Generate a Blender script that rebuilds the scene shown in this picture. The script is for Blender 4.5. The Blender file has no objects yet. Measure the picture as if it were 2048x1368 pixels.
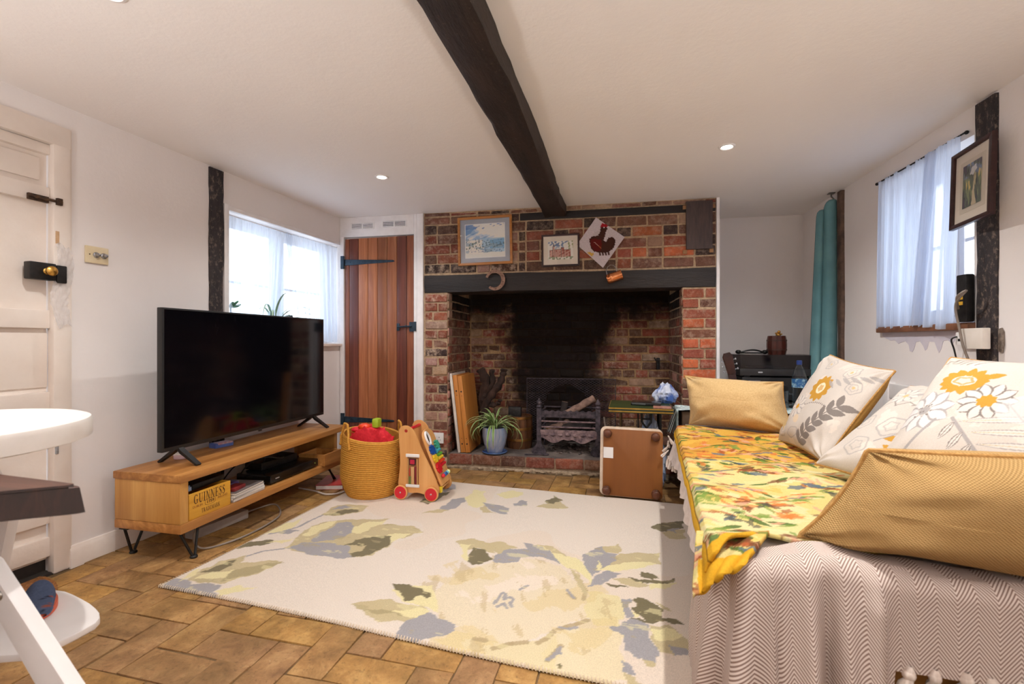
import bpy, bmesh, math, random
import numpy as np
from mathutils import Vector, Matrix, noise as mn

random.seed(7); rng = np.random.default_rng(5)
PI = math.pi
scene = bpy.context.scene
COL = scene.collection

# ------------------------------------------------------------------ camera
CAM_H, YAW, FPX = 1.02, math.radians(13.8), 920.0
cd = bpy.data.cameras.new('camera'); cam = bpy.data.objects.new('camera', cd); COL.objects.link(cam)
cam.location = (0, 0, CAM_H); cam.rotation_euler = (PI/2, 0, YAW)
cd.sensor_fit = 'HORIZONTAL'; cd.sensor_width = 36.0; cd.lens = 36.0*FPX/2048.0
cd.clip_start = 0.02; cd.clip_end = 200
cd.dof.use_dof = True; cd.dof.focus_distance = 2.6; cd.dof.aperture_fstop = 3.6
scene.camera = cam

# ------------------------------------------------------------------ view, world, lights
scene.view_settings.view_transform = 'Standard'; scene.view_settings.look = 'None'
scene.view_settings.gamma = 1.0; scene.view_settings.use_curve_mapping = False
scene.view_settings.exposure = 0.60
scene.cycles.use_denoising = True
scene.cycles.max_bounces = 10; scene.cycles.diffuse_bounces = 6; scene.cycles.transparent_max_bounces = 12
scene.cycles.sample_clamp_indirect = 6.0
scene.cycles.caustics_reflective = False; scene.cycles.caustics_refractive = False

w = bpy.data.worlds.new('overcast_sky'); scene.world = w; w.use_nodes = True
wn = w.node_tree.nodes; wl = w.node_tree.links
bg = wn['Background']
tc = wn.new('ShaderNodeTexCoord'); sp = wn.new('ShaderNodeSeparateXYZ'); wl.new(tc.outputs['Generated'], sp.inputs[0])
rp = wn.new('ShaderNodeValToRGB'); wl.new(sp.outputs['Z'], rp.inputs[0])
rp.color_ramp.elements[0].position = 0.0; rp.color_ramp.elements[0].color = (0.78, 0.88, 1.0, 1)
rp.color_ramp.elements[1].position = 0.6; rp.color_ramp.elements[1].color = (0.62, 0.80, 1.0, 1)
wl.new(rp.outputs[0], bg.inputs['Color'])
SKY = 3.7
bg.inputs['Strength'].default_value = SKY

HC = 2.08                                             # ceiling height
WARM = (1.0, 0.985, 0.955)
SPOTS = [(-1.515, 2.665), (0.537, 2.70), (-1.515, 1.06), (0.48, 1.32), (-1.515, -0.55), (0.545, -0.55), (-1.515, -1.9), (0.545, -1.9)]  # last four are added fill behind the camera, no fixtures built
SPOT_W = [27, 34, 33, 58, 7, 7, 8, 8]
for (x, y), e in zip(SPOTS, SPOT_W):
    l = bpy.data.lights.new('downlight_and_fill_lamp', 'SPOT'); l.energy = e; l.color = WARM
    l.spot_size = math.radians(150); l.spot_blend = 0.9; l.shadow_soft_size = 0.014
    o = bpy.data.objects.new('downlight_and_fill_lamp', l); COL.objects.link(o); o.location = (x, y, HC-0.022)
# added upward fill spots behind the camera, no fixture: they brighten the ceiling
for x, y, e in ((-1.6, -1.0, 102), (0.75, -1.0, 98)):
    l = bpy.data.lights.new('upward_fill_light', 'SPOT'); l.energy = e; l.color = (1.0, 0.985, 0.97); l.shadow_soft_size = 0.12
    l.spot_size = math.radians(168); l.spot_blend = 0.6
    o = bpy.data.objects.new('upward_fill_light', l); COL.objects.link(o); o.location = (x, y, 0.80); o.rotation_euler = (PI, 0, 0)

# ------------------------------------------------------------------ helpers
def lin(c):
    return tuple((v/255/12.92 if v/255 <= .04045 else ((v/255+.055)/1.055)**2.4) for v in c[:3])
def L4(c): return lin(c)+(1.0,)

class NT:
    def __init__(s, name):
        s.m = bpy.data.materials.new(name); s.m.use_nodes = True
        s.n = s.m.node_tree.nodes; s.l = s.m.node_tree.links
        s.b = s.n['Principled BSDF']; s.out = s.n['Material Output']
    def new(s, t, **kw):
        n = s.n.new(t)
        for k, v in kw.items(): setattr(n, k, v)
        return n
    def link(s, a, b): s.l.new(a, b)
    def coord(s, kind='Object', scale=(1, 1, 1), rot=(0, 0, 0)):
        t = s.new('ShaderNodeTexCoord'); mp = s.new('ShaderNodeMapping')
        mp.inputs['Scale'].default_value = scale; mp.inputs['Rotation'].default_value = rot
        s.link(t.outputs[kind], mp.inputs[0]); return mp.outputs[0]
    def noise(s, vec, scale, detail=4, rough=.6, dist=0):
        n = s.new('ShaderNodeTexNoise'); n.inputs['Scale'].default_value = scale; n.inputs['Detail'].default_value = detail
        n.inputs['Roughness'].default_value = rough; n.inputs['Distortion'].default_value = dist
        if vec is not None: s.link(vec, n.inputs['Vector'])
        return n.outputs['Fac']
    def ramp(s, fac, stops):
        r = s.new('ShaderNodeValToRGB'); s.link(fac, r.inputs[0]); e = r.color_ramp.elements
        while len(e) < len(stops): e.new(0.5)
        for i, (p, c) in enumerate(stops):
            e[i].position = p; e[i].color = c if len(c) == 4 else tuple(c)+(1,)
        return r.outputs[0]
    def mix(s, fac, a, b, mode='MIX'):
        m = s.new('ShaderNodeMix', data_type='RGBA', blend_type=mode)
        for sock, v in ((m.inputs[0], fac), (m.inputs[6], a), (m.inputs[7], b)):
            if hasattr(v, 'is_linked'): s.link(v, sock)
            else: sock.default_value = v if not isinstance(v, tuple) or len(v) == 4 else v+(1,)
        return m.outputs[2]
    def math(s, op, a, b=None, c=None):
        m = s.new('ShaderNodeMath', operation=op)
        for sock, v in zip(m.inputs, (a, b, c)):
            if v is None: continue
            if hasattr(v, 'is_linked'): s.link(v, sock)
            else: sock.default_value = v
        return m.outputs[0]
    def bump(s, h, strength=.3, dist=.01):
        b = s.new('ShaderNodeBump'); b.inputs['Strength'].default_value = strength; b.inputs['Distance'].default_value = dist
        s.link(h, b.inputs['Height']); s.link(b.outputs[0], s.b.inputs['Normal'])
    def base(s, c):
        if hasattr(c, 'is_linked'): s.link(c, s.b.inputs['Base Color'])
        else: s.b.inputs['Base Color'].default_value = c if len(c) == 4 else tuple(c)+(1,)
    def set(s, rough=.6, metal=0, spec=.5):
        s.b.inputs['Roughness'].default_value = rough; s.b.inputs['Metallic'].default_value = metal
        s.b.inputs['Specular IOR Level'].default_value = spec

def mat(name, c1, c2=None, rough=.6, metal=0, scale=12, bump=0, bscale=None, spec=.5, stretch=(1, 1, 1), bdist=.004, lo=.35, hi=.65, detail=4):
    t = NT(name); t.set(rough, metal, spec)
    v = t.coord('Object', stretch)
    if c2 is not None:
        t.base(t.ramp(t.noise(v, scale, detail), [(lo, L4(c1)), (hi, L4(c2))]))
    else: t.base(L4(c1))
    if bump: t.bump(t.noise(v, bscale or scale, 5), bump, bdist)
    return t.m

def wood(name, dark, light, axis=0, grain=30, rough=.45, bump=.15, rnd=False, knots=False, spec=.4):
    t = NT(name); t.set(rough, 0, spec)
    s = [grain, grain, grain]; s[axis] = grain*.06
    v = t.coord('Object', tuple(s))
    if rnd:
        oi = t.new('ShaderNodeObjectInfo'); ad = t.new('ShaderNodeVectorMath', operation='ADD')
        sc = t.new('ShaderNodeVectorMath', operation='SCALE'); cmb = t.new('ShaderNodeCombineXYZ')
        for i in range(3): t.link(oi.outputs['Random'], cmb.inputs[i])
        t.link(cmb.outputs[0], sc.inputs[0]); sc.inputs['Scale'].default_value = 40
        t.link(v, ad.inputs[0]); t.link(sc.outputs[0], ad.inputs[1]); v = ad.outputs[0]
    n = t.noise(v, 1.0, 6, .65, .6)
    c = t.ramp(n, [(.3, L4(dark)), (.52, L4(tuple((a+b)/2 for a, b in zip(dark, light)))), (.7, L4(light))])
    if rnd:
        hs = t.new('ShaderNodeMapRange'); t.link(oi.outputs['Random'], hs.inputs[0]); hs.inputs[3].default_value = .72; hs.inputs[4].default_value = 1.22
        cm = t.new('ShaderNodeCombineColor');
        for i in range(3): t.link(hs.outputs[0], cm.inputs[i])
        c = t.mix(1.0, c, cm.outputs[0], 'MULTIPLY')
    if knots:
        vo = t.new('ShaderNodeTexVoronoi'); vo.inputs['Scale'].default_value = 5.0
        s2 = [1.3, 1.3, 1.3]; s2[axis] = .5
        t.link(t.coord('Object', tuple(s2)), vo.inputs['Vector'])
        k = t.ramp(vo.outputs['Distance'], [(.03, (1, 1, 1, 1)), (.075, (0, 0, 0, 1))])
        c = t.mix(t.math('MULTIPLY', k, .7), c, L4(tuple(v*.45 for v in dark)))
    t.base(c)
    if bump: t.bump(n, bump, .002)
    return t.m

class G:
    """collects shapes into one bmesh"""
    def __init__(s): s.bm = bmesh.new()
    def add(s, verts, faces):
        vs = [s.bm.verts.new(v) for v in verts]
        for f in faces:
            try: s.bm.faces.new([vs[i] for i in f])
            except ValueError: pass
        return vs
    def box(s, c, d, bev=0, seg=2, M=None):
        r = bmesh.ops.create_cube(s.bm, size=1.0); vs = r['verts']
        for v in vs: v.co = Vector((v.co.x*d[0], v.co.y*d[1], v.co.z*d[2]))
        if bev:
            es = list({e for v in vs for e in v.link_edges})
            r2 = bmesh.ops.bevel(s.bm, geom=es, offset=bev, segments=seg, affect='EDGES', profile=.6)
            vs = list({v for f in r2['faces'] for v in f.verts} | {v for v in vs if v.is_valid})
        for v in vs:
            p = v.co.copy()
            if M is not None: p = M @ p
            v.co = p+Vector(c)
        return vs
    def ext(s, x0, x1, y0, y1, z0, z1, bev=0, seg=2):
        return s.box(((x0+x1)/2, (y0+y1)/2, (z0+z1)/2), (abs(x1-x0), abs(y1-y0), abs(z1-z0)), bev, seg)
    def tube(s, pts, r, seg=8, cap=True, closed=False):
        pts = [Vector(p) for p in pts]; n = len(pts); rings = []
        rs = r if isinstance(r, (list, tuple)) else [r]*n
        up = None
        for i, p in enumerate(pts):
            if closed: t = (pts[(i+1) % n]-pts[i-1])
            else: t = pts[min(i+1, n-1)]-pts[max(i-1, 0)]
            t.normalize()
            if up is None:
                up = Vector((0, 0, 1)) if abs(t.z) < .9 else Vector((1, 0, 0))
            a = t.cross(up)
            if a.length < 1e-5: a = t.cross(Vector((.3, .9, .2)))
            a.normalize(); b = a.cross(t).normalized(); up = b
            rings.append([s.bm.verts.new(p+(a*math.cos(2*PI*k/seg)+b*math.sin(2*PI*k/seg))*rs[i]) for k in range(seg)])
        m = n if closed else n-1
        for i in range(m):
            A, B = rings[i], rings[(i+1) % n]
            for k in range(seg): s.bm.faces.new((A[k], A[(k+1) % seg], B[(k+1) % seg], B[k]))
        if cap and not closed:
            s.bm.faces.new(rings[0][::-1]); s.bm.faces.new(rings[-1])
    def lathe(s, prof, c=(0, 0, 0), seg=24, M=None, cap=True):
        rings = []
        for r, z in prof:
            ring = []
            for k in range(seg):
                p = Vector((r*math.cos(2*PI*k/seg), r*math.sin(2*PI*k/seg), z))
                if M is not None: p = M @ p
                ring.append(s.bm.verts.new(p+Vector(c)))
            rings.append(ring)
        for A, B in zip(rings, rings[1:]):
            for k in range(seg): s.bm.faces.new((A[k], A[(k+1) % seg], B[(k+1) % seg], B[k]))
        if cap:
            if prof[0][0] > 1e-4: s.bm.faces.new(rings[0][::-1])
            if prof[-1][0] > 1e-4: s.bm.faces.new(rings[-1])
    def prism(s, poly, d0, d1, plane='xz', bev=0):
        """poly in a plane, extruded along the remaining axis from d0 to d1"""
        def P(a, b, d): return {'xz': (a, d, b), 'xy': (a, b, d), 'yz': (d, a, b)}[plane]
        A = [s.bm.verts.new(P(a, b, d0)) for a, b in poly]; B = [s.bm.verts.new(P(a, b, d1)) for a, b in poly]
        n = len(poly); fs = [s.bm.faces.new(A[::-1]), s.bm.faces.new(B)]
        for i in range(n): fs.append(s.bm.faces.new((A[i], A[(i+1) % n], B[(i+1) % n], B[i])))
        if bev:
            es = list({e for e in fs[0].edges} | {e for e in fs[1].edges})
            bmesh.ops.bevel(s.bm, geom=es, offset=bev, segments=2, affect='EDGES', profile=.6)
    def ball(s, c, r, seg=16, sc=(1, 1, 1), M=None):
        q = bmesh.ops.create_uvsphere(s.bm, u_segments=seg, v_segments=max(6, seg//2), radius=r)
        for v in q['verts']:
            p = Vector((v.co.x*sc[0], v.co.y*sc[1], v.co.z*sc[2]))
            if M is not None: p = M @ p
            v.co = p+Vector(c)
    def grid(s, f, nu, nv):
        V = [[s.bm.verts.new(f(i/nu, j/nv)) for j in range(nv+1)] for i in range(nu+1)]
        for i in range(nu):
            for j in range(nv): s.bm.faces.new((V[i][j], V[i+1][j], V[i+1][j+1], V[i][j+1]))
    def jitter(s, a, f=6.0, seed=0):
        for v in s.bm.verts:
            v.co += Vector(mn.noise_vector(v.co*f+Vector((seed*3.7, seed, 0))))*a
    def xf(s, M):
        for v in s.bm.verts: v.co = M @ v.co
    def mesh(s, name, smooth=True, angle=35):
        bmesh.ops.recalc_face_normals(s.bm, faces=s.bm.faces[:])
        me = bpy.data.meshes.new(name); s.bm.to_mesh(me); s.bm.free()
        if smooth:
            me.polygons.foreach_set('use_smooth', [True]*len(me.polygons))
            me.set_sharp_from_angle(angle=math.radians(angle))
        return me
    def obj(s, name, m, parent=None, smooth=True, angle=35, loc=None):
        return link(name, s.mesh(name, smooth, angle), m, parent, loc)

def link(name, me, m, parent=None, loc=None):
    o = bpy.data.objects.new(name, me); COL.objects.link(o)
    if m is not None and not me.materials: me.materials.append(m)
    if parent is not None: o.parent = parent
    if loc is not None: o.location = loc
    return o

def tag(o, label=None, cat=None, group=None, kind=None):
    if label: o['label'] = label
    if cat: o['category'] = cat
    if group: o['group'] = group
    if kind: o['kind'] = kind
    return o
def thing(name, label, cat, loc=(0, 0, 0), rz=0, group=None, rot=None):
    o = bpy.data.objects.new(name, None); COL.objects.link(o); o.empty_display_size = .05
    o.location = loc; o.rotation_euler = rot if rot else (0, 0, rz)
    return tag(o, label, cat, group)
def lab(o, text): o['label'] = text; return o

def gridmesh(name, P, m, parent=None, col=None, closed_u=False, smooth=True, flip=False):
    """P (nu,nv,3) array of points -> mesh, optional linear colours col (nu,nv,3), uv from the grid"""
    nu, nv = P.shape[:2]
    idx = np.arange(nu*nv).reshape(nu, nv)
    if closed_u: idx = np.vstack([idx, idx[:1]])
    q = np.stack([idx[:-1, :-1], idx[1:, :-1], idx[1:, 1:], idx[:-1, 1:]], -1).reshape(-1, 4)
    if flip: q = q[:, ::-1]
    me = bpy.data.meshes.new(name)
    me.vertices.add(nu*nv); me.vertices.foreach_set('co', P.astype(np.float32).ravel())
    me.loops.add(len(q)*4); me.loops.foreach_set('vertex_index', q.astype(np.int32).ravel())
    me.polygons.add(len(q)); me.polygons.foreach_set('loop_start', np.arange(0, len(q)*4, 4, dtype=np.int32))
    me.update(calc_edges=True); me.validate()
    uu, vv = np.meshgrid(np.linspace(0, 1, nu), np.linspace(0, 1, nv), indexing='ij')
    uv = me.uv_layers.new(name='UVMap'); UV = np.stack([uu.ravel(), vv.ravel()], 1)
    uv.data.foreach_set('uv', UV[q.ravel()].astype(np.float32).ravel())
    if col is not None:
        a = me.color_attributes.new('Col', 'FLOAT_COLOR', 'POINT')
        c = np.ones((nu*nv, 4), np.float32); c[:, :3] = col.reshape(-1, 3); a.data.foreach_set('color', c.ravel())
    me.polygons.foreach_set('use_smooth', np.full(len(q), smooth))
    return link(name, me, m, parent)

def colmat(name, rough=.8, bump=0, bscale=200, grain=.12, gscale=150, spec=.2, bdist=.002, sheen=0, weave=None):
    t = NT(name); t.set(rough, 0, spec)
    a = t.new('ShaderNodeVertexColor', layer_name='Col')
    v = t.coord('Object')
    n = t.noise(v, gscale, 3)
    g = t.ramp(n, [(.3, (1-grain,)*3+(1,)), (.7, (1+grain,)*3+(1,))])
    t.base(t.mix(1.0, a.outputs[0], g, 'MULTIPLY'))
    if bump: t.bump(t.noise(v, bscale, 3), bump, bdist)
    if sheen: t.b.inputs['Sheen Weight'].default_value = sheen
    return t.m

class Paint:
    """flat pattern painted on points X,Y (any 2-D coordinates)"""
    def __init__(s, X, Y, base):
        s.X, s.Y = X, Y; s.C = np.zeros(X.shape+(3,)); s.C[:] = lin(base)
    def put(s, m, c, a=1.0):
        s.C[m] = s.C[m]*(1-a)+np.array(lin(c))*a
    def poly(s, pts, c, a=1.0, wob=0, wf=1.0):
        p = np.array(pts, float); X, Y = s.X, s.Y
        if wob:
            X = X+wob*(np.sin(Y*wf*1.3+X*wf*.7)+.6*np.sin(X*wf*3.1+Y*wf*2.3+1))
            Y = Y+wob*(np.sin(X*wf*1.1+Y*wf*.9+2)+.6*np.sin(Y*wf*2.7-X*wf*1.9))
        lo, hi = p.min(0), p.max(0)
        bb = (X >= lo[0]) & (X <= hi[0]) & (Y >= lo[1]) & (Y <= hi[1])
        x, y = X[bb], Y[bb]; ins = np.zeros(x.shape, bool)
        for i in range(len(p)):
            x1, y1 = p[i]; x2, y2 = p[i-1]
            if y1 == y2: continue
            ins ^= ((y1 > y) != (y2 > y)) & (x < (x2-x1)*(y-y1)/(y2-y1)+x1)
        m = np.zeros(s.X.shape, bool); m[bb] = ins; s.put(m, c, a)
    def ell(s, cx, cy, rx, ry, ang, c, a=1.0, wob=0, inner=0):
        ca, sa = math.cos(ang), math.sin(ang)
        dx, dy = s.X-cx, s.Y-cy; u = (dx*ca+dy*sa)/rx; v = (-dx*sa+dy*ca)/ry
        r = u*u+v*v
        if wob: r = r*(1+wob*np.sin(np.arctan2(v, u)*5+cx*50))
        s.put((r < 1) & (r >= inner*inner), c, a)
    def leaf(s, x, y, L, W, ang, c, a=1.0, outline=None, vein=None):
        ca, sa = math.cos(ang), math.sin(ang)
        dx, dy = s.X-x, s.Y-y; u = (dx*ca+dy*sa)/L; v = (-dx*sa+dy*ca)/W
        prof = np.where((u > 0) & (u < 1), np.sin(PI*np.clip(u, 0, 1))**.8, -1)
        if outline: s.put(np.abs(v) < prof+.0, outline, a); s.put(np.abs(v) < prof*.72-.04, c, a)
        else: s.put(np.abs(v) < prof, c, a)
        if vein: s.put((np.abs(v) < .12) & (u > .05) & (u < .9), vein, a)
    def line(s, pts, wd, c, a=1.0):
        p = np.array(pts, float)
        for A, B in zip(p, p[1:]):
            d = B-A; l2 = (d*d).sum()+1e-12
            t = np.clip(((s.X-A[0])*d[0]+(s.Y-A[1])*d[1])/l2, 0, 1)
            dist = np.hypot(s.X-A[0]-t*d[0], s.Y-A[1]-t*d[1]); s.put(dist < wd, c, a)
    def flower(s, x, y, r, n, c, centre, outline=None, sq=1.0, rot=0, r0=.2):
        for k in range(n):
            an = rot+2*PI*k/n
            s.leaf(x+r*r0*math.cos(an), y+r*r0*math.sin(an)*sq, r*(1-r0), r*.9*math.sin(PI/n)*.95, math.atan2(math.sin(an)*sq, math.cos(an)), c, 1, outline)
        s.ell(x, y, r*.2, r*.2*sq, 0, centre)

# pixel of the 2048x1368 photograph -> point on a plane (used only to read real positions off the photograph)
FW = (-math.sin(YAW), math.cos(YAW)); RT = (math.cos(YAW), math.sin(YAW))
def ray(px, py):
    u = (px-1024)/FPX; v = (684-py)/FPX
    return (FW[0]+RT[0]*u, FW[1]+RT[1]*u, v)
def onZ(px, py, z):
    d = ray(px, py); t = (z-CAM_H)/d[2]; return (d[0]*t, d[1]*t)

# local frames: x runs along the wall to the right, y into the wall, z up
CA = math.atan2(.125, 2.273); CO = (-1.61, 3.512)
def ch(s, d, z):                                      # fireplace wall
    return (CO[0]+s*math.cos(CA)-d*math.sin(CA), CO[1]+s*math.sin(CA)+d*math.cos(CA), z)
LA = math.atan2(1, .04)
def lw(y, off, z):                                    # left wall, off = towards the room
    x = -2.455+.04*(y-1.4); return (x+off, y-.04*off, z)
RA = math.atan2(-1, .045)
def rw(y, off, z):
    x = 1.53-.045*(y-2.3); return (x-off, y-.045*off, z)
# ------------------------------------------------------------------ materials for the shell
def plaster(name, c1, c2, rough=.85, bump=.25, big=1.3):
    t = NT(name); t.set(rough, 0, .25)
    v = t.coord('Object')
    n = t.noise(v, big, 5, .55); n2 = t.noise(v, 55, 3)
    c = t.ramp(n, [(.3, L4(c1)), (.7, L4(c2))])
    sp_ = t.noise(v, 14, 6, .75)
    c = t.mix(t.ramp(sp_, [(.70, (0, 0, 0, 1)), (.80, (.28,)*3+(1,))]), c, L4((150, 128, 112)))
    t.base(c)
    t.bump(t.math('ADD', t.math('MULTIPLY', n, 3.0), t.math('MULTIPLY', n2, .25)), bump, .012)
    return t.m
M_WALL = plaster('wall_paint', (226, 220, 218), (234, 229, 228))
M_CEIL = plaster('ceiling_paint', (234, 228, 225), (241, 236, 233), bump=.3, big=.8)
M_DOORW = plaster('aged_white_door_paint', (222, 210, 200), (233, 224, 216), .5, .12, 5)
M_TRIM = mat('white_gloss_paint', (228, 224, 224), (238, 235, 235), .4, scale=9, bump=.05)
M_SKIRT = mat('cream_gloss_paint', (224, 213, 205), (234, 225, 217), .4, scale=9, bump=.05)
M_BLACKOAK = (lambda t: (t.set(.55, 0, .35), t.base(t.mix(t.ramp(t.noise(t.coord('Object'), 60, 4, .8), [(.60, (0, 0, 0, 1)), (.72, (.6,)*3+(1,))]),
              t.ramp(t.noise(t.coord('Object', (9, 1.2, 9)), 1.6, 6, .7), [(.3, L4((24, 19, 19))), (.7, L4((58, 44, 38)))]), L4((112, 96, 80)))),
              t.bump(t.noise(t.coord('Object', (14, 2.5, 14)), 3, 6, .7), .6, .012), t.m)[-1])(NT('blackened_oak'))
M_LINTEL = (lambda t: (t.set(.5, 0, .4), t.base(t.ramp(t.noise(t.coord('Object', (1.2, 9, 9)), 1.8, 6, .7), [(.3, L4((17, 15, 18))), (.7, L4((46, 37, 35)))])),
              t.bump(t.noise(t.coord('Object', (2.5, 14, 14)), 3, 6, .7), .6, .012), t.m)[-1])(NT('blackened_lintel_oak'))
M_POST = (lambda t: (t.set(.6, 0, .35), t.base(t.mix(t.ramp(t.noise(t.coord('Object', (1, 1, .6)), 55, 5, .8), [(.53, (0, 0, 0, 1)), (.64, (.8,)*3+(1,))]),
              t.ramp(t.noise(t.coord('Object', (9, 9, 1.2)), 1.8, 6, .7), [(.3, L4((24, 22, 26))), (.7, L4((62, 54, 55)))]), L4((128, 112, 100)))),
              t.bump(t.noise(t.coord('Object', (14, 14, 2.5)), 3, 6, .7), .6, .012), t.m)[-1])(NT('blackened_post_oak'))

# ------------------------------------------------------------------ floor
M_FLOORBED = mat('floor_bedding', (88, 68, 44), (128, 100, 66), .95, scale=20, bump=.4)
g = G(); g.ext(-2.75, 1.95, -2.8, 4.6, -.08, -.0065)
floor = tag(g.obj('floor', M_FLOORBED), kind='structure')
def paver_mat():
    t = NT('worn_floor_brick'); t.set(.62, 0, .35)
    oi = t.new('ShaderNodeObjectInfo')
    geo = t.new('ShaderNodeNewGeometry')
    P = geo.outputs['Position']
    ad = t.new('ShaderNodeVectorMath', operation='ADD'); cb = t.new('ShaderNodeCombineXYZ')
    t.link(t.math('MULTIPLY', oi.outputs['Random'], 31.0), cb.inputs[2]); t.link(P, ad.inputs[0]); t.link(cb.outputs[0], ad.inputs[1])
    V = ad.outputs[0]
    n1 = t.noise(V, 9, 6, .72, .4); n2 = t.noise(V, 70, 5, .75); n3 = t.noise(P, 3.4, 5, .65)
    a = t.ramp(n1, [(.28, L4((124, 88, 46))), (.5, L4((172, 128, 68))), (.72, L4((208, 166, 98)))])
    b = t.ramp(n1, [(.28, L4((112, 80, 54))), (.5, L4((152, 114, 78))), (.72, L4((186, 148, 106)))])
    c = t.mix(t.math('MULTIPLY', oi.outputs['Random'], .95), a, b)
    c = t.mix(t.ramp(n3, [(.42, (0, 0, 0, 1)), (.68, (.55,)*3+(1,))]), c, L4((94, 78, 42)))
    c = t.mix(t.ramp(n2, [(.30, (.55,)*3+(1,)), (.46, (0, 0, 0, 1))]), c, L4((72, 52, 32)))
    c = t.mix(t.ramp(n2, [(.66, (0, 0, 0, 1)), (.74, (.8,)*3+(1,))]), c, L4((206, 186, 150)))
    t.base(c); t.bump(t.math('ADD', n2, t.math('MULTIPLY', n1, 2.0)), .5, .004)
    return t.m
M_PAVER = paver_mat()
PW = .127
pv = []
for k in range(8):
    g = G(); g.box((0, 0, -.011), (2*PW-.003-.004*random.random(), PW-.003-.003*random.random(), .022), .004, 2)
    g.jitter(.0028, 18, k); me = g.mesh('paver'); me.materials.append(M_PAVER); pv.append(me)
RUG_A = math.radians(-3.3); RUG_O = (-1.885, 1.507); RUG_W, RUG_D = 2.32, 1.66
def rug_uv(x, y):
    dx, dy = x-RUG_O[0], y-RUG_O[1]
    return dx*math.cos(RUG_A)+dy*math.sin(RUG_A), -dx*math.sin(RUG_A)+dy*math.cos(RUG_A)
def hidden_paver(cx, cy, hx, hy):
    for sx in (-1, 1):
        for sy in (-1, 1):
            u, v = rug_uv(cx+sx*hx, cy+sy*hy)
            if not (.02 < u < RUG_W-.02 and .02 < v < RUG_D-.02): return False
    return True
npv = 0
for i in range(-11, 16):
    for j in range(-8, 20):
        m = (i-j) % 4
        if m == 0: cx, cy, hx, hy, rz = i+1, j+.5, 1, .5, 0
        elif m == 2: cx, cy, hx, hy, rz = i+.5, j, .5, 1, PI/2
        else: continue
        X = -1.4+PW*cx; Y = 1.212+PW*cy; hx *= PW; hy *= PW
        wall = -2.455+.04*(Y-1.4)
        if X+hx > 1.5 or Y > 3.56 or Y < .35 or X-hx < wall-.12: continue
        if X > .42 and 1.0 < Y < 3.3: continue
        dep = -X*math.sin(YAW)+Y*math.cos(YAW); lat = X*math.cos(YAW)+Y*math.sin(YAW)
        if dep < .75 or abs(lat) > dep*1.25 or (Y < 1.1 and X > .35): continue
        if hidden_paver(X, Y, hx, hy): continue
        o = bpy.data.objects.new('paver', random.choice(pv)); COL.objects.link(o); o.parent = floor
        o.location = (X, Y, random.uniform(-.003, .0)); o.rotation_euler = (random.gauss(0, .006), random.gauss(0, .006), rz+random.choice((0, PI))+random.gauss(0, .008))
        npv += 1
print('pavers', npv)

# ------------------------------------------------------------------ ceiling and walls
g = G(); g.ext(-2.75, 1.95, -2.8, 4.6, HC, HC+.08); tag(g.obj('ceiling', M_CEIL), kind='structure')
def wall_obj(name, boxes, loc, rz, m=M_WALL):
    g = G()
    for b in boxes: g.ext(*b)
    o = g.obj(name, m, smooth=False); o.location = loc; o.rotation_euler = (0, 0, rz); return tag(o, kind='structure')
DY0, DY1, DZ = .70, 1.49, 1.895
WY0, WY1, WZ0, WZ1 = 2.362, 3.48, .985, 1.86
T = .22
wall_left = wall_obj('wall_left', [(-2.75, DY0, 0, T, -.02, HC), (DY0, DY1, 0, T, DZ, HC), (DY1, WY0, 0, T, -.02, HC), (WY0, WY1, 0, T, -.02, WZ0),
          (WY0, WY1, 0, T, WZ1, HC), (WY1, 3.62, 0, T, -.02, HC)], lw(0, 0, 0), LA)
RY0, RY1, RZ0, RZ1 = 2.50, 3.19, 1.11, 1.95
wall_right = wall_obj('wall_right', [(-4.6, -RY1, 0, T, -.02, HC), (-RY1, -RY0, 0, T, -.02, RZ0), (-RY1, -RY0, 0, T, RZ1, HC), (-RY0, 2.75, 0, T, -.02, HC)], rw(0, 0, 0), RA)
wall_obj('wall_front', [(-2.75, 1.95, -2.8, -2.7, -.02, HC)], (0, 0, 0), 0)
wall_obj('wall_back', [(2.2, 3.45, .62, .74, -.02, HC)], ch(0, 0, 0), CA)
wall_obj('wall_cupboard', [(-.80, 0, .30, .36, -.02, HC), (-.80, -.72, .0, .30, -.02, HC), (-.75, -.02, .03, .30, 1.90, HC)], ch(0, 0, 0), CA)

# skirting along the left wall, between the door frame and the corner
g = G(); g.prism([(-.018, -.01), (-.018, .072), (-.012, .082), (-.008, .092), (0, .094), (0, -.01)], 1.545, 3.5, 'yz')
o = g.obj('baseboard_left', M_SKIRT); o.location = lw(0, 0, 0); o.rotation_euler = (0, 0, LA); tag(o, kind='structure')

# ceiling beam, posts, lintel
def timber(name, m, L, wx, wz, axis, amp, seg, label, seed):
    g = G(); n = seg
    ring = []
    for i in range(n+1):
        t_ = i/n*L; r = []
        for (a, b) in ((-.5, -.5), (-.36, -.5), (0, -.5), (.36, -.5), (.5, -.5), (.5, 0), (.5, .5), (0, .5), (-.5, .5), (-.5, 0)):
            nz = Vector(mn.noise_vector(Vector((a*2+seed, b*2, t_*2.6))))+.5*Vector(mn.noise_vector(Vector((a*3+seed+9, b*3, t_*9))))
            ca = .90 if abs(a) == .5 and abs(b) == .5 else 1
            r.append((a*wx*ca+nz.x*amp, b*wz*ca+nz.y*amp*.7, t_))
        ring.append([g.bm.verts.new({'y': (p[0], p[2], p[1]), 'x': (p[2], p[0], p[1]), 'z': (p[0], p[1], p[2])}[axis]) for p in r])
    for A, B in zip(ring, ring[1:]):
        for k in range(10): g.bm.faces.new((A[k], A[(k+1) % 10], B[(k+1) % 10], B[k]))
    g.bm.faces.new(ring[0]); g.bm.faces.new(ring[-1])
    o = g.obj(name, m, angle=50); return tag(o, label, 'beam', None, 'thing')
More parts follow.
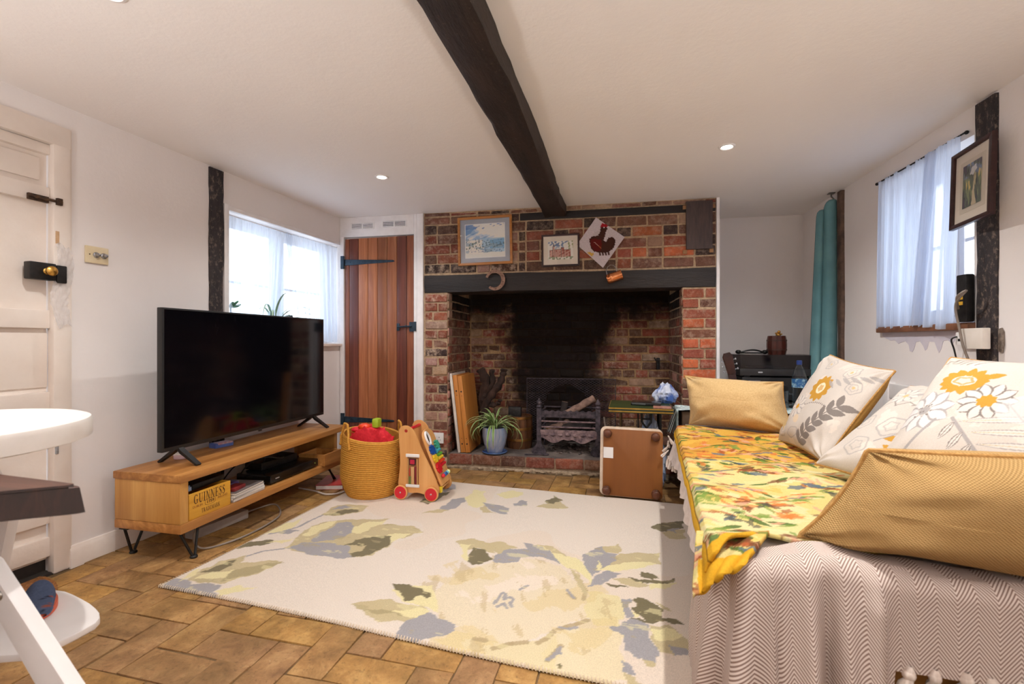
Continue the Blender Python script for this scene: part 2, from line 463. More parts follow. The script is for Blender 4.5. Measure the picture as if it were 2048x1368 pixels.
o = timber('ceiling_beam', M_BLACKOAK, 6.28, .178, .16, 'y', .016, 60, 'blackened rough oak beam running along the white ceiling to the brick chimney', 3)
o.location = (-.462, -2.72, HC-.005); o.rotation_euler = (0, 0, math.radians(.6))
o = timber('timber_post', M_POST, 2.06, .10, .05, 'z', .010, 30, 'dark upright timber post in the wall left of the wide net curtain', 11)
o.location = lw(2.29, -.012, 0.01); o.rotation_euler = (0, 0, LA)
o = timber('timber_post', M_POST, 2.06, .112, .05, 'z', .009, 30, 'dark upright timber post carrying the framed garden picture', 21)
o.location = rw(2.42, -.014, 0.01); o.rotation_euler = (0, 0, RA)
o = timber('timber_post', mat('brown_oak', (70, 52, 44), (104, 80, 66), .7, scale=20, bump=.3), 2.06, .06, .05, 'z', .006, 24, 'narrow brown timber post behind the teal curtain', 31)
o.location = rw(3.655, -.004, 0.01); o.rotation_euler = (0, 0, RA)

# ------------------------------------------------------------------ chimney: brickwork piece by piece
def soot_nodes(t, V):
    """soot staining of the fire opening, a mask in the brickwork's own frame"""
    sp_ = t.new('ShaderNodeSeparateXYZ'); t.link(V, sp_.inputs[0]); x, y, z = sp_.outputs
    s = t.math('ADD', t.math('MULTIPLY', t.math('SUBTRACT', x, CO[0]), math.cos(CA)), t.math('MULTIPLY', t.math('SUBTRACT', y, CO[1]), math.sin(CA)))
    e = t.math('MULTIPLY', t.math('SUBTRACT', t.noise(V, 4.5, 5, .65), .5), .55)
    def ss(v, lo, hi):
        m = t.new('ShaderNodeMapRange', interpolation_type='SMOOTHSTEP'); t.link(v, m.inputs[0]); m.inputs[1].default_value = lo; m.inputs[2].default_value = hi; return m.outputs[0]
    up = t.new('ShaderNodeMapRange'); t.link(z, up.inputs[0]); up.inputs[1].default_value = .55; up.inputs[2].default_value = 1.4
    sl = t.math('ADD', t.math('ADD', s, e), t.math('MULTIPLY', up.outputs[0], .22)); k1 = ss(sl, .52, .80)
    up2 = t.new('ShaderNodeMapRange'); t.link(z, up2.inputs[0]); up2.inputs[1].default_value = .9; up2.inputs[2].default_value = 1.4
    sr = t.math('SUBTRACT', t.math('ADD', s, e), t.math('MULTIPLY', up2.outputs[0], .22)); k2 = t.math('SUBTRACT', 1.0, ss(sr, 1.34, 1.62))
    k3 = ss(t.math('ADD', z, t.math('MULTIPLY', e, .8)), 1.10, 1.36)
    return t.math('MAXIMUM', t.math('MULTIPLY', k1, k2), k3)
def brick_mat(name, sooty):
    t = NT(name); t.set(.85, 0, .25)
    oi = t.new('ShaderNodeObjectInfo'); geo = t.new('ShaderNodeNewGeometry')
    V = geo.outputs['Position']
    n1 = t.noise(V, 16, 6, .75); n2 = t.noise(V, 24, 6, .72); n3 = t.noise(V, 120, 3, .7)
    c = t.mix(1.0, oi.outputs['Color'], t.ramp(n1, [(.25, (.55, .52, .52, 1)), (.75, (1.45, 1.42, 1.42, 1))]), 'MULTIPLY')
    # lime bloom: alpha of the object's colour says how much of it the brick carries
    bl = t.math('MULTIPLY', t.ramp(n2, [(.47, (0, 0, 0, 1)), (.70, (1, 1, 1, 1))]), oi.outputs['Alpha'])
    c = t.mix(bl, c, L4((200, 176, 156)))
    c = t.mix(t.math('MULTIPLY', t.ramp(n3, [(.56, (0, 0, 0, 1)), (.66, (1, 1, 1, 1))]), .35), c, L4((176, 146, 120)))
    if sooty: c = t.mix(t.math('MULTIPLY', soot_nodes(t, V), .975), c, L4((15, 11, 11)))
    t.base(c); t.bump(t.math('ADD', n2, t.math('MULTIPLY', n3, .6)), .9, .006)
    return t.m
M_BRICKS = {'wall_chimney': brick_mat('old_brick', False), 'wall_fireback': brick_mat('sooty_brick', True)}
def mortar_mat(name, c1, sooty):
    t = NT(name); t.set(.95, 0, .1)
    V = t.new('ShaderNodeNewGeometry').outputs['Position']
    n = t.noise(V, 45, 5, .75)
    c = t.mix(1.0, L4(c1), t.ramp(n, [(.3, (.6,)*3+(1,)), (.7, (1.25,)*3+(1,))]), 'MULTIPLY')
    if sooty: c = t.mix(t.math('MULTIPLY', soot_nodes(t, V), .97), c, L4((26, 20, 19)))
    t.base(c); t.bump(n, 1.0, .008)
    return t.m
M_MORTAR = mortar_mat('lime_mortar', (186, 160, 132), False); M_MORTARS = mortar_mat('sooty_mortar', (172, 140, 104), True)
BL, BH = .225, .0747
bmesh_long, bmesh_short = [], []; brick_cache = {}
for k in range(9):
    for L_, lst in ((.216, bmesh_long), (.104, bmesh_short)):
        g = G(); g.box((0, .03, 0), (L_, .06, .0635), .006, 2)
        for v in g.bm.verts:
            if v.co.y < .03:
                v.co += Vector(mn.noise_vector(v.co*22+Vector((k*5.1, 0, 0))))*.0042
        me = g.mesh('brick', angle=60); lst.append(me)
PAL = {'red': (138, 76, 60), 'brown': (112, 76, 62), 'dark': (66, 52, 50), 'tan': (158, 128, 106), 'orange': (178, 96, 62), 'pink': (172, 134, 120), 'umber': (92, 66, 54)}
nb = {}
def brick(parent, p, L_, H_, rz, colr, bloom, proud=0.0):
    lst, nom = (bmesh_long, .216) if L_ > .15 else (bmesh_short, .104)
    me = random.choice(lst); key = (me.name, parent.name)
    if key not in brick_cache:
        m2 = me.copy(); m2.materials.append(M_BRICKS.get(parent.name, M_BRICKS['wall_chimney'])); brick_cache[key] = m2
    o = bpy.data.objects.new('brick', brick_cache[key]); COL.objects.link(o); o.parent = parent
    o.location = p; o.rotation_euler = (random.gauss(0, .012), random.gauss(0, .010), rz)
    o.scale = (L_/nom, 1, H_/.0635)
    o.color = tuple(lin(colr))+(bloom,)
    nb[parent.name] = nb.get(parent.name, 0)+1
def vary(c, s=.12):
    f = 1+random.uniform(-s, s); return tuple(max(4, min(250, v*f*(1+random.uniform(-.04, .04)))) for v in c)
def course(parent, s0, s1, z, h, d, kinds, bloom, rz=0, along='s', start=None, soot=None, fixed=None, dark=1.0):
    s = s0; j = .013; first = True
    while s < s1-.02:
        L_ = BL if random.random() < .62 else .113
        if first and start: L_ = start
        first = False
        if s+L_ > s1-.05: L_ = s1-s
        kk = random.choice(kinds); c = vary(PAL[kk])
        c = tuple(v*dark for v in c)
        cs, cz = s+L_/2, z+h/2
        bl = bloom*random.uniform(.3, 1.3)
        p = (cs, d+random.uniform(-.005, .005), cz+random.gauss(0, .0012)) if along == 's' else (d, cs, cz)
        if soot:
            k = soot(p); c = tuple(v*(1-k)+b*k for v, b in zip(c, (17, 13, 12))); bl *= (1-k)**1.5
        brick(parent, p, L_-j, h-j+random.uniform(-.002, .002), rz, c, min(1, bl))
        s += L_
W_END = 2.266
chim = thing('wall_chimney', None, None, ch(0, 0, 0), CA); tag(chim, kind='structure')
chim_body = G()
chim_body.ext(-.02, .20, .006, .64, 0, 1.5); chim_body.ext(2.03, W_END-.003, .006, .64, 0, 1.5)
chim_body.ext(-.02, W_END-.003, .006, .30, 1.5, HC); chim_body.ext(-.02, W_END-.003, .56, .7, 1.5, HC)
o = chim_body.obj('mortar', M_MORTAR, chim, smooth=False)
# above the lintel
z = 1.577
tops = [('umber brown red dark', .5), ('brown umber dark tan', .5), ('red brown umber', .5), ('red brown dark umber', .5), ('brown red tan', .5)]
for k in range(5):
    h = .0805
    course(chim, .0, .85, z, h, 0, ['brown', 'umber', 'pink', 'dark', 'red'], .85 if k < 4 else .4, start=.113 if k % 2 else None, dark=.9)
    course(chim, .85, 1.55, z, h, 0, ['red', 'brown', 'umber', 'dark'], .35, dark=.92)
    course(chim, 1.55, W_END, z, h, 0, ['orange', 'tan', 'brown', 'red', 'brown', 'dark', 'umber'], .35, start=.113 if k % 2 else None)
    z += h
course(chim, 0, .80, z, .066, 0, ['brown', 'dark', 'umber', 'pink'], .5); 
course(chim, 0, .72, z+.066, HC-z-.066-.001, 0, ['red', 'dark', 'brown'], .5)
course(chim, .72, W_END, z+.063, HC-z-.063-.001, 0, ['tan', 'brown', 'red'], .7)
g = G(); g.ext(.80, W_END-.005, -.004, .03, z+.004, z+.060, .006); g.jitter(.004, 8)
o = g.obj('timber_batten', M_LINTEL, chim)
# piers
z = .0
for k in range(19):
    h = BH
    course(chim, 0.005, .205, z, h, 0, ['pink', 'brown', 'red', 'tan', 'dark', 'red', 'pink'], 1.0, start=[None, .07, .113][k % 3] if k % 3 else .2)
    course(chim, 2.025, W_END, z, h, 0, ['orange', 'orange', 'red', 'tan', 'red', 'brown'], .45, start=[.24, .12][k % 2] if k % 3 else .16)
    z += h
# fire opening
fire = thing('wall_fireback', None, None, ch(0, 0, 0), CA); tag(fire, kind='structure')
DB = .65
for k in range(18):
    z = .11+k*BH*.985
    course(fire, .215, 2.05, z, BH*.985, DB, ['red', 'brown', 'red', 'tan', 'umber'], .7, start=[.225, .113, .17][k % 3])
for k in range(18):
    z = .11+k*BH*.985; y = .0 if k % 2 else .113
    # left reveal faces right, right reveal faces left
    for (sx, rz, sgn, kinds) in ((.212, -PI/2, 1, ['brown', 'red', 'umber', 'brown']), (2.022, PI/2, -1, ['brown', 'pink', 'umber', 'red'])):
        dd = .115
        while dd < DB-.03:
            L_ = min([.225, .113][(k+int(dd*10)) % 2], DB-dd)
            if L_ < .05: break
            p = (sx, dd+L_/2, z+BH/2); c = vary(PAL[random.choice(kinds)])
            brick(fire, p, L_-.013, BH-.014, -rz, c, .55); dd += L_
    # returns of the corner bricks
    for sx, rz in ((.2055, PI/2), (2.0265, -PI/2)):
        c = vary(PAL[random.choice(['red', 'brown', 'pink'])])
        brick(chim, (sx+(.004 if rz > 0 else -.004), .06, z+BH/2), .095, BH-.014, rz, c, .6)
nu, nv = 60, 50
S, Zz = np.meshgrid(np.linspace(.19, 2.06, nu), np.linspace(0, 1.75, nv), indexing='ij')
P = np.stack([S, np.full_like(S, DB+.006), Zz], -1)
gridmesh('mortar', P, M_MORTARS, fire)
print('bricks', nb)
# lintel
o = timber('mantel_beam', M_LINTEL, W_END-.012, .20, .155, 'x', .007, 40, 'blackened oak mantel beam across the top of the fire opening', 41)
o.location = ch(.006, .088, 1.4975); o.rotation_euler = (0, 0, CA)
# white plaster arris on the right of the brickwork
g = G(); g.ext(W_END, W_END+.022, .001, .70, 0, HC); g.jitter(.001, 6); o = g.obj('trim_1', M_TRIM); o.location = ch(0, 0, 0); o.rotation_euler = (0, 0, CA); tag(o, kind='structure')

# hearth
hearth = thing('floor_hearth', None, None, ch(0, 0, 0), CA); tag(hearth, kind='structure')
M_HEARTH = mat('sooty_hearth_screed', (84, 76, 74), (128, 114, 106), .9, scale=7, bump=.5, bscale=40)
g = G(); g.ext(.205, 2.03, .022, DB+.01, -.01, .108, .004); g.obj('slab', M_HEARTH, hearth)
s = .21
for i, (L_, c) in enumerate(((.20, 'red'), (.235, 'brown'), (.20, 'umber'), (.235, 'red'), (.225, 'red'), (.225, 'brown'), (.225, 'brown'), (.23, 'red'))):
    brick(hearth, (s+L_/2, 0.0, .068), L_-.012, .076, 0, vary(tuple(v*.95 for v in PAL[c])), .3); s += L_
g = G(); g.ext(.205, 2.03, .008, .03, -.01, .10); o = g.obj('mortar', mat('hearth_mortar', (126, 104, 84), (160, 136, 112), .95, scale=30, bump=.6), hearth)
# crumbling plaster lip at the foot of the hearth
g = G()
for i in range(46):
    x = -.02+i*.042+random.uniform(-.012, .012); g.ball((x, random.uniform(-.035, -.008), random.uniform(.002, .014)), random.uniform(.012, .026), 7, (1.5, .8, .6))
g.ext(.02, 2.0, -.03, .01, -.01, .016, .005); g.jitter(.006, 30)
tag(g.obj('rubble', mat('crumbling_plaster', (120, 100, 80), (184, 164, 138), .95, scale=26, bump=.7), hearth), kind='stuff')
# stray pieces around the opening: hook on the fireback
t_ = thing('fire_hook', 'small black iron hook on the brick at the right of the fire opening', 'hook', ch(1.93, .60, .83), CA)
g = G(); g.ext(-.014, .014, .0, .035, -.05, .05, .004); g.tube([(0, .0, .02), (0, -.03, .02), (-.025, -.045, .03), (-.04, -.04, .055)], .006, 6)
M_IRON = mat('black_iron', (24, 24, 27), (44, 42, 44), .55, .5, scale=30, bump=.3)
g.obj('hook_body', M_IRON, t_)
# ------------------------------------------------------------------ windows
M_GLASS = (lambda t: (t.n.remove(t.b), t.link((lambda mx: (setattr(mx.inputs[0], 'default_value', .06), t.link(t.new('ShaderNodeBsdfTransparent').outputs[0], mx.inputs[1]),
          t.link((lambda g_: (setattr(g_.inputs['Roughness'], 'default_value', .02), g_)[1])(t.new('ShaderNodeBsdfGlossy')).outputs[0], mx.inputs[2]), mx)[-1])(t.new('ShaderNodeMixShader')).outputs[0], t.out.inputs[0]), t.m)[-1])(NT('window_glass'))
def window(name, loc, rz, w_, h, depth, ncas, bars, m):
    t = thing(name, None, None, loc, rz); tag(t, kind='structure')
    f = .045
    g = G()
    g.ext(0, w_, depth, depth+.06, 0, f, .004); g.ext(0, w_, depth, depth+.06, h-f, h, .004)
    g.ext(0, f, depth, depth+.06, f, h-f, .004); g.ext(w_-f, w_, depth, depth+.06, f, h-f, .004)
    for k in range(1, ncas): g.ext(w_*k/ncas-.035, w_*k/ncas+.035, depth-.005, depth+.06, f, h-f, .004)
    g.obj('window_frame', m, t)
    iw = (w_-2*f-.07*(ncas-1))/ncas
    for k in range(ncas):
        x0 = f+k*(iw+.07); s_ = .038
        g = G()
        g.ext(x0, x0+iw, depth+.012, depth+.05, f, f+s_, .003); g.ext(x0, x0+iw, depth+.012, depth+.05, h-f-s_, h-f, .003)
        g.ext(x0, x0+s_, depth+.012, depth+.05, f+s_, h-f-s_, .003); g.ext(x0+iw-s_, x0+iw, depth+.012, depth+.05, f+s_, h-f-s_, .003)
        for b in range(1, bars):
            zc = f+s_+(h-2*f-2*s_)*b/bars; g.ext(x0+s_, x0+iw-s_, depth+.018, depth+.045, zc-.009, zc+.009, .002)
        c = g.obj('casement', m, t)
        for b in range(bars):
            z0 = f+s_+(h-2*f-2*s_)*b/bars; z1 = f+s_+(h-2*f-2*s_)*(b+1)/bars
            g = G(); g.ext(x0+s_-.004, x0+iw-s_+.004, depth+.030, depth+.034, z0+.004, z1-.004); g.obj('pane', M_GLASS, c, smooth=False)
    return t
W1 = window('window_1', lw(WY0, 0, WZ0), LA, WY1-WY0+.001, WZ1-WZ0, .13, 2, 2, M_TRIM)
g = G(); g.ext(-.0, WY1-WY0+.03, -.035, .13, .0, .022, .005); g.obj('windowsill', mat('cream_sill_paint', (226, 212, 204), (238, 228, 222), .4), W1)
g = G(); g.ext(-.022, .012, -.012, .03, 0, WZ1-WZ0+.02, .004); g.ext(-.022, WY1-WY0+.015, -.010, .03, WZ1-WZ0-.014, WZ1-WZ0+.012, .004); g.ext(WY1-WY0-.012, WY1-WY0+.012, -.012, .03, 0, WZ1-WZ0, .004)
g.obj('window_trim', M_TRIM, W1)
W2 = window('window_2', rw(RY1, 0, RZ0), RA, RY1-RY0, RZ1-RZ0, .13, 2, 2, M_TRIM)
g = G(); g.ext(-.01, RY1-RY0+.01, -.03, .13, -.035, -.002, .005); g.obj('windowsill', mat('brown_sill_wood', (92, 56, 38), (134, 90, 64), .5), W2)
for nm, loc, rz, w_, h in (('left', lw((WY0+WY1)/2, -.20, (WZ0+WZ1)/2), LA, WY1-WY0, WZ1-WZ0), ('right', rw((RY0+RY1)/2, -.20, (RZ0+RZ1)/2), RA, RY1-RY0, RZ1-RZ0)):
    al = bpy.data.lights.new('window_portal', 'AREA'); al.shape = 'RECTANGLE'; al.size = w_; al.size_y = h; al.cycles.is_portal = True
    o = bpy.data.objects.new('window_portal', al); COL.objects.link(o); o.location = loc; o.rotation_euler = (-PI/2, 0, rz)
# net curtains
def sheer(name, tr, c):
    t = NT(name); t.n.remove(t.b)
    tb = t.new('ShaderNodeBsdfTransparent'); tl = t.new('ShaderNodeBsdfTranslucent'); df = t.new('ShaderNodeBsdfDiffuse')
    tl.inputs[0].default_value = L4(c); df.inputs[0].default_value = L4(c)
    m1 = t.new('ShaderNodeMixShader'); m2 = t.new('ShaderNodeMixShader'); m1.inputs[0].default_value = .42
    t.link(tl.outputs[0], m1.inputs[1]); t.link(df.outputs[0], m1.inputs[2])
    v = t.coord('UV', (260, 6, 1)); n = t.noise(v, 1.0, 2)
    t.link(t.ramp(n, [(.3, (tr-.1,)*3+(1,)), (.7, (tr+.1,)*3+(1,))]), m2.inputs[0])
    t.link(m1.outputs[0], m2.inputs[1]); t.link(tb.outputs[0], m2.inputs[2]); t.link(m2.outputs[0], t.out.inputs[0])
    return t.m
M_NET = sheer('net_curtain_voile', .34, (214, 222, 234))
M_NET2 = sheer('net_curtain_voile_dense', .12, (206, 213, 228))
def curtain(name, label, loc, rz, top, bot, z1, z0, nfold, amp, m, seed, group=None, hem=0.0, lift=(0, 0)):
    """top / bot: (x0,x1) of the heading and of the hem in the wall's frame"""
    nu, nv = 150, 40
    U, V = np.meshgrid(np.linspace(0, 1, nu), np.linspace(0, 1, nv), indexing='ij')   # V 0 top
    r_ = np.random.default_rng(seed); ph = r_.random(4)*6.28
    warp = U+.018*np.sin(U*9+ph[0])+.012*np.sin(U*23+ph[1])
    x = (top[0]+(top[1]-top[0])*U)*(1-V)+(bot[0]+(bot[1]-bot[0])*U)*V
    A = amp*(.45+.75*V**.7)
    y = A*(np.sin(warp*nfold*6.28+ph[2])+.4*np.sin(warp*nfold*2.3*6.28+ph[3]+V*1.5))
    y += .35*amp*np.exp(-V*25)*np.sin(U*nfold*4*6.28)
    zb = z0+lift[0]*(1-U)+lift[1]*U+hem*np.sin(U*nfold*6.28+ph[0])
    z = z1*(1-V)+zb*V
    o = gridmesh(name, np.stack([x, y, z], -1), m)
    o.location = loc; o.rotation_euler = (0, 0, rz)
    return tag(o, label, 'curtain', group)
ca_ = lw(WY0, -.035, 0)
curtain('net_curtain', 'sheer white net curtain over the half of the window beside the dark post', ca_, LA, (.01, .60), (.01, .53), WZ1-.035, 1.03, 9, .010, M_NET, 3, 'net curtains at the wide window')
curtain('net_curtain', 'sheer white net curtain over the half of the window beside the plank door', lw(WY0, -.022, 0), LA, (.52, 1.10), (.66, 1.10), WZ1-.035, 1.02, 9, .011, M_NET, 8, 'net curtains at the wide window', .004)
t_ = thing('curtain_wire', 'thin white curtain wire strung across the top of the wide window', 'curtain wire', lw(WY0, -.028, WZ1-.03), LA)
g = G(); g.tube([(.012, 0, 0), (.55, 0, -.008), (1.106, 0, 0)], .003, 6); g.ball((.014, 0, 0), .008, 8); g.ball((1.104, 0, 0), .008, 8); g.obj('wire', M_TRIM, t_)
curtain('net_curtain', 'sheer white net curtain hanging straight over the small window behind the daybed', rw(RY1, .018, 0), RA, (-.01, .50), (-.01, .44), 1.972, 1.098, 6, .013, M_NET2, 5, 'net curtains at the small window', .004)
curtain('net_curtain', 'sheer white net curtain pulled aslant beside the framed garden picture', rw(RY1, .034, 0), RA, (.42, .655), (.30, .60), 1.965, 1.085, 3.2, .014, M_NET2, 12, 'net curtains at the small window', .003, (.03, -.01))
t_ = thing('curtain_wire', 'dark curtain wire above the small window behind the daybed', 'curtain wire', rw(RY1, .018, 1.972), RA)
g = G(); g.tube([(-.03, 0, .0), (.3, 0, -.004), (.665, 0, 0)], .004, 6); g.ball((-.03, .005, 0), .009, 8); g.ball((.668, .005, 0), .009, 8); g.obj('wire', M_IRON, t_)
# damp drips below the small window, a run of old grey paint on the wall
pts = [(-.01, 1.075)]
random.seed(4); x = -.01; dr = []
outline = [(0, 1.085), (.62, 1.075), (.63, 1.03), (.58, 1.035), (.56, 1.01), (.53, 1.03), (.50, 1.025), (.485, .985), (.47, .965), (.455, .99), (.44, 1.02), (.40, 1.022), (.385, .985), (.37, .975), (.355, 1.0), (.33, 1.025),
           (.30, 1.02), (.285, .985), (.27, .965), (.25, .97), (.24, 1.005), (.21, 1.025), (.15, 1.01), (.12, 1.03), (.08, 1.028), (.04, 1.04), (.0, 1.055)]
g = G(); g.prism(outline, -.0015, .0, 'xz'); o = g.obj('paint_drip', mat('old_grey_paint', (196, 190, 202), (206, 200, 210), .6), wall_right)
o.matrix_parent_inverse = Matrix(); o.location = (-RY1, 0, 0)

# ------------------------------------------------------------------ door 1 (white, left edge)
D1 = thing('door_1', None, None, lw(0, 0, 0), LA); tag(D1, kind='structure')
g = G()
g.ext(DY0+.002, DY1-.004, .036, .05, .06, DZ-.006)          # back sheet
for a, b in ((1.755, 1.815-.02), (1.80, DZ-.006)): pass
def rail(z0, z1, d=.012): g.ext(DY0+.002, DY1-.004, d, .048, z0, z1, .004)
rail(1.63, 1.70); rail(1.845, DZ-.006); rail(1.08, 1.16); rail(.72, .80); rail(.22, .30); rail(.075, .16)
g.ext(DY0+.002, DY0+.10, .012, .048, .075, DZ-.006, .004)
g.ext(DY0+.13, DY1-.03, .026, .04, 1.725, 1.825, .008); g.ext(DY0+.1, DY1-.004, .028, .04, .82, 1.06, .006)
g.obj('door_leaf', M_DOORW, D1)
g = G()
g.ext(DY1-.005, DY1+.06, -.012, .03, 0, DZ+.085, .006); g.ext(DY0-.06, DY0+.005, -.012, .03, 0, DZ+.085, .006); g.ext(DY0-.06, DY1+.06, -.013, .03, DZ-.004, DZ+.087, .006)
g.ext(DY1+.055, DY1+.066, -.004, .0, .09, DZ+.085); g.jitter(.0016, 12)
g.obj('door_frame', M_DOORW, D1)
M_BLACKM = mat('black_painted_metal', (18, 17, 18), (36, 33, 32), .45, .3, scale=40, bump=.2)
M_BRASS = mat('brass', (176, 128, 54), (214, 170, 92), .28, .9, scale=20)
g = G(); g.ext(1.395, 1.487, -.028, .013, 1.288, 1.362, .005); lk = g.obj('rim_lock', M_BLACKM, D1)
g = G(); g.ext(1.488, 1.525, -.030, -.011, 1.280, 1.358, .005); g.obj('keep', M_BLACKM, lk)
g = G(); g.lathe([(.0, -.0), (.013, 0), (.0145, .006), (.009, .010), (.010, .020), (.019, .026), (.021, .036), (.014, .042), (0, .044)], (1.452, -.028, 1.325), 18, Matrix.Rotation(PI/2, 3, 'X')); lab(g.obj('knob', M_BRASS, lk), 'round brass knob')
M_RUST = mat('rusty_bolt_iron', (40, 28, 22), (92, 66, 46), .7, .3, scale=60, bump=.4)
g = G(); g.ext(1.405, 1.475, -.002, .013, 1.628, 1.655, .002); g.tube([(1.40, -.008, 1.642), (1.515, -.016, 1.640)], .006, 8); g.ext(1.42, 1.432, -.014, .01, 1.634, 1.65, .002); g.ext(1.455, 1.466, -.014, .01, 1.634, 1.65, .002); g.ext(1.492, 1.512, -.026, -.011, 1.625, 1.655, .002)
g.obj('bolt', M_RUST, D1)
g = G(); g.ext(1.492, 1.505, -.0135, -.011, 1.455, 1.51); g.obj('bare_wood_patch', mat('bare_timber', (178, 140, 104), (200, 166, 130), .7, scale=30), D1)
g = G(); g.ext(1.490, 1.502, -.016, -.011, .525, .59, .001); g.obj('strike_plate', mat('worn_zinc', (150, 158, 170), (196, 204, 214), .4, .7, scale=40), D1)
# crumpled clear packing tape over the frame beside the lock
nu, nv = 14, 60
U, V = np.meshgrid(np.linspace(0, 1, nu), np.linspace(0, 1, nv), indexing='ij')
wd = .022+.02*np.sin(V*2.2+.4); x = 1.512+(U-.5)*wd*1.6+.012*np.sin(V*7); z = 1.45-.36*V+.01*np.sin(U*6+V*10)
y = -.0155-.006*np.abs(np.sin(U*9+V*21))-.004*np.abs(np.sin(U*4-V*33))
o = gridmesh('clear_tape', np.stack([x, y, z], -1), sheer('clear_tape', .55, (236, 236, 240)), D1)

# ------------------------------------------------------------------ door 2 (plank cupboard door) with its frame
D2 = thing('door_2', None, None, ch(0, 0, 0), CA); tag(D2, kind='structure')
g = G()
g.ext(-.752, -.716, -.012, .05, 0, 1.915, .003); g.ext(-.085, -.058, -.012, .05, 0, HC-.001, .003); g.ext(-.056, -.002, -.018, .05, 0, HC-.001, .005)
g.ext(-.752, -.088, -.006, .05, 1.912, HC-.001, .003)
g.obj('door_frame', M_TRIM, D2)
bx = [-.712, -.672, -.588, -.500, -.413, -.327, -.240, -.152, -.090]
kinds = ['m', 'd', 'l', 'l', 'l', 'l', 'd', 'm']
M_PL = {'l': wood('stained_pine_pale', (138, 78, 48), (188, 124, 86), 2, 26, .32, .1, True, True, .5), 'm': wood('stained_pine_mid', (112, 58, 38), (162, 100, 68), 2, 26, .32, .1, True, True, .5),
        'd': wood('stained_pine_dark', (86, 42, 34), (132, 74, 58), 2, 26, .32, .1, True, False, .5)}
for i in range(8):
    g = G(); g.ext(bx[i]+.0015, bx[i+1]-.0015, .0, .022, .03, 1.896+.0012*i, .004, 2); g.obj('plank', M_PL[kinds[i]], D2)
g = G(); g.ext(bx[0], bx[-1], .016, .03, .03, 1.89); g.obj('door_ledge', mat('dark_gap', (40, 20, 14), None, .8), D2)
M_BLUEB = mat('blue_black_iron', (28, 44, 58), (46, 66, 82), .42, .35, scale=30, bump=.2)
for zc in (1.697, .36):
    g = G(); g.prism([(-.712, zc-.026), (-.712, zc+.026), (-.27, zc+.008), (-.258, zc), (-.27, zc-.008)], -.006, .002, 'xz', .001); g.ext(-.744, -.713, -.018, -.004, zc-.055, zc+.055, .002)
    for q in (-.66, -.55, -.42, -.32): g.ball((q, -.007, zc), .005, 8, (1, .5, 1))
    g.obj('strap_hinge', M_BLUEB, D2)
g = G(); zc = 1.144
g.ext(-.238, -.214, -.007, .002, zc-.03, zc+.03, .002); g.tube([(-.226, -.018, zc), (-.10, -.018, zc+.006)], .007, 8); g.ext(-.125, -.082, -.012, .002, zc-.038, zc+.042, .002); g.ball((-.15, -.018, zc+.006), .011, 10)
g.ext(-.080, -.062, -.022, -.010, zc-.034, zc+.044, .002)
g.obj('latch', M_BLUEB, D2)
M_SLOT = mat('vent_slot_dark', (84, 80, 86), None, .9)
for (x0, x1, z0, z1, lb) in ((-.655, -.440, 1.972, 2.030, 'white slotted vent grille above the plank door, beside the window wall'), (-.372, -.148, 1.975, 2.036, 'white slotted vent grille above the plank door, nearer the brick chimney')):
    t_ = thing('vent_grille', lb, 'vent', ch((x0+x1)/2, -.006, (z0+z1)/2), CA)
    hw, hh = (x1-x0)/2, (z1-z0)/2
    g = G(); g.ext(-hw, hw, -.004, .0, -hh, -hh+.008, .001); g.ext(-hw, hw, -.004, 0, hh-.008, hh, .001)
    for q in (-hw, -.006, hw-.012): g.ext(q, q+.012, -.004, 0, -hh+.008, hh-.008, .001)
    g.obj('frame', M_TRIM, t_)
    g = G(); g.ext(-hw+.01, hw-.01, -.0012, 0, -hh+.006, hh-.006); g.obj('backing', M_SLOT, t_, smooth=False)
    for sx in (-1, 1):
        for k in range(4):
            zc = -hh+.013+k*(2*hh-.026)/3
            g = G(); g.box((sx*hw/2, -.0035, zc), (hw-.014, .0015, .0058), 0, 1, Matrix.Rotation(.5, 3, 'X')); g.obj('slat', M_TRIM, t_, smooth=False)

# ------------------------------------------------------------------ things on the walls
def framed(name, label, loc, rz, w_, h, fw, fd, mframe, mount, pw, ph, painter, tilt=0, mw=None, mount_m=None):
    """picture hung on a wall: frame, mount, print, glass"""
    t = thing(name, label, 'picture', loc, rot=(0, tilt, rz))
    g = G()
    for sx in (-1, 1): g.prism([(sx*w_/2, -h/2), (sx*w_/2, h/2), (sx*(w_/2-fw), h/2-fw), (sx*(w_/2-fw), -h/2+fw)], -fd, -.001, 'xz', .003)
    for sz in (-1, 1): g.prism([(-w_/2, sz*h/2), (w_/2, sz*h/2), (w_/2-fw, sz*(h/2-fw)), (-w_/2+fw, sz*(h/2-fw))], -fd, -.001, 'xz', .003)
    g.obj('frame', mframe, t)
    g = G(); g.ext(-w_/2+fw*.6, w_/2-fw*.6, -fd*.45, -.002, -h/2+fw*.6, h/2-fw*.6); g.obj('mount', mount, t, smooth=False)
    if mw:
        g = G(); g.ext(-pw/2-mw, pw/2+mw, -fd*.5, -fd*.44, -ph/2-mw, ph/2+mw); g.obj('mount_border', mount_m, t, smooth=False)
    nu, nv = 110, 90
    X, Z = np.meshgrid(np.linspace(-pw/2, pw/2, nu), np.linspace(-ph/2, ph/2, nv), indexing='ij')
    P = Paint(X/pw*2, Z/ph*2, (240, 236, 228)); painter(P)
    gridmesh('print', np.stack([X, np.full_like(X, -fd*.56), Z], -1), M_PRINT, t, P.C)
    g = G(); g.ext(-w_/2+fw*.9, w_/2-fw*.9, -fd*.72, -fd*.68, -h/2+fw*.9, h/2-fw*.9); g.obj('glass', M_PICGLASS, t, smooth=False)
    return t
M_PRINT = colmat('printed_paper', .6, grain=.03)
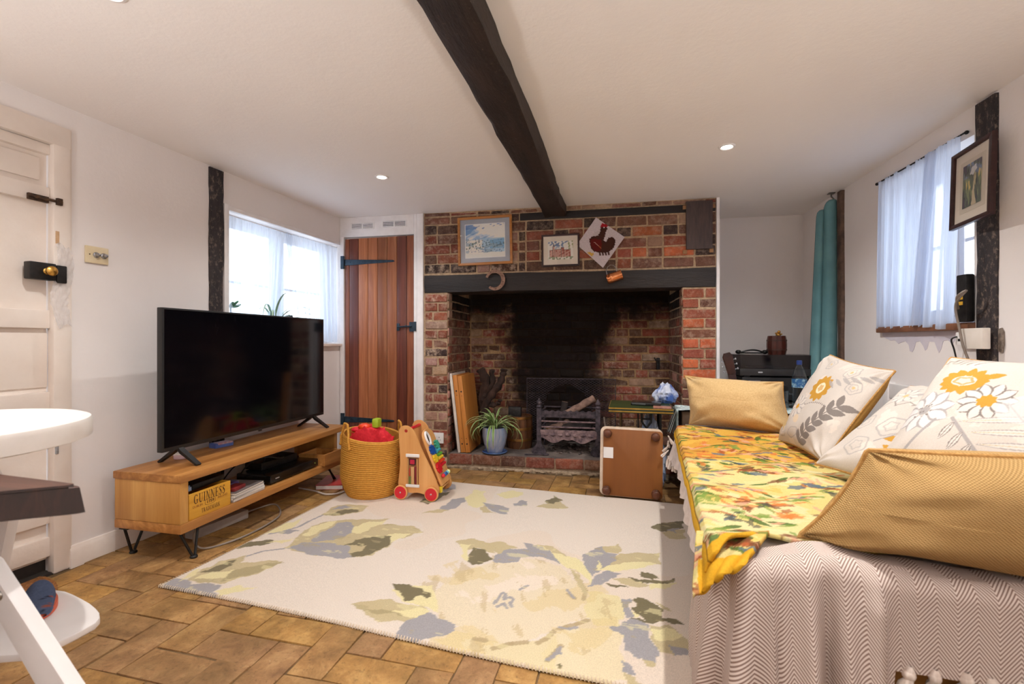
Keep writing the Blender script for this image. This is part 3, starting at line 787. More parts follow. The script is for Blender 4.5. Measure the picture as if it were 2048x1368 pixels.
def facing(t, lo=.04, p=4.5):
    lw_ = t.new('ShaderNodeLayerWeight'); lw_.inputs[0].default_value = .5
    return t.math('ADD', lo, t.math('MULTIPLY', t.math('POWER', lw_.outputs['Facing'], p), .8))
def picglass():
    t = NT('picture_glass'); t.n.remove(t.b)
    tb = t.new('ShaderNodeBsdfTransparent'); gl = t.new('ShaderNodeBsdfGlossy'); gl.inputs['Roughness'].default_value = .03
    m = t.new('ShaderNodeMixShader')
    t.link(facing(t), m.inputs[0]); t.link(tb.outputs[0], m.inputs[1]); t.link(gl.outputs[0], m.inputs[2]); t.link(m.outputs[0], t.out.inputs[0]); return t.m
M_PICGLASS = picglass()
def fbm(X, Y, f, seed, octv=4):
    r_ = np.random.default_rng(seed); out = np.zeros_like(X); a = 1
    for o in range(octv):
        for k in range(4):
            d = r_.normal(size=2)*f; out += a*.5*np.sin(X*d[0]+Y*d[1]+r_.random()*6.28)
        f *= 2; a *= .55
    return out
def sky_sea(P):
    X, Y = P.X, P.Y; n = fbm(X*1.0, Y*1.8, 3.0, 4)
    P.put((n > -.2) & (Y > .05), (186, 208, 232), .7); P.put((n > .3) & (Y > .1), (140, 180, 218), .8); P.put((n > .9) & (Y > .1), (96, 146, 204), .8); P.put((Y > .72) & (n > -.3), (84, 130, 192), .8); P.put((n < -.8) & (Y > 0), (238, 238, 234), .8)
    P.put((Y < .14) & (Y > -.72) & (X > -.1+.2*n), (156, 200, 230), .8); P.put((Y < .1-.12*(1-X)) & (Y > -.5) & (X > .25), (112, 172, 216), .8)
    m = fbm(X, Y, 6, 9); m2 = fbm(X, Y, 12, 14)
    P.put((Y < .12-.22*(X+1)) & (Y > -.75) & (m > .2), (150, 176, 196), .8); P.put((Y < .05-.2*X) & (Y > -.75) & (m2 > .9), (84, 116, 140), .8); P.put((Y < .05) & (Y > -.7) & (m2 < -1.1), (80, 118, 170), .7); P.put((Y < -.1) & (Y > -.7) & (X < -.2) & (m2 > 1.1), (92, 116, 92), .8)
    P.put(Y < -.76+.06*np.sin(X*4), (234, 234, 228), .9)
def townhall(P):
    X, Y = P.X, P.Y; n = fbm(X, Y, 7, 3); 
    P.put((Y > .15) & (n > .6), (172, 186, 206)); P.put((Y > .45) & (n > .2), (120, 140, 176))
    for x0, x1, y1 in ((-.85, -.6, .05), (-.6, -.45, .45), (-.45, .1, .12), (.05, .3, .3), (.3, .8, .05)):
        P.put((X > x0) & (X < x1) & (Y > -.75) & (Y < y1), (206, 160, 146)); P.put((X > x0) & (X < x1) & (Y > -.75) & (Y < y1) & (n > .4), (168, 96, 84)); P.put((np.abs(X-x0) < .015) & (Y > -.8) & (Y < y1), (70, 56, 60))
        P.put((np.abs(Y-y1) < .02) & (X > x0) & (X < x1), (70, 56, 60))
    P.poly([(-.62, .42), (-.525, .85), (-.43, .42)], (120, 116, 132)); P.put((Y < -.7) & (n > .1), (150, 160, 130)); P.put((X > .6) & (Y > .1) & (n > .1), (160, 166, 120))
def garden(P):
    X, Y = P.X, P.Y; n = fbm(X, Y*.8, 5, 12); P.put(Y < 2, (96, 108, 98)); P.put(n > .4, (134, 146, 110)); P.put(n < -.5, (52, 64, 70)); P.put((n > .2) & (Y > .35), (120, 138, 170)); P.put((n < -.9), (84, 70, 96))
    P.poly([(.0, -1), (.5, -1), (.25, -.3), (.45, .3), (.3, .35), (.08, -.25)], (216, 200, 170), .9, .02, 9); P.ell(.15, .62, .35, .18, .3, (222, 222, 226), .9, .3); P.ell(.3, .2, .12, .35, 0, (196, 186, 140), .7, .4); P.put((n > 1.2), (226, 200, 120))
M_MOUNTGREY = mat('grey_mount_board', (160, 166, 180), (168, 174, 186), .8); M_MOUNTCR = mat('cream_mount_board', (226, 216, 202), (232, 222, 208), .8)
M_FR_OAK = wood('honey_frame_wood', (156, 98, 44), (192, 132, 70), 0, 30, .35); M_FR_DARK = wood('dark_frame_wood', (40, 22, 24), (70, 40, 38), 0, 30, .35)
framed('framed_picture', 'watercolour of blue sky and sea in a honey wood frame with grey mount', ch(.521, -.006, 1.832), CA, .447, .388, .020, .022, M_FR_OAK, M_MOUNTGREY, .318, .262, sky_sea, math.radians(-1.0), .006, mat('white_mount_edge', (240, 240, 240), None, .8))
framed('framed_picture', 'small print of a red brick building in a thin dark frame', ch(1.124, -.006, 1.732), CA, .294, .250, .014, .018, M_FR_DARK, M_MOUNTCR, .196, .142, townhall, math.radians(-.6))
t_ = framed('framed_picture', 'garden print in a dark frame hung askew on the dark post', rw(2.415, .052, 1.706), RA, .255, .345, .018, .022, M_FR_DARK, M_MOUNTCR, .115, .19, garden, math.radians(-3.5), .02, mat('pale_mount_edge', (214, 204, 188), None, .8))
t_.rotation_euler = (math.radians(-3), math.radians(-2.5), RA+math.radians(-4))
# rug-hooked rooster, hung by one corner
def rooster(P):
    X, Y = P.X, P.Y
    P.put((np.sin(X*150) > .2) & (np.sin(Y*150) > .2), (150, 138, 146))
    dk, rd = (72, 44, 36), (118, 34, 34)
    P.poly([(-.47, -.05), (-.50, .14), (-.38, .26), (-.12, .28), (-.02, .42), (.0, .62), (.10, .70), (.26, .66), (.30, .55), (.22, .40), (.20, .25), (.12, .08), (.25, .02), (.34, .18), (.52, .20), (.66, .08), (.62, -.14), (.52, -.30), (.30, -.42), (.0, -.40), (-.28, -.36), (-.42, -.20)], dk, 1, .012, 40)
    P.poly([(-.46, -.02), (-.44, .15), (-.25, .16), (.02, .12), (.06, -.1), (.0, -.36), (-.26, -.33), (-.40, -.18)], (104, 32, 30), 1, .015, 40)
    P.poly([(-.02, .62), (.06, .78), (.16, .74), (.24, .80), (.28, .68), (.36, .66), (.24, .60), (.08, .62)], (160, 30, 40), 1, .01, 50)
    P.ell(.15, .60, .025, .03, 0, (230, 220, 220))
    for k in range(5): P.line([(-.30+.07*k, .02-.05*k), (-.22+.06*k, .0-.06*k)], .012, (196, 120, 70))
    for k in range(4): P.line([(-.05+.13*k, -.36), (-.02+.13*k, -.50)], .03, dk)
    P.poly([(-.62, -.34), (-.30, -.42), (-.36, -.56), (-.5, -.48)], (206, 160, 50), .9, .02, 40)
t_ = thing('rooster_canvas', 'diamond-hung white mesh canvas with a hooked brown rooster and red comb', 'canvas', ch(1.430, -.012, 1.780), rot=(0, 0, CA))
quad = np.array([(1.396, 1.973), (1.609, 1.814), (1.448, 1.587), (1.251, 1.771)])-np.array([1.430, 1.780])
nu = nv = 120
U, V = np.meshgrid(np.linspace(0, 1, nu), np.linspace(0, 1, nv), indexing='ij')
Q = quad[3]*((1-U)*(1-V))[..., None]+quad[2]*(U*(1-V))[..., None]+quad[1]*(U*V)[..., None]+quad[0]*((1-U)*V)[..., None]
P = Paint(Q[..., 0]/.17, Q[..., 1]/.19, (206, 194, 198)); rooster(P)
tuft = np.where(P.C[..., 0] < .20, .006, 0)*(.7+.3*np.sin(U*260)*np.sin(V*260))
gridmesh('canvas', np.stack([Q[..., 0], -.004-tuft+.004*np.sin(U*4)*np.sin(V*3), Q[..., 1]], -1), colmat('hooked_wool', .95, .6, 300, .2, 300), t_, P.C)
g = G(); g.prism([tuple(q) for q in quad], -.001, .004, 'xz'); g.obj('backing', mat('canvas_back', (188, 176, 178), None, .9), t_)
# horseshoe
M_OLDIRON = mat('rusty_horseshoe_iron', (118, 88, 74), (160, 126, 108), .8, .1, scale=40, bump=.5)
t_ = thing('horseshoe', 'old rusty horseshoe nailed open side left on the mantel beam', 'horseshoe', ch(.605, -.028, 1.51), CA)
g = G(); path = []
for k in range(33):
    a = math.radians(162-k*(292/32)); e = 1 if a > -PI/2 else 1
    path.append((.069*math.cos(a)*1.0, 0, .070*math.sin(a)+.002))
n = len(path); outer, inner = [], []
for i, p in enumerate(path):
    wdt = .009+.006*math.sin(PI*i/(n-1)); r_ = math.hypot(p[0], p[2]); outer.append((p[0]*(1+wdt/r_), p[2]*(1+wdt/r_))); inner.append((p[0]*(1-wdt/r_), p[2]*(1-wdt/r_)))
for i in range(n-1):
    q = [outer[i], outer[i+1], inner[i+1], inner[i]]; g.add([(a, -.005, b) for a, b in q]+[(a, .005, b) for a, b in q], [(0, 1, 2, 3), (7, 6, 5, 4), (0, 4, 5, 1), (2, 6, 7, 3)]+([(3, 7, 4, 0)] if i == 0 else [])+([(1, 5, 6, 2)] if i == n-2 else []))
bmesh.ops.remove_doubles(g.bm, verts=g.bm.verts[:], dist=1e-5)
g.obj('shoe', M_OLDIRON, t_)
for i in (5, 9, 13, 19, 23, 27): g = G(); g.ball((path[i][0], -.005, path[i][2]), .0035, 6); g.obj('nail', M_RUST, t_)
# half copper mug
M_COPPER = mat('polished_copper', (196, 112, 66), (226, 150, 100), .22, .9, scale=14)
t_ = thing('copper_mug', 'small polished copper half mug hung tilted by its wire handle on the mantel beam', 'mug', ch(1.532, -.022, 1.513), CA, rot=(0, math.radians(-17), CA))
prof = [(-.058, .030), (-.052, .036), (-.030, .037), (-.026, .040), (-.018, .037), (.048, .037), (.058, .040), (.060, .036)]
g = G()
for (x0, r0), (x1, r1) in zip(prof, prof[1:]):
    for k in range(14):
        a0, a1 = PI*k/14, PI*(k+1)/14
        g.add([(x, -r*math.sin(a)*.9, r*math.cos(a)) for x, r, a in ((x0, r0, a0), (x1, r1, a0), (x1, r1, a1), (x0, r0, a1))], [(0, 1, 2, 3)])
for x, r in (prof[0], prof[-1]): g.add([(x, -r*math.sin(PI*k/14)*.9, r*math.cos(PI*k/14)) for k in range(15)], [tuple(range(15))])
bmesh.ops.remove_doubles(g.bm, verts=g.bm.verts[:], dist=1e-5); g.obj('mug_body', M_COPPER, t_)
g = G(); g.tube([(-.046, -.012, .034), (-.044, -.012, .06), (-.026, -.012, .088), (.0, -.012, .094), (.020, -.012, .084), (.030, -.012, .06), (.028, -.012, .036)], .0035, 8); lab(g.obj('handle', mat('grey_wire', (140, 132, 130), None, .35, .8), t_), 'grey wire handle')
# iron plate high on the brickwork
t_ = thing('wall_board', 'dark brown rectangular board fixed high on the brickwork near the alcove', 'board', ch(2.143, -.010, 1.882), CA)
g = G(); g.ext(-.092, .092, -.012, .008, -.178, .176, .004); g.jitter(.002, 9); g.obj('board', mat('dark_brown_board', (62, 48, 48), (82, 66, 62), .55, scale=9, stretch=(6, 6, 1), bump=.2), t_)
g = G()
for x, z in ((-.10, .135), (-.10, -.195), (.098, .135), (.085, -.19)): g.ext(x-.014, x+.014, -.006, .008, z-.014, z+.014, .002)
g.obj('wood_plug', mat('raw_wood_plug', (150, 108, 72), (176, 132, 92), .8), t_)
# switch plate, sockets
M_IVORY = mat('ivory_plastic', (214, 196, 160), (222, 206, 172), .35); M_WPLAST = mat('white_plastic', (232, 230, 230), (238, 236, 236), .3)
t_ = thing('dimmer_switch', 'ivory switch plate with two round knobs on the wall by the white door', 'switch', lw(1.653, .001, 1.432), LA)
g = G(); g.ext(-.048, .048, -.010, .0, -.040, .040, .004); g.obj('plate', M_IVORY, t_)
for x in (-.006, .026):
    g = G(); g.lathe([(.013, 0), (.013, .004), (.009, .006), (.008, .020), (.004, .022), (0, .022)], (x, -.010, 0), 14, Matrix.Rotation(PI/2, 3, 'X')); g.obj('knob', mat('steel_knob', (120, 120, 128), (170, 170, 176), .3, .9), t_)
g = G(); g.ball((-.032, -.0105, 0), .003, 8, (1, .5, 1)); g.obj('screw', M_RUST, t_)
M_HOLE = mat('socket_hole', (20, 20, 22), None, .8)
def socket(label, loc, rz, plug):
    t = thing('wall_socket', label, 'socket', loc, rz)
    g = G(); g.ext(-.073, .073, -.012, .0, -.043, .043, .003); g.obj('plate', M_WPLAST, t)
    for x in (-.036, .036):
        if x < 0 and plug: continue
        for dx, dz, wx, wz in ((0, .012, .0025, .004), (-.011, -.010, .0035, .002), (.011, -.010, .0035, .002)):
            g = G(); g.ext(x+dx-wx, x+dx+wx, -.0125, -.011, dz-wz-.005, dz+wz-.005); g.obj('slot', M_HOLE, t, smooth=False)
        g = G(); g.ext(x-.02-.0045, x-.02+.0045, -.015, -.011, .016, .030, .001); g.obj('rocker', M_WPLAST, t)
    return t
socket('white double wall socket low on the brick pier beside the baby walker', ch(.100, -.004, .235), CA, True)
t_ = thing('plug', 'black plug pushed into the wall socket on the brick pier', 'plug', ch(.064, -.0165, .232), CA)
g = G(); g.prism([(.022*math.cos(a*PI/8), .026*math.sin(a*PI/8)) for a in range(16)], -.022, .0, 'xz', .003); g.obj('plug_body', M_BLACKM, t_)
# ------------------------------------------------------------------ television and its stand
M_STAIN = wood('stained_pine_board', (140, 88, 40), (204, 148, 84), 1, 16, .42, .12, False, True, .4)
M_STAINX = wood('stained_pine_end_board', (146, 94, 46), (208, 152, 86), 0, 16, .42, .12, False, True, .4)
M_STAINV = wood('stained_pine_side', (176, 122, 58), (214, 164, 94), 2, 14, .4, .1, False, False, .45)
M_ENDG = wood('pine_end_grain', (92, 54, 26), (140, 90, 48), 0, 40, .55, .2)
SW, SL = .395, 1.335
st = thing('tv_stand', 'long low pine television stand with open shelf on black hairpin legs', 'tv stand', (-2.354, 1.663, 0), math.radians(1.0))
g = G(); g.ext(0, SW, 0, SL, .374, .41, .005); g.obj('top_board', M_STAIN, st)
g = G(); g.ext(.004, SW-.004, .003, SL-.02, .14, .184, .006); g.obj('bottom_board', M_STAIN, st)
g = G(); g.ext(.006, SW-.008, .004, .046, .1845, .3735, .003); g.obj('side_panel', M_STAINV, st)
g = G(); g.ext(.006, SW-.06, SL-.085, SL-.045, .1845, .3735, .003); g.obj('side_panel', M_STAINV, st)
for (x, y) in ((.07, .05), (.355, .075), (.07, SL-.09), (.33, SL-.09)):
    g = G()
    dy = .055 if y < .5 else -.055
    if x > .2 or True:
        a, b = (x-.02, y-.035), (x-.01, y+.06) if y < .5 else (x-.01, y-.06)
        c = (x+.014 if x > .2 else x-.03, y+.012)
        g.tube([(a[0], a[1], .14), (c[0], c[1]-.008, .016), (c[0]+.004, c[1]-.004, .006), (c[0]+.004, c[1]+.006, .006), (c[0], c[1]+.010, .016), (b[0], b[1], .14)], .0062, 8)
        g.lathe([(.0, .0), (.016, 0), (.017, .006), (.012, .012), (0, .013)], (c[0]+.003, c[1], 0), 12)
        g.ext(min(a[0], b[0])-.02, max(a[0], b[0])+.02, min(a[1], b[1])-.01, max(a[1], b[1])+.01, .135, .1395)
    g.obj('leg', M_BLACKM, st)
tv = thing('television', 'large switched off flat television with a smudged black screen', 'television', (-2.155, 1.739, 0), PI/2)
TW, TZ0, TZ1 = 1.219, .487, 1.187
g = G(); g.ext(0, TW, -.002, .030, TZ0, TZ1, .004); g.ext(.15, TW-.15, .028, .065, TZ0+.02, TZ0+.42, .012); g.obj('casing', mat('tv_plastic', (20, 20, 21), (27, 27, 28), .4), tv)
def screen_mat():
    t = NT('tv_screen'); t.set(.12, 0, .5); v = t.coord('Object')
    n = t.noise(v, 2.3, 4, .6, .5); n2 = t.noise(t.coord('Object', (14, 14, 7)), 2.0, 5, .8, 1.5)
    m = t.math('MULTIPLY', t.ramp(n, [(.45, (0, 0, 0, 1)), (.75, (1, 1, 1, 1))]), t.ramp(n2, [(.55, (0, 0, 0, 1)), (.8, (1, 1, 1, 1))]))
    t.base(t.mix(m, (.0022, .0020, .0034), (.022, .020, .026)))
    r_ = t.math('ADD', t.math('MULTIPLY', m, .35), .10); t.link(r_, t.b.inputs['Roughness']); return t.m
g = G(); g.ext(.011, TW-.011, -.0032, -.0015, TZ0+.020, TZ1-.009); g.obj('screen', screen_mat(), tv, smooth=False)
g = G(); g.ext(TW/2-.012, TW/2+.012, -.006, .0, TZ0-.008, TZ0+.006, .002); g.obj('badge', mat('chrome_badge', (70, 70, 74), None, .3, .8), tv)
for y in (.098, 1.115):
    for sx in (-1, 1):
        g = G()
        e = .128 if sx < 0 else .120
        A = [(y-.016, sx*.012+.014, TZ0+.004), (y+.016, sx*.012+.014, TZ0+.004)]
        P_ = []
        for (yy, zz, hw) in ((.012*sx+.014, TZ0+.010, .013), (.030*sx+.014, TZ0-.006, .014), (sx*e+.014, .418, .013)):
            P_.append([(y-hw, yy, zz), (y+hw, yy, zz), (y+hw, yy-sx*.006, zz-.016 if zz > .43 else .4105), (y-hw, yy-sx*.006, zz-.016 if zz > .43 else .4105)])
        vs = [g.bm.verts.new(p) for r in P_ for p in r]
        for k in range(2):
            for q in range(4): g.bm.faces.new((vs[4*k+q], vs[4*k+(q+1) % 4], vs[4*k+4+(q+1) % 4], vs[4*k+4+q]))
        g.bm.faces.new(vs[:4]); g.bm.faces.new(vs[-4:])
        g.obj('leg', M_BLACKM, tv)
# small things on top, behind the screen
t_ = thing('tissue_packet', 'small blue and white packet lying behind the television', 'packet', (-2.285, 2.20, .41), math.radians(80))
g = G(); g.ext(-.055, .055, -.03, .03, 0, .028, .006); g.obj('packet', mat('blue_film', (64, 92, 170), (92, 120, 190), .35), t_)
g = G(); g.ext(-.04, .05, -.0315, .02, .018, .0295, .005); lab(g.obj('print', mat('white_print', (220, 214, 226), (206, 150, 170), .4, scale=60), t_), 'white and pink printed front')
t_ = thing('small_tub', 'little pinkish white tub behind the near foot of the television', 'tub', (-2.26, 1.925, .41))
g = G(); g.lathe([(.0, 0), (.028, 0), (.031, .004), (.031, .022), (.027, .026)], (0, 0, 0), 18); g.obj('tub', mat('pink_white_plastic', (216, 190, 200), None, .4), t_)
g = G(); g.lathe([(.0, .034), (.028, .034), (.032, .03), (.032, .024), (0, .024)], (0, 0, 0), 18); g.obj('lid', M_WPLAST, t_)

# crate with printed front in the shelf
M_CRATE = wood('yellow_crate_wood', (176, 118, 30), (226, 172, 66), 1, 18, .5, .1)
M_INK = mat('dark_brown_ink', (62, 36, 18), (78, 46, 24), .7); M_INK2 = mat('faded_brown_ink', (150, 98, 40), (160, 108, 48), .7)
ct = thing('wooden_crate', 'yellow wooden crate with dark printed lettering at the near end of the shelf', 'crate', (-1.972, 1.722, .1845), math.radians(91))
CWD, CHT = .236, .122
g = G(); g.ext(0, CWD, -.0, .010, 0, CHT, .0015); g.obj('front_board', wood('crate_front_wood', (186, 128, 34), (228, 176, 68), 0, 18, .5, .1), ct)
g = G(); g.ext(0, CWD, .20, .21, 0, CHT, .0015); g.obj('back_board', M_CRATE, ct)
for x in (0, CWD-.01):
    g = G(); g.ext(x, x+.01, .0105, .1995, 0, CHT, .0015); g.obj('end_board', M_CRATE, ct)
g = G(); g.ext(.0105, CWD-.0105, .0105, .1995, 0, .008); g.obj('base_board', M_CRATE, ct)
def lettering(txt, size, x, z, m, parent, y=-.0006, width=None, name='lettering', font=None, rot=(PI/2, 0, 0), ext=.0003):
    cu = bpy.data.curves.new(name, 'FONT'); cu.body = txt; cu.size = size; cu.align_x = 'CENTER'; cu.align_y = 'CENTER'; cu.extrude = ext; cu.offset = size*.018 if m is M_INK else .0
    tmp = bpy.data.objects.new(name, cu); COL.objects.link(tmp)
    dg = bpy.context.evaluated_depsgraph_get(); me = bpy.data.meshes.new_from_object(tmp.evaluated_get(dg))
    bpy.data.objects.remove(tmp); bpy.data.curves.remove(cu)
    xs = [v.co.x for v in me.vertices]; w0 = max(xs)-min(xs)
    k = width/w0 if width else 1
    for v in me.vertices: v.co.x *= k
    me.materials.clear(); o = link(name, me, m, parent, (x, y, z)); o.rotation_euler = rot
    tag(o, kind='stuff'); return o
def _r(x0, y0, x1, y1): return [(x0, y0), (x1, y0), (x1, y1), (x0, y1)]
def _rb(pts, ws):
    out = []
    for i in range(len(pts)-1):
        (xa, ya), (xb, yb) = pts[i], pts[i+1]; l_ = math.hypot(xb-xa, yb-ya); nx, ny = -(yb-ya)/l_, (xb-xa)/l_
        def nrm(k):
            a_, b_ = pts[max(k-1, 0)], pts[min(k+1, len(pts)-1)]; m_ = math.hypot(b_[0]-a_[0], b_[1]-a_[1]); return -(b_[1]-a_[1])/m_, (b_[0]-a_[0])/m_
        n0, n1 = nrm(i), nrm(i+1); w0, w1 = ws[i]/2, ws[i+1]/2
        out.append([(xa+n0[0]*w0, ya+n0[1]*w0), (xa-n0[0]*w0, ya-n0[1]*w0), (xb-n1[0]*w1, yb-n1[1]*w1), (xb+n1[0]*w1, yb+n1[1]*w1)])
    return out
GLY = {
 'I': (.42, [_r(.12, 0, .28, 1), _r(0, 0, .4, .06), _r(0, .94, .4, 1)]),
 'N': (.82, [_r(.1, 0, .16, 1), _r(.64, 0, .70, 1), [(.06, 1), (.24, 1), (.70, 0), (.60, 0)], _r(0, 0, .27, .06), _r(0, .94, .2, 1), _r(.54, .94, .8, 1)]),
 'E': (.68, [_r(.1, 0, .26, 1), _r(.0, 0, .62, .06), _r(.0, .94, .62, 1), _r(.26, .47, .48, .53), _r(.57, 0, .62, .24), _r(.57, .76, .62, 1), _r(.44, .38, .49, .62)]),
 'U': (.80, [_r(.1, .3, .26, 1), _r(.62, .3, .68, 1), _r(0, .94, .36, 1), _r(.52, .94, .78, 1)]+_rb([(.18, .31), (.22, .14), (.32, .055), (.44, .04), (.56, .09), (.63, .2), (.65, .31)], [.16, .15, .12, .09, .08, .07, .06])),
 'S': (.60, _rb([(.49, .78), (.42, .92), (.28, .96), (.15, .88), (.13, .74), (.24, .60), (.38, .48), (.46, .34), (.44, .16), (.34, .05), (.22, .035), (.10, .11), (.05, .26)], [.06, .07, .08, .11, .14, .17, .18, .15, .12, .09, .07, .06, .06])+[_r(.46, .74, .51, .99), _r(.03, .01, .08, .27)]),
 'G': (.86, _rb([(.68, .76), (.60, .90), (.44, .965), (.28, .92), (.16, .76), (.12, .5), (.16, .24), (.28, .08), (.44, .035), (.58, .07), (.65, .16)], [.06, .07, .07, .10, .15, .17, .15, .10, .07, .08, .10])+[_r(.58, .06, .73, .42), _r(.48, .40, .82, .46), _r(.66, .72, .71, .98)]),
 'T': (.78, [_r(.3, 0, .46, 1), _r(0, .94, .76, 1), _r(0, .74, .05, 1), _r(.71, .74, .76, 1), _r(.2, 0, .56, .06)]),
 'R': (.78, [_r(.1, 0, .26, 1), [(.32, .52), (.48, .52), (.76, 0), (.58, 0)], _r(0, 0, .36, .06), _r(0, .94, .2, 1)]+_rb([(.2, .965), (.42, .955), (.54, .88), (.57, .75), (.54, .62), (.42, .53), (.22, .51)], [.06, .07, .11, .15, .11, .07, .06])),
 'A': (.84, [[(.06, 0), (.13, 0), (.42, .98), (.36, 1)], [(.34, 1), (.46, 1), (.76, 0), (.58, 0)], _r(.2, .3, .58, .36), _r(0, 0, .22, .05), _r(.5, 0, .84, .05)]),
 'D': (.80, [_r(.1, 0, .26, 1), _r(0, 0, .2, .06), _r(0, .94, .2, 1)]+_rb([(.2, .97), (.42, .95), (.60, .82), (.66, .5), (.60, .18), (.42, .05), (.2, .03)], [.06, .07, .12, .16, .12, .07, .06])),
 'M': (1.02, [_r(.1, 0, .16, 1), _r(.74, 0, .9, 1), [(.06, 1), (.24, 1), (.54, .12), (.46, 0)], [(.46, 0), (.52, .06), (.78, 1), (.74, 1)], _r(0, 0, .26, .06), _r(.66, 0, 1, .06), _r(0, .94, .2, 1), _r(.76, .94, 1, 1)]),
 'K': (.84, [_r(.1, 0, .26, 1), [(.24, .42), (.31, .40), (.66, .96), (.57, .96)], [(.32, .52), (.46, .62), (.80, 0), (.60, 0)], _r(0, 0, .36, .06), _r(0, .94, .36, 1), _r(.48, .94, .76, 1), _r(.5, 0, .86, .06)])}
def serif(txt, size, x, z, m, parent, width):
    """printed roman capitals, each letter built from its strokes and serifs, a hair proud of the board"""
    tot = sum(GLY[c][0]+.10 for c in txt)-.10; k = width/tot; cx = x-width/2; g = G(); q = 0
    for c in txt:
        w_, polys = GLY[c]
        for p in polys:
            q += 1; y = -.0005-.000004*q
            g.add([(cx+a*k, y, z+(b-.5)*size) for a, b in p], [tuple(range(len(p)))])
        cx += (w_+.10)*k
    o = g.obj('lettering', m, parent, smooth=False); tag(o, kind='stuff'); return o
serif('GUINNESS', .044, .113, .091, M_INK, ct, .178)
serif('TRADEMARK', .020, .118, .026, M_INK, ct, .104)
lettering('DUBLIN', .0165, .045, .056, M_INK2, ct, width=.052); lettering('IRELAND', .0165, .187, .060, M_INK2, ct, width=.056)
lettering('1759', .019, .115, .058, M_INK, ct, width=.040)
g = G(); n_ = 28; ring = []
for k in range(n_):
    a = 2*PI*k/n_; ca_, sa_ = math.cos(a), math.sin(a); p_ = 4
    ring.append((.115+.029*math.copysign(abs(ca_)**.6, ca_), -.0004, .058+.0145*math.copysign(abs(sa_)**.6, sa_)))
g.tube(ring, .0007, 4, closed=True); g.obj('oval_border', M_INK, ct)
M_BLUEC = mat('blue_grey_plastic', (92, 112, 140), (150, 166, 188), .4, scale=30)
t_ = thing('toy_bricks', 'pale blue studded plastic piece on top of the yellow crate', 'toy', (-2.04, 1.752, .308), math.radians(95))
g = G(); g.ext(-.03, .06, -.025, .025, 0, .018, .002)
for i in range(5):
    for j in range(2): g.lathe([(.007, 0), (.007, .007), (0, .007)], (-.02+.0175*i, -.012+.024*j, .018), 10)
g.obj('studded_block', M_BLUEC, t_)
t_ = thing('black_case', 'flat black case lying across the yellow crate', 'case', (-2.085, 1.86, .3075), math.radians(93))
g = G(); g.ext(-.09, .10, -.07, .05, 0, .028, .006); g.obj('case', M_BLACKM, t_)
# magazines and papers
M_PAPERW = mat('page_edges', (214, 206, 200), (236, 230, 224), .8, scale=120, stretch=(1, 1, 20))
mags = [((200, 186, 176), .014), ((226, 220, 214), .010), ((150, 150, 158), .016), ((120, 112, 110), .010)]
z = .1845
for i, (c, h) in enumerate(mags):
    lb = ['white magazine at the bottom of the pile beside the crate', 'pale magazine second from the bottom of the pile beside the crate', 'grey magazine third from the bottom of the pile beside the crate', 'dark cover magazine topmost of the pile beside the crate'][i]
    t_ = thing('magazine', lb, 'magazine', (-2.085+.004*i, 2.09-.006*i, z), math.radians(1+[2, -1, 4, 7][i]), 'magazines in the stand')
    g = G(); g.ext(-.11, .10, -.115, .11, .0012, h-.0012); g.obj('pages', M_PAPERW, t_, smooth=False)
    g = G(); g.ext(-.112, .102, -.117, .112, h-.0012, h); g.ext(-.112, .102, -.117, .112, 0, .0012); g.ext(-.112, -.1105, -.117, .112, 0, h); g.obj('cover', mat('magazine_cover', tuple(v*.8 for v in c), c, .4, scale=20), t_, smooth=False)
    z += h+.0003
t_ = thing('red_card_box', 'small dark red box on the magazine pile', 'box', (-2.02, 2.03, z), .2)
g = G(); g.ext(-.03, .03, -.045, .045, 0, .018, .002); g.obj('box', mat('dark_red_card', (110, 28, 34), (140, 44, 44), .5), t_)
t_ = thing('purple_case', 'small purple case on the magazine pile behind the red box', 'case', (-2.09, 2.05, z), .1)
g = G(); g.ext(-.035, .03, -.06, .05, 0, .022, .004); g.obj('case', mat('purple_plastic', (62, 50, 96), (96, 84, 130), .35), t_)
# black boxes
M_GLOSSB = mat('gloss_black', (14, 14, 15), (20, 20, 21), .22)
t_ = thing('set_top_box', 'black set top box with tiny lights lying in the middle of the shelf', 'set top box', (-2.13, 2.43, .1845), math.radians(90))
g = G(); g.ext(-.17, .26, -.13, .11, .006, .056, .008); g.obj('case', M_GLOSSB, t_)
g = G(); g.ext(-.13, -.10, -.132, -.12, .028, .034); g.obj('badge', mat('silver_badge', (170, 170, 175), None, .4, .6), t_)
for x in (-.14, .23):
    g = G(); g.lathe([(.012, 0), (.012, .007), (0, .007)], (x, -.09, 0), 10); g.obj('foot', M_BLACKM, t_)
g = G(); g.ball((.225, -.1305, .032), .004, 8, (1, .4, 1)); lab(g.obj('indicator', mat('green_led', (130, 170, 60), None, .3), t_), 'tiny green light')
t_ = thing('router_box', 'smaller black box standing on the set top box', 'router', (-2.19, 2.50, .241), math.radians(86))
g = G(); g.ext(-.16, .13, -.07, .06, 0, .045, .006); g.obj('case', M_BLACKM, t_)
t_ = thing('pine_box', 'pale wooden box at the far end of the shelf beside the basket', 'box', (-2.06, 2.80, .1845), math.radians(91))
g = G(); g.ext(-.10, .085, -.10, .10, 0, .010); g.ext(-.10, -.088, -.10, .10, .01, .075); g.ext(.073, .085, -.10, .10, .01, .075); g.ext(-.088, .073, -.10, -.088, .01, .075); g.ext(-.088, .073, .088, .10, .01, .075); g.obj('box', M_STAINX, t_)
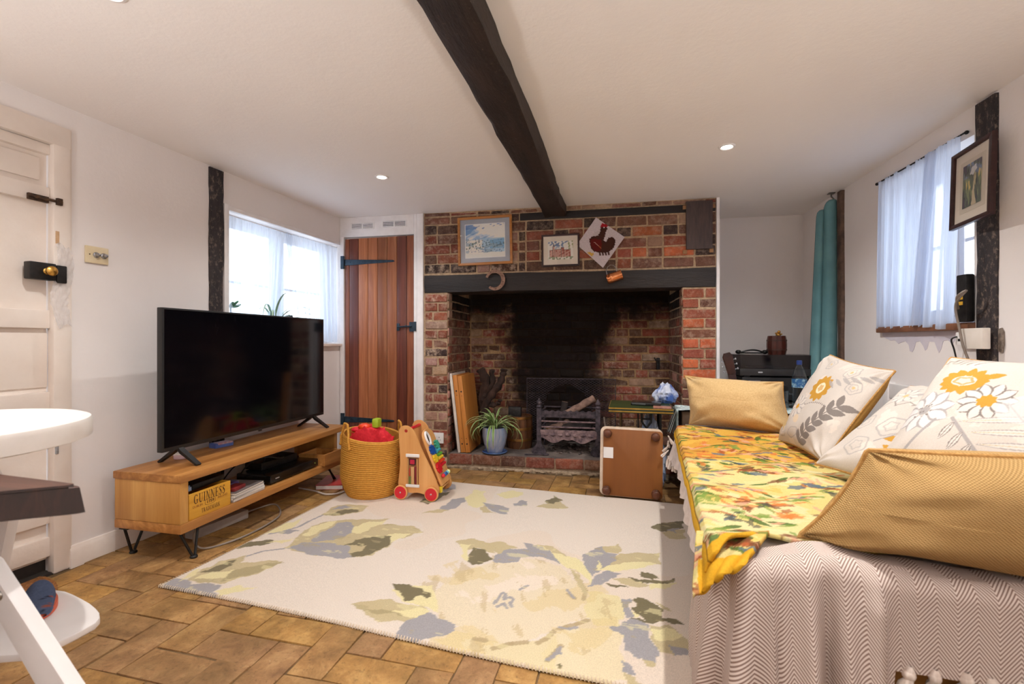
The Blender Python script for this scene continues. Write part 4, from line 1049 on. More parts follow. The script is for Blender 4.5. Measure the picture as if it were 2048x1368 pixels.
# cables
def cable(name, label, pts, r, m, seg=8, cat='cable'):
    P_ = [Vector(p) for p in pts]; out = []
    for i in range(len(P_)-1):
        a, b, c, d = P_[max(i-1, 0)], P_[i], P_[i+1], P_[min(i+2, len(P_)-1)]
        for k in range(8):
            t = k/8; out.append(.5*((2*b)+(-a+c)*t+(2*a-5*b+4*c-d)*t*t+(-a+3*b-3*c+d)*t**3))
    out.append(P_[-1]); g = G(); g.tube(out, r, seg); return tag(g.obj(name, m), label, cat)
M_GREYC = mat('grey_cable', (120, 108, 100), (140, 128, 118), .5); M_BLKC = mat('black_cable', (16, 16, 17), None, .45)
cable('cable', 'grey cable looping over the floor under the television stand', [(-2.02, 1.80, .135), (-2.03, 1.80, .05), (-1.995, 1.84, .006), (-1.93, 2.0, .006), (-1.94, 2.22, .006), (-2.0, 2.34, .006), (-2.08, 2.38, .03), (-2.15, 2.30, .02), (-2.20, 2.15, .006), (-2.25, 2.05, .006)], .005, M_GREYC)
cable('cable', 'pale cable lying on the floor beside the basket under the stand', [(-2.20, 2.75, .006), (-2.05, 2.72, .006), (-1.93, 2.68, .006), (-1.86, 2.73, .006), (-1.84, 2.86, .006)], .006, mat('pale_cable', (200, 188, 178), None, .5))
cable('cable', 'black cable curling above the set top box inside the stand', [(-2.25, 2.28, .20), (-2.14, 2.24, .30), (-2.05, 2.27, .345), (-2.03, 2.36, .32), (-2.08, 2.46, .30), (-2.16, 2.5, .295)], .004, M_BLKC)
cable('cable', 'black cable tangled behind the magazines in the stand', [(-2.27, 2.18, .20), (-2.18, 2.18, .30), (-2.12, 2.22, .335), (-2.1, 2.32, .34), (-2.15, 2.36, .27), (-2.24, 2.38, .20)], .004, M_BLKC)
t_ = thing('adapter', 'grey power strip on the floor under the middle of the stand', 'power strip', (-2.17, 2.07, 0), math.radians(84))
g = G(); g.ext(-.16, .16, -.035, .035, 0, .05, .006); g.obj('strip', mat('grey_plastic', (150, 142, 138), (164, 156, 150), .4), t_)
t_ = thing('red_book', 'red picture book lying under the far end of the stand', 'book', (-2.02, 2.90, 0), .3)
g = G(); g.ext(-.09, .09, -.12, .12, .002, .028); g.obj('pages', M_PAPERW, t_, smooth=False)
g = G(); g.ext(-.093, .093, -.123, .123, .028, .031); g.ext(-.093, .093, -.123, .123, 0, .002); g.obj('cover', mat('red_cover', (170, 34, 36), (196, 50, 46), .35), t_, smooth=False)

# ------------------------------------------------------------------ window sill things
def sill(y, off): return lw(y, off, WZ0+.0225)
t_ = thing('potted_succulent', 'small succulent with fleshy pale green leaves on the window sill', 'plant', sill(2.455, -.065))
g = G(); g.lathe([(0, 0), (.035, 0), (.045, .07), (.047, .075), (.040, .075), (.038, .065), (0, .065)], (0, 0, 0), 16); g.obj('pot', mat('white_glaze', (216, 214, 216), None, .3), t_)
g = G(); g.tube([(0, 0, .06), (.003, 0, .15), (-.002, 0, .235)], [.007, .006, .005], 7); g.obj('stem', mat('succulent_stem', (96, 110, 84), None, .6), t_)
M_SUCC = mat('succulent_leaf', (70, 120, 92), (118, 166, 138), .4, scale=20)
for k in range(9):
    a = k*2.4; el = .15+.7*(k/9); g = G(); r_ = Matrix.Rotation(a, 3, 'Z') @ Matrix.Rotation(-el, 3, 'Y'); g.ball(Vector((0, 0, .235))+r_ @ Vector((.036, 0, 0)), .030, 10, (1, .48, .22), r_); g.obj('leaf', M_SUCC, t_)
def ribbon_leaf(p0, az, el, L, droop, wd, n=9, roll=0):
    """one strap leaf as an arched ribbon with a keel; returns verts, faces, colour factor"""
    pts = []; p = Vector(p0); e = el; 
    for i in range(n+1):
        pts.append((p.copy(), e)); s_ = L/n
        p = p+Vector((math.cos(az)*math.cos(e), math.sin(az)*math.cos(e), math.sin(e)))*s_; e -= droop/n*(.6+1.2*i/n)
    V_, F_ = [], []
    side = Vector((-math.sin(az), math.cos(az), 0))
    for i, (q, e) in enumerate(pts):
        t = i/n; w_ = wd*(.55+.9*t*(1-t)*2) * (1-t**4)+.0006
        up = Vector((-math.cos(az)*math.sin(e), -math.sin(az)*math.sin(e), math.cos(e)))
        V_ += [q+side*w_+up*w_*.35, q+side*w_*.45+up*w_*.06, q-side*w_*.45+up*w_*.06, q-side*w_+up*w_*.35]
    for i in range(n):
        for k in range(3): F_.append((4*i+k, 4*i+k+1, 4*i+k+5, 4*i+k+4))
    return V_, F_
def spider_leaves(parent, m, n, c, L, wd, zbase, seed, droop=(1.6, 2.6), el=(.7, 1.4), azf=None):
    r_ = random.Random(seed)
    for k in range(n):
        az = azf(k, r_) if azf else k*2.399+r_.uniform(-.3, .3)
        Lk = L*r_.uniform(.6, 1.15); V_, F_ = ribbon_leaf((c[0]+.012*math.cos(az), c[1]+.012*math.sin(az), zbase), az, r_.uniform(*el), Lk, r_.uniform(*droop), wd*r_.uniform(.8, 1.2))
        me = bpy.data.meshes.new('leaf'); me.from_pydata([tuple(v) for v in V_], [], F_); me.update()
        a = me.color_attributes.new('Col', 'FLOAT_COLOR', 'POINT')
        for i in range(len(me.vertices)): a.data[i].color = L4((92, 128, 58)) if i % 4 in (1, 2) else L4((206, 214, 160))
        me.polygons.foreach_set('use_smooth', [True]*len(me.polygons)); link('leaf', me, m, parent)
M_SPID = (lambda t: (t.set(.45, 0, .4), t.base(t.new('ShaderNodeVertexColor', layer_name='Col').outputs[0]), t.m)[-1])(NT('spider_plant_leaf'))
M_SPID2 = (lambda t: (t.set(.5, 0, .4), t.base(L4((150, 176, 150))), t.m)[-1])(NT('pale_strap_leaf'))
t_ = thing('spider_plant', 'thin leaved spider plant on the window sill behind the television', 'plant', sill(2.81, -.07))
g = G(); g.lathe([(0, 0), (.042, 0), (.055, .09), (.058, .095), (.050, .095), (.048, .085), (0, .085)], (0, 0, 0), 16); g.obj('pot', mat('grey_glaze', (150, 150, 156), None, .3), t_)
spider_leaves(t_, M_SPID2, 22, (0, 0), .40, .0065, .085, 3, (1.5, 2.6), (.75, 1.4))
t_ = thing('tea_light_holder', 'small dark cube on the window sill behind the television', 'candle holder', sill(2.965, -.065))
g = G(); g.ext(-.018, .018, -.018, .018, 0, .215, .003); g.obj('pillar', mat('dark_grey_stone', (50, 52, 56), (70, 70, 74), .6), t_)
t_ = thing('terracotta_block', 'brown box at the far end of the window sill', 'box', sill(3.245, -.05), LA)
g = G(); g.ext(-.045, .032, -.03, .03, 0, .072, .003); g.obj('box', mat('terracotta', (150, 96, 78), (170, 116, 96), .8), t_)
t_ = thing('dark_stopper', 'little dark knob on top of the brown box on the sill', 'knob', (sill(3.215, -.05)[0], sill(3.215, -.05)[1], WZ0+.095))
g = G(); g.lathe([(0, 0), (.008, 0), (.006, .01), (.010, .018), (0, .024)], (0, 0, 0), 12); g.obj('stopper', M_BLACKM, t_)

# ------------------------------------------------------------------ basket
M_BASKET = mat('yellow_coiled_rope', (190, 132, 46), (212, 154, 62), .8, scale=60, bump=.12, bscale=160, stretch=(1, 1, 2.5), bdist=.002)
bk = thing('woven_basket', 'mustard yellow coiled rope basket with two loop handles beside the stand', 'basket', (-1.645, 2.775, .012))
NCOIL, H_ = 29, .385; nv = NCOIL*8+1; nu = 56
U, V = np.meshgrid(np.linspace(0, 2*PI, nu, endpoint=False), np.linspace(0, 1, nv), indexing='ij')
R = .160+.05*np.minimum(1, V*3.2)**.7-.012*V; R += .010*np.sin(V*PI*1.1)*np.cos(U-2.5)
R = R+.0065*np.abs(np.sin(V*NCOIL*PI))**.8-.003
Zb = V*H_*(1+.075*np.cos(U-PI*.9)*V)
gridmesh('basket_body', np.stack([R*np.cos(U)*.98, R*np.sin(U)*.95, Zb], -1), M_BASKET, bk, closed_u=True)
Ri = R-.012
gridmesh('lining', np.stack([Ri*np.cos(U)*.98, Ri*np.sin(U)*.95, Zb*.98+.006], -1)[:, ::8], M_BASKET, bk, closed_u=True, flip=True)
g = G(); g.lathe([(0, 0), (.155, 0), (.160, .008), (0, .012)], (0, 0, 0), 32); g.obj('base', M_BASKET, bk)
rim = [((.198-.006)*math.cos(a)*.98, .192*math.sin(a)*.95, H_*(1+.075*math.cos(a-PI*.9))+.002) for a in np.linspace(0, 2*PI, 48, endpoint=False)]
g = G(); g.tube(rim, .008, 8, closed=True); g.obj('rim', M_BASKET, bk)
def rimz(a): return H_*(1+.075*math.cos(a-PI*.9))
for a0, hh in ((-2.15, .085), (.75, .09)):
    pts = []
    for k in range(25):
        t = k/24; da = (t-.5)*.62; a = a0+da*(1+.0*t); z = rimz(a)-.055+(hh+.055)*min(1, math.sin(PI*t)*1.25)**.8
        rr = .202 if t < .1 or t > .9 else .202-.02*math.sin(PI*t)
        pts.append((rr*math.cos(a)*1.0, rr*math.sin(a)*.97, z))
    g = G(); g.tube(pts, .0075, 8)
    for t in (0, -1): g.ball(pts[t], .012, 8)
    g.obj('handle', M_BASKET, bk)
# red toy in the basket
t_ = thing('red_toy', 'bright red scalloped plush toy with a green stalk sticking out of the basket', 'toy', (-1.64, 2.745, .27), math.radians(4))
M_REDP = mat('red_plush', (206, 22, 40), (226, 40, 54), .75, scale=60, bump=.2)
g = G()
poly = []
for k in range(90):
    a = 2*PI*k/90; r_ = .165+.012*abs(math.sin(a*5.5)); poly.append((r_*math.cos(a)*.93, r_*.9*math.sin(a)+.03))
g.prism(poly, -.045, .045, 'xz', .02); g.obj('body', M_REDP, t_)
g = G(); g.ext(.02, .065, -.03, .03, .185, .245, .012); lab(g.obj('stalk', mat('lime_green_plastic', (150, 176, 30), (170, 194, 50), .4), t_), 'lime green stalk')
g = G(); g.ball((-.045, 0, .185), .045, 14, (1, .8, .55)); lab(g.obj('bump', mat('orange_plastic', (232, 72, 30), None, .4), t_), 'orange bump')
g = G(); g.ball((-.10, 0, .165), .04, 12, (1, .8, .5)); g.obj('petal', M_REDP, t_)

# ------------------------------------------------------------------ baby walker
M_BEECH = wood('pale_beech_ply', (206, 146, 84), (228, 172, 110), 2, 10, .45, .04)
M_REDW = mat('red_lacquer', (204, 26, 44), (212, 34, 52), .3)
bw = thing('baby_walker', 'wooden push along baby walker with red wheels and colourful activity board', 'baby walker', (-1.395, 2.705, .0125), math.radians(2.5))
side = [(-.024, .105), (-.016, .17), (-.011, .235), (-.015, .33), (-.02, .403), (-.022, .437), (-.009, .46), (.008, .468), (.022, .47), (.04, .468), (.053, .462), (.07, .45), (.085, .433), (.107, .386), (.134, .319), (.165, .26), (.2, .193), (.231, .126), (.25, .085), (.252, .06), (.245, .04), (.156, .034), (.125, .045), (.1, .047), (.076, .04), (-.013, .045), (-.024, .06)]
for y0 in (0, .218):
    g = G(); g.prism(side, y0, y0+.014, 'xz', .002); g.obj('side_panel', M_BEECH, bw)
for x in (.0, .207):
    for y0, s_ in ((-.022, 1), (.236, -1)):
        g = G(); g.lathe([(0, 0), (.034, 0), (.043, .001), (.046, .003), (.046, .015), (.044, .018), (0, .018)], (x, y0, .046), 28, Matrix.Rotation(PI/2, 3, 'X') @ Matrix.Scale(-1, 3, (0, 0, 1)))
        wh = g.obj('wheel', M_BEECH, bw)
        yf = y0-.0012 if s_ == 1 else y0+.0192
        g = G(); g.lathe([(0, 0), (.039, 0), (.039, .0016), (0, .0016)], (x, yf+(.0016 if s_ == 1 else 0), .046), 28, Matrix.Rotation(PI/2, 3, 'X')); lab(g.obj('wheel_disc', M_REDW, wh), 'red painted wheel face')
        g = G(); g.ball((x, yf, .046), .006, 8, (1, .6, 1)); g.obj('axle_cap', mat('axle_steel', (190, 180, 176), None, .35, .7), wh)
g = G(); g.tube([(.030, -.0, .437), (.030, .232, .437)], .011, 12); lab(g.obj('handle', M_REDW, bw), 'red push bar')
g = G()
for y in (.06, .17): g.lathe([(.0, -.012), (.019, -.012), (.021, 0), (.019, .012), (0, .012)], (.03, y, .437), 14, Matrix.Rotation(PI/2, 3, 'X'))
g.obj('bar_ring', M_REDW, bw) if False else g.bm.free()
# side cabinet with little blocks
g = G(); g.ext(.040, .116, -.003, .0, .085, .285, .001); g.obj('side_box', mat('walker_recess', (120, 74, 40), (150, 96, 56), .6), bw)
for z0, z1 in ((.272, .292), (.080, .098)):
    g = G(); g.ext(.032, .124, -.012, -.002, z0, z1, .003); lab(g.obj('cross_bar', M_TRIM, bw), 'white cross bar')
for (x0, x1, z0, z1, c) in ((.056, .098, .222, .262, (62, 20, 30)), (.062, .092, .228, .256, (190, 34, 66)), (.052, .072, .10, .15, (104, 110, 52)), (.066, .088, .10, .21, (206, 160, 110)), (.092, .104, .10, .212, (120, 26, 34)), (.106, .112, .10, .262, (196, 150, 96)), (.044, .050, .10, .262, (196, 150, 96)), (.054, .062, .15, .20, (170, 60, 40))):
    g = G(); g.ext(x0, x1, -.010 if c != (190, 34, 66) else -.012, -.0025, z0, z1, .001); g.obj('slider_block', mat('walker_block', c, None, .45), bw)
# sloping activity board between the sides
ab = math.atan2(.29, .115)
AM = Matrix.Translation((.128, .112, .375)) @ Matrix.Rotation(-(PI/2-ab)-0.02, 4, 'Y')
def onboard(g): g.xf(AM); return g
tab = [(-.088, -.315), (.088, -.315)]
for k in range(13): tab.append((.088*math.cos(PI*k/12), .0+.055*math.sin(PI*k/12)))
g = G(); g.prism([(a, b) for a, b in tab], .004, .018, 'yz', .002); bd = onboard(g).obj('activity_board', M_BEECH, bw)
g = G(); ringp = [(.022, -.042+.026*math.cos(a), -.005+.042*math.sin(a)) for a in np.linspace(0, 2*PI, 24, endpoint=False)]; g.tube(ringp, .0085, 8, closed=True); onboard(g); lab(g.obj('mirror_ring', M_TRIM, bd), 'white oval ring')
g = G(); g.ext(.0185, .0195, -.064, -.02, -.04, .03); onboard(g); g.obj('mirror', mat('toy_mirror', (60, 50, 48), None, .1, .9), bd)
def gear(y, z, r, c, n=9):
    g = G(); pl = []
    for k in range(n*4):
        a = 2*PI*k/(n*4); rr = r if k % 4 < 2 else r*.74; pl.append((y+rr*math.cos(a), z+rr*math.sin(a)))
    g.prism(pl, .019, .034, 'yz', .001); onboard(g); lab(g.obj('gear', mat('toy_paint', c, None, .35), bd), 'coloured toy gear')
gear(-.050, -.085, .036, (24, 76, 156)); gear(.045, -.070, .034, (66, 162, 136)); gear(-.012, -.100, .020, (70, 140, 170)); gear(-.055, -.140, .030, (226, 190, 46)); gear(-.052, -.205, .036, (204, 28, 40)); 
for i, (z, c) in enumerate(((-.105, (66, 160, 176)), (-.130, (96, 170, 60)), (-.152, (232, 200, 60)), (-.175, (214, 64, 36)), (-.198, (200, 36, 46)))):
    g = G(); g.tube([(.030, -.012, z), (.030, .052, z)], .0105, 10); onboard(g); g.obj('roller', mat('toy_paint', c, None, .35), bd)
for i, (y, c) in enumerate(((-.055, (206, 38, 52)), (-.030, (30, 90, 150)), (-.006, (20, 70, 140)), (.018, (120, 196, 206)), (.044, (226, 232, 160)))):
    g = G(); g.ball((.034, y, -.262), .0135, 12); onboard(g); g.obj('bead', mat('toy_paint', c, None, .3), bd)
g = G(); g.ext(.243, .262, .02, .05, .045, .085, .006); lab(g.obj('corner_block', mat('toy_yellow', (226, 196, 40), None, .4), bw), 'yellow block')
g = G(); g.ext(.02, .24, .014, .218, .05, .062, .002); g.obj('tray_floor', M_BEECH, bw)
# box of cable and plug bits on the floor against the pier
cable('cable', 'pale grey cable hanging in a loop behind the baby walker', [(-1.50, 3.49, .20), (-1.49, 3.44, .13), (-1.455, 3.42, .10), (-1.43, 3.425, .02), (-1.415, 3.40, .012), (-1.40, 3.425, .05), (-1.41, 3.45, .10)], .006, mat('light_grey_cable', (176, 180, 190), None, .4))
t_ = thing('grey_charger', 'small grey charger on the floor at the foot of the brick pier', 'charger', (-1.455, 3.44, 0), .5)
g = G(); g.ext(-.03, .03, -.02, .02, 0, .045, .008); g.obj('charger', mat('grey_blue_plastic', (110, 116, 128), (150, 150, 158), .4), t_)
# ------------------------------------------------------------------ in and around the fire opening
M_PINE = wood('honey_pine_panel', (176, 108, 46), (216, 148, 76), 2, 14, .45, .06)
lean = math.radians(-6.6)
def leaning(name, label, s, d0, d1, th, h, m, holes=False, cat='panel', group=None):
    t = thing(name, label, cat, ch(s, 0, .1085), rot=(0, lean, CA), group=group)
    g = G(); g.ext(0, th, d0, d1, th*.118, h, .003); g.obj('panel', m, t)
    if holes:
        for z in (.075, .12, h-.13, h-.165):
            big = z in (.075, h-.13); g = G(); g.lathe([(0, .0), (.0065 if big else .003, 0), (.0065 if big else .003, .001), (0, .001)], (th*.5, d0, z), 12, Matrix.Rotation(PI/2, 3, 'X')); g.obj('screw_hole', M_HOLE, t)
    return t
leaning('hardboard_sheet', 'thin dark sheet leaning in the left corner of the fire opening behind the white panel', .268, .05, .40, .006, .60, mat('dark_hardboard', (54, 40, 34), (74, 58, 48), .8), False, 'panel')
leaning('timber_board', 'white edged panel leaning at the left of the two honey pine panels', .281, .03, .42, .022, .655, mat('white_melamine', (206, 198, 190), (222, 214, 206), .5), False)
leaning('timber_board', 'honey pine panel between the white edged panel and the outer pine panel', .306, .035, .42, .038, .64, M_PINE, True)
leaning('timber_board', 'outermost honey pine panel of those leaning in the fire opening', .347, .035, .42, .038, .635, M_PINE, True)
M_BARK = mat('dark_bark', (30, 20, 18), (72, 48, 38), .9, scale=18, bump=.9, stretch=(1, 1, .4), bdist=.012)
def branch(name, label, paths, loc):
    t = thing(name, label, 'driftwood', loc, CA)
    for i, (pts, r0, r1) in enumerate(paths):
        P_ = [Vector(p) for p in pts]; out = []
        for q in range(len(P_)-1):
            a, b, c, d = P_[max(q-1, 0)], P_[q], P_[q+1], P_[min(q+2, len(P_)-1)]
            for k in range(6):
                tt = k/6; out.append(.5*((2*b)+(-a+c)*tt+(2*a-5*b+4*c-d)*tt*tt+(-a+3*b-3*c+d)*tt**3))
        out.append(P_[-1]); n = len(out)
        g = G(); g.tube(out, [r0+(r1-r0)*k/(n-1)+.006*math.sin(k*1.7+i) for k in range(n)], 10); g.jitter(.012, 14, i+3)
        g.obj(['trunk', 'limb', 'limb', 'limb'][i], M_BARK, t)
branch('driftwood', 'dark gnarled branch standing behind the leaning pine panels', [([(.0, 0, .0), (.0, .02, .2), (-.02, .01, .40), (.01, -.01, .55), (-.04, -.02, .67)], .060, .035), ([(.0, 0, .42), (.06, .0, .54), (.07, -.01, .66)], .035, .022)], ch(.415, .42, .11))
branch('driftwood', 'forked curving driftwood branch in front of the sooty brick, right of the dark branch', [([(-.03, 0, 0), (-.05, -.02, .15), (-.06, -.03, .30), (-.01, -.03, .42), (.07, -.02, .52), (.105, .0, .62), (.11, 0, .67)], .038, .030), ([(-.04, -.03, .34), (.05, -.02, .36), (.08, -.02, .40)], .024, .014)], ch(.475, .42, .11))
M_GLAZE = mat('blue_grey_glaze', (120, 146, 184), (176, 176, 186), .22, scale=7, stretch=(6, 6, .8), lo=.3, hi=.7)
t_ = thing('spider_plant', 'variegated spider plant in a pale blue glazed pot on the brick hearth', 'plant', ch(.577, .095, .109), CA)
g = G(); g.lathe([(0, .004), (.07, .004), (.098, .012), (.104, .020), (.100, .022), (.088, .014), (0, .010)], (0, 0, -.003), 32); lab(g.obj('saucer', mat('blue_glaze', (60, 96, 168), (110, 140, 190), .2, scale=10), t_), 'blue glazed saucer')
g = G(); g.lathe([(0, .011), (.060, .011), (.066, .016), (.090, .08), (.102, .14), (.103, .185), (.098, .214), (.093, .214), (.095, .18), (.085, .17), (0, .17)], (0, 0, 0), 36); g.obj('pot', M_GLAZE, t_)
g = G(); g.lathe([(0, .195), (.06, .190), (.094, .180)], (0, 0, 0), 20, cap=False); g.jitter(.004, 60); g.obj('soil', mat('potting_soil', (34, 24, 18), (58, 42, 32), .95, scale=80, bump=.6), t_)
spider_leaves(t_, M_SPID, 44, (0, 0), .27, .0075, .195, 5, (1.5, 3.0), (.55, 1.45))
def azf(k, r): return -PI/2+r.uniform(-1.5, 1.5) if k % 2 else PI+r.uniform(-.7, .7)
spider_leaves(t_, M_SPID, 14, (0, 0), .38, .008, .20, 9, (2.6, 3.4), (.5, 1.1), azf)
# barrel
M_STAVE = wood('old_oak_stave', (72, 44, 26), (116, 74, 44), 2, 24, .5, .15)
def barrel(name, label, loc, r, h, m, mh, bulge=.12, nst=14, hoops=(.10, .30, .70, .90), lid=True):
    t = thing(name, label, 'barrel', loc)
    for k in range(nst):
        g = G(); n = 7; vs = []
        for i in range(n+1):
            z = h*i/n; rr = r*(1-bulge*(2*i/n-1)**2)
            for a, q in ((-.47, 0), (.47, 0), (.47, -.01), (-.47, -.01)):
                an = 2*PI*(k+a)/nst; vs.append(g.bm.verts.new(((rr+q)*math.cos(an), (rr+q)*math.sin(an), z)))
        for i in range(n):
            for q in range(4): g.bm.faces.new((vs[4*i+q], vs[4*i+(q+1) % 4], vs[4*i+4+(q+1) % 4], vs[4*i+4+q]))
        g.bm.faces.new(vs[:4]); g.bm.faces.new(vs[-4:]); g.obj('stave', m, t)
    for f in hoops:
        rr = r*(1-bulge*(2*f-1)**2); g = G(); w_ = h*.035; g.lathe([(rr-.002, f*h-w_), (rr+.003, f*h-w_), (rr+.003, f*h+w_), (rr-.002, f*h+w_)], (0, 0, 0), 28, cap=False); g.obj('hoop', mh, t)
    if lid: g = G(); g.lathe([(0, h*.93), (r*.87, h*.93), (r*.87, h*.95), (0, h*.95)], (0, 0, 0), 24); g.obj('lid', m, t)
    return t
barrel('wooden_barrel', 'small oak barrel bucket standing behind the spider plant in the hearth', ch(.735, .36, .1085), .118, .275, M_STAVE, mat('dull_brass_hoop', (120, 84, 40), (150, 108, 58), .4, .7), .06, 12, (.28, .62, .95))
t_ = thing('dark_tin', 'dark tin with pale scuffs standing in the top of the oak barrel', 'tin', ch(.70, .345, .371), CA)
g = G(); g.ext(-.055, .055, -.025, .025, 0, .085, .004); g.obj('tin', mat('scuffed_tin', (22, 20, 21), (60, 54, 54), .5, scale=50, lo=.55, hi=.72), t_)
# fire grate
M_CAST = mat('ashy_cast_iron', (40, 36, 42), (92, 80, 88), .75, .2, scale=30, bump=.6)
M_CASTP = mat('pinkish_ashy_iron', (92, 74, 80), (150, 126, 126), .85, .1, scale=30, bump=.6)
gr = thing('fire_grate', 'cast iron fire basket with scalloped apron standing on the hearth', 'fire grate', ch(.935, .16, .109), CA)
for x in (0, .475):
    g = G(); g.ext(x-.019, x+.019, -.012, .014, .05, .375, .004); g.lathe([(.019, .375), (.024, .38), (.014, .395), (.022, .41), (.018, .425), (.008, .44), (0, .455)], (x, 0, 0), 10); g.obj('post', M_CAST, gr)
    g = G(); pl = [(x-.055, 0), (x-.060, .02), (x-.045, .05), (x-.022, .065), (x-.015, .10), (x+.015, .10), (x+.022, .065), (x+.045, .05), (x+.060, .02), (x+.055, 0)]; g.prism(pl, -.02, .012, 'xz', .004); g.box((x, -.03, .011), (.08, .05, .022), .006); g.jitter(.004, 30); g.obj('foot', M_CAST, gr)
g = G(); pl = [(.01, .295)]+[(.465, .295)]
top = [(.465-.455*k/40, .348+.007*math.sin(k*1.45)) for k in range(41)]; g.prism(pl+top, -.006, .008, 'xz', .002); g.obj('top_rail', M_CAST, gr)
for z in (.262, .216):
    g = G(); g.tube([(.005, 0, z), (.47, 0, z)], .0065, 8); g.obj('bar', M_CASTP, gr)
lo = [(.01+.455*k/40, .120-.018*math.sin(k/40*PI*2)**2-.022*math.exp(-((k-20)/2.2)**2)+.012*math.cos(k/40*PI*4)) for k in range(41)]
hi = [(.465-.455*k/40, .190+.006*abs(math.sin(k*.5))) for k in range(41)]
g = G(); g.prism(lo+hi, -.012, .006, 'xz', .002)
for k in range(7): g.ball((.055+.06*k, -.012, .155+.004*math.sin(k*3)), .020, 8, (1.1, .45, .7))
g.jitter(.003, 40); g.obj('apron', M_CASTP, gr)
for x in (.005, .47):
    for z in (.205, .25, .295, .335):
        g = G(); g.tube([(x, 0, z), (x*.92+.02, .30, z)], .006, 6); g.obj('side_bar', M_CAST, gr)
for k in range(9):
    g = G(); g.tube([(.03+.052*k, .0, .135), (.03+.052*k, .30, .135)], .008, 6); g.obj('grid_bar', M_CAST, gr)
g = G(); g.tube([(.01, .30, .135), (.01, .30, .34), (.465, .30, .34), (.465, .30, .135)], .008, 6)
g.tube([(.01, .30, 0), (.01, .30, .135), (.465, .30, .135), (.465, .30, 0)], .009, 6); g.obj('back_frame', M_CAST, gr)
# logs
def log(label, a, b, r, m1, m2, seed):
    A, B = Vector(a), Vector(b); t = thing('log', label, 'log', tuple(A), group=None)
    D = B-A; n = 9; g = G(); g.tube([D*(k/n) for k in range(n+1)], [r*(.94+.06*math.sin(k*2.1+seed)) for k in range(n+1)], 14); g.jitter(.006, 16, seed); g.obj('bark', m1, t)
    u = D.normalized(); q = u.to_track_quat('Z', 'Y').to_matrix()
    for s_, p in ((-1, Vector()), (1, D)):
        g = G(); g.lathe([(0, .001), (r*.86, .001), (r*.9, -.001)], tuple(p+u*s_*.003), 14, q if s_ > 0 else q @ Matrix.Rotation(PI, 3, 'X'), cap=False); g.obj('cut_end', m2, t)
    return t
M_LOGB = mat('silver_bark', (110, 84, 74), (170, 138, 122), .85, scale=16, bump=.6); M_LOGC = mat('charred_bark', (22, 18, 18), (60, 50, 48), .9, scale=16, bump=.7); M_LOGE = mat('cut_log_end', (170, 120, 84), (204, 160, 120), .8, scale=20)
log('pale barked log sticking up out of the right side of the fire basket', ch(1.15, .27, .415), ch(1.375, .33, .545), .034, M_LOGB, M_LOGE, 1)
log('charred log lying along the bottom of the fire basket', ch(.98, .33, .29), ch(1.36, .30, .31), .04, M_LOGC, M_LOGC, 2)
log('short pale log end lying in the left of the fire basket', ch(1.0, .24, .285), ch(1.16, .36, .33), .032, M_LOGB, M_LOGE, 3)
log('charred log leaning upright at the middle of the fire basket', ch(1.10, .38, .32), ch(1.13, .40, .50), .030, M_LOGC, M_LOGB, 4)
g = G(); random.seed(9)
for k in range(70):
    g.ball((random.uniform(.96, 1.40), random.uniform(.19, .44), .256+random.uniform(0, .02)), random.uniform(.012, .026), 6, (1, 1, .8))
for k in range(60): g.ball((random.uniform(.97, 1.40), random.uniform(.16, .5), .112), random.uniform(.006, .016), 6, (1.2, 1.2, .6))
g.jitter(.006, 40); o = g.obj('ash', mat('ash_and_cinder', (44, 40, 42), (136, 120, 114), .95, scale=24)); o.location = ch(0, 0, 0); o.rotation_euler = (0, 0, CA); tag(o, 'grey ash and cinders lying in and under the fire basket', 'ash', kind='stuff')
# mesh fire guard with an arched gap, behind the basket
t_ = thing('mesh_guard', 'sooty wire mesh fire guard with an arched gap standing behind the fire basket', 'fire guard', ch(0, .545, 0), CA)
g = G(); x0, x1, z0, z1 = .775, 1.56, .11, .69
def inarch(x, z): return ((x-1.13)/.20)**2+((z-.40)/.235)**2 < 1 or (z < .40 and abs(x-1.13) < .20)
for sgn in (1, -1):
    c = -1.0
    while c < 3.0:
        run = []
        for k in range(61):
            z = z0+(z1-z0)*k/60; x = c+sgn*(z-z0)*1.6
            if x0 < x < x1 and not inarch(x, z): run.append((x, .0015*sgn, z))
            else:
                if len(run) > 1: g.tube([run[0], run[-1]], .0016, 4, False)
                run = []
        if len(run) > 1: g.tube([run[0], run[-1]], .0016, 4, False)
        c += .034
tag(g.obj('mesh', M_CAST, t_), kind='stuff')
g = G(); g.tube([(x0, 0, z0), (x0, 0, z1), (x1, 0, z1), (x1, 0, z0)], .006, 6); g.obj('mesh_frame', M_CAST, t_)
t_ = thing('fire_tongs', 'small iron tongs with an oval ring lying on the front of the hearth', 'tongs', ch(.90, .07, .116), CA+.1)
g = G(); g.tube([(-.07, 0, 0), (.06, .01, 0)], .006, 6); g.tube([(.06+.03+.03*math.cos(a), .01+.018*math.sin(a), 0) for a in np.linspace(PI, 3*PI, 20, endpoint=False)], .005, 6, closed=True); g.obj('tongs', M_CAST, t_)

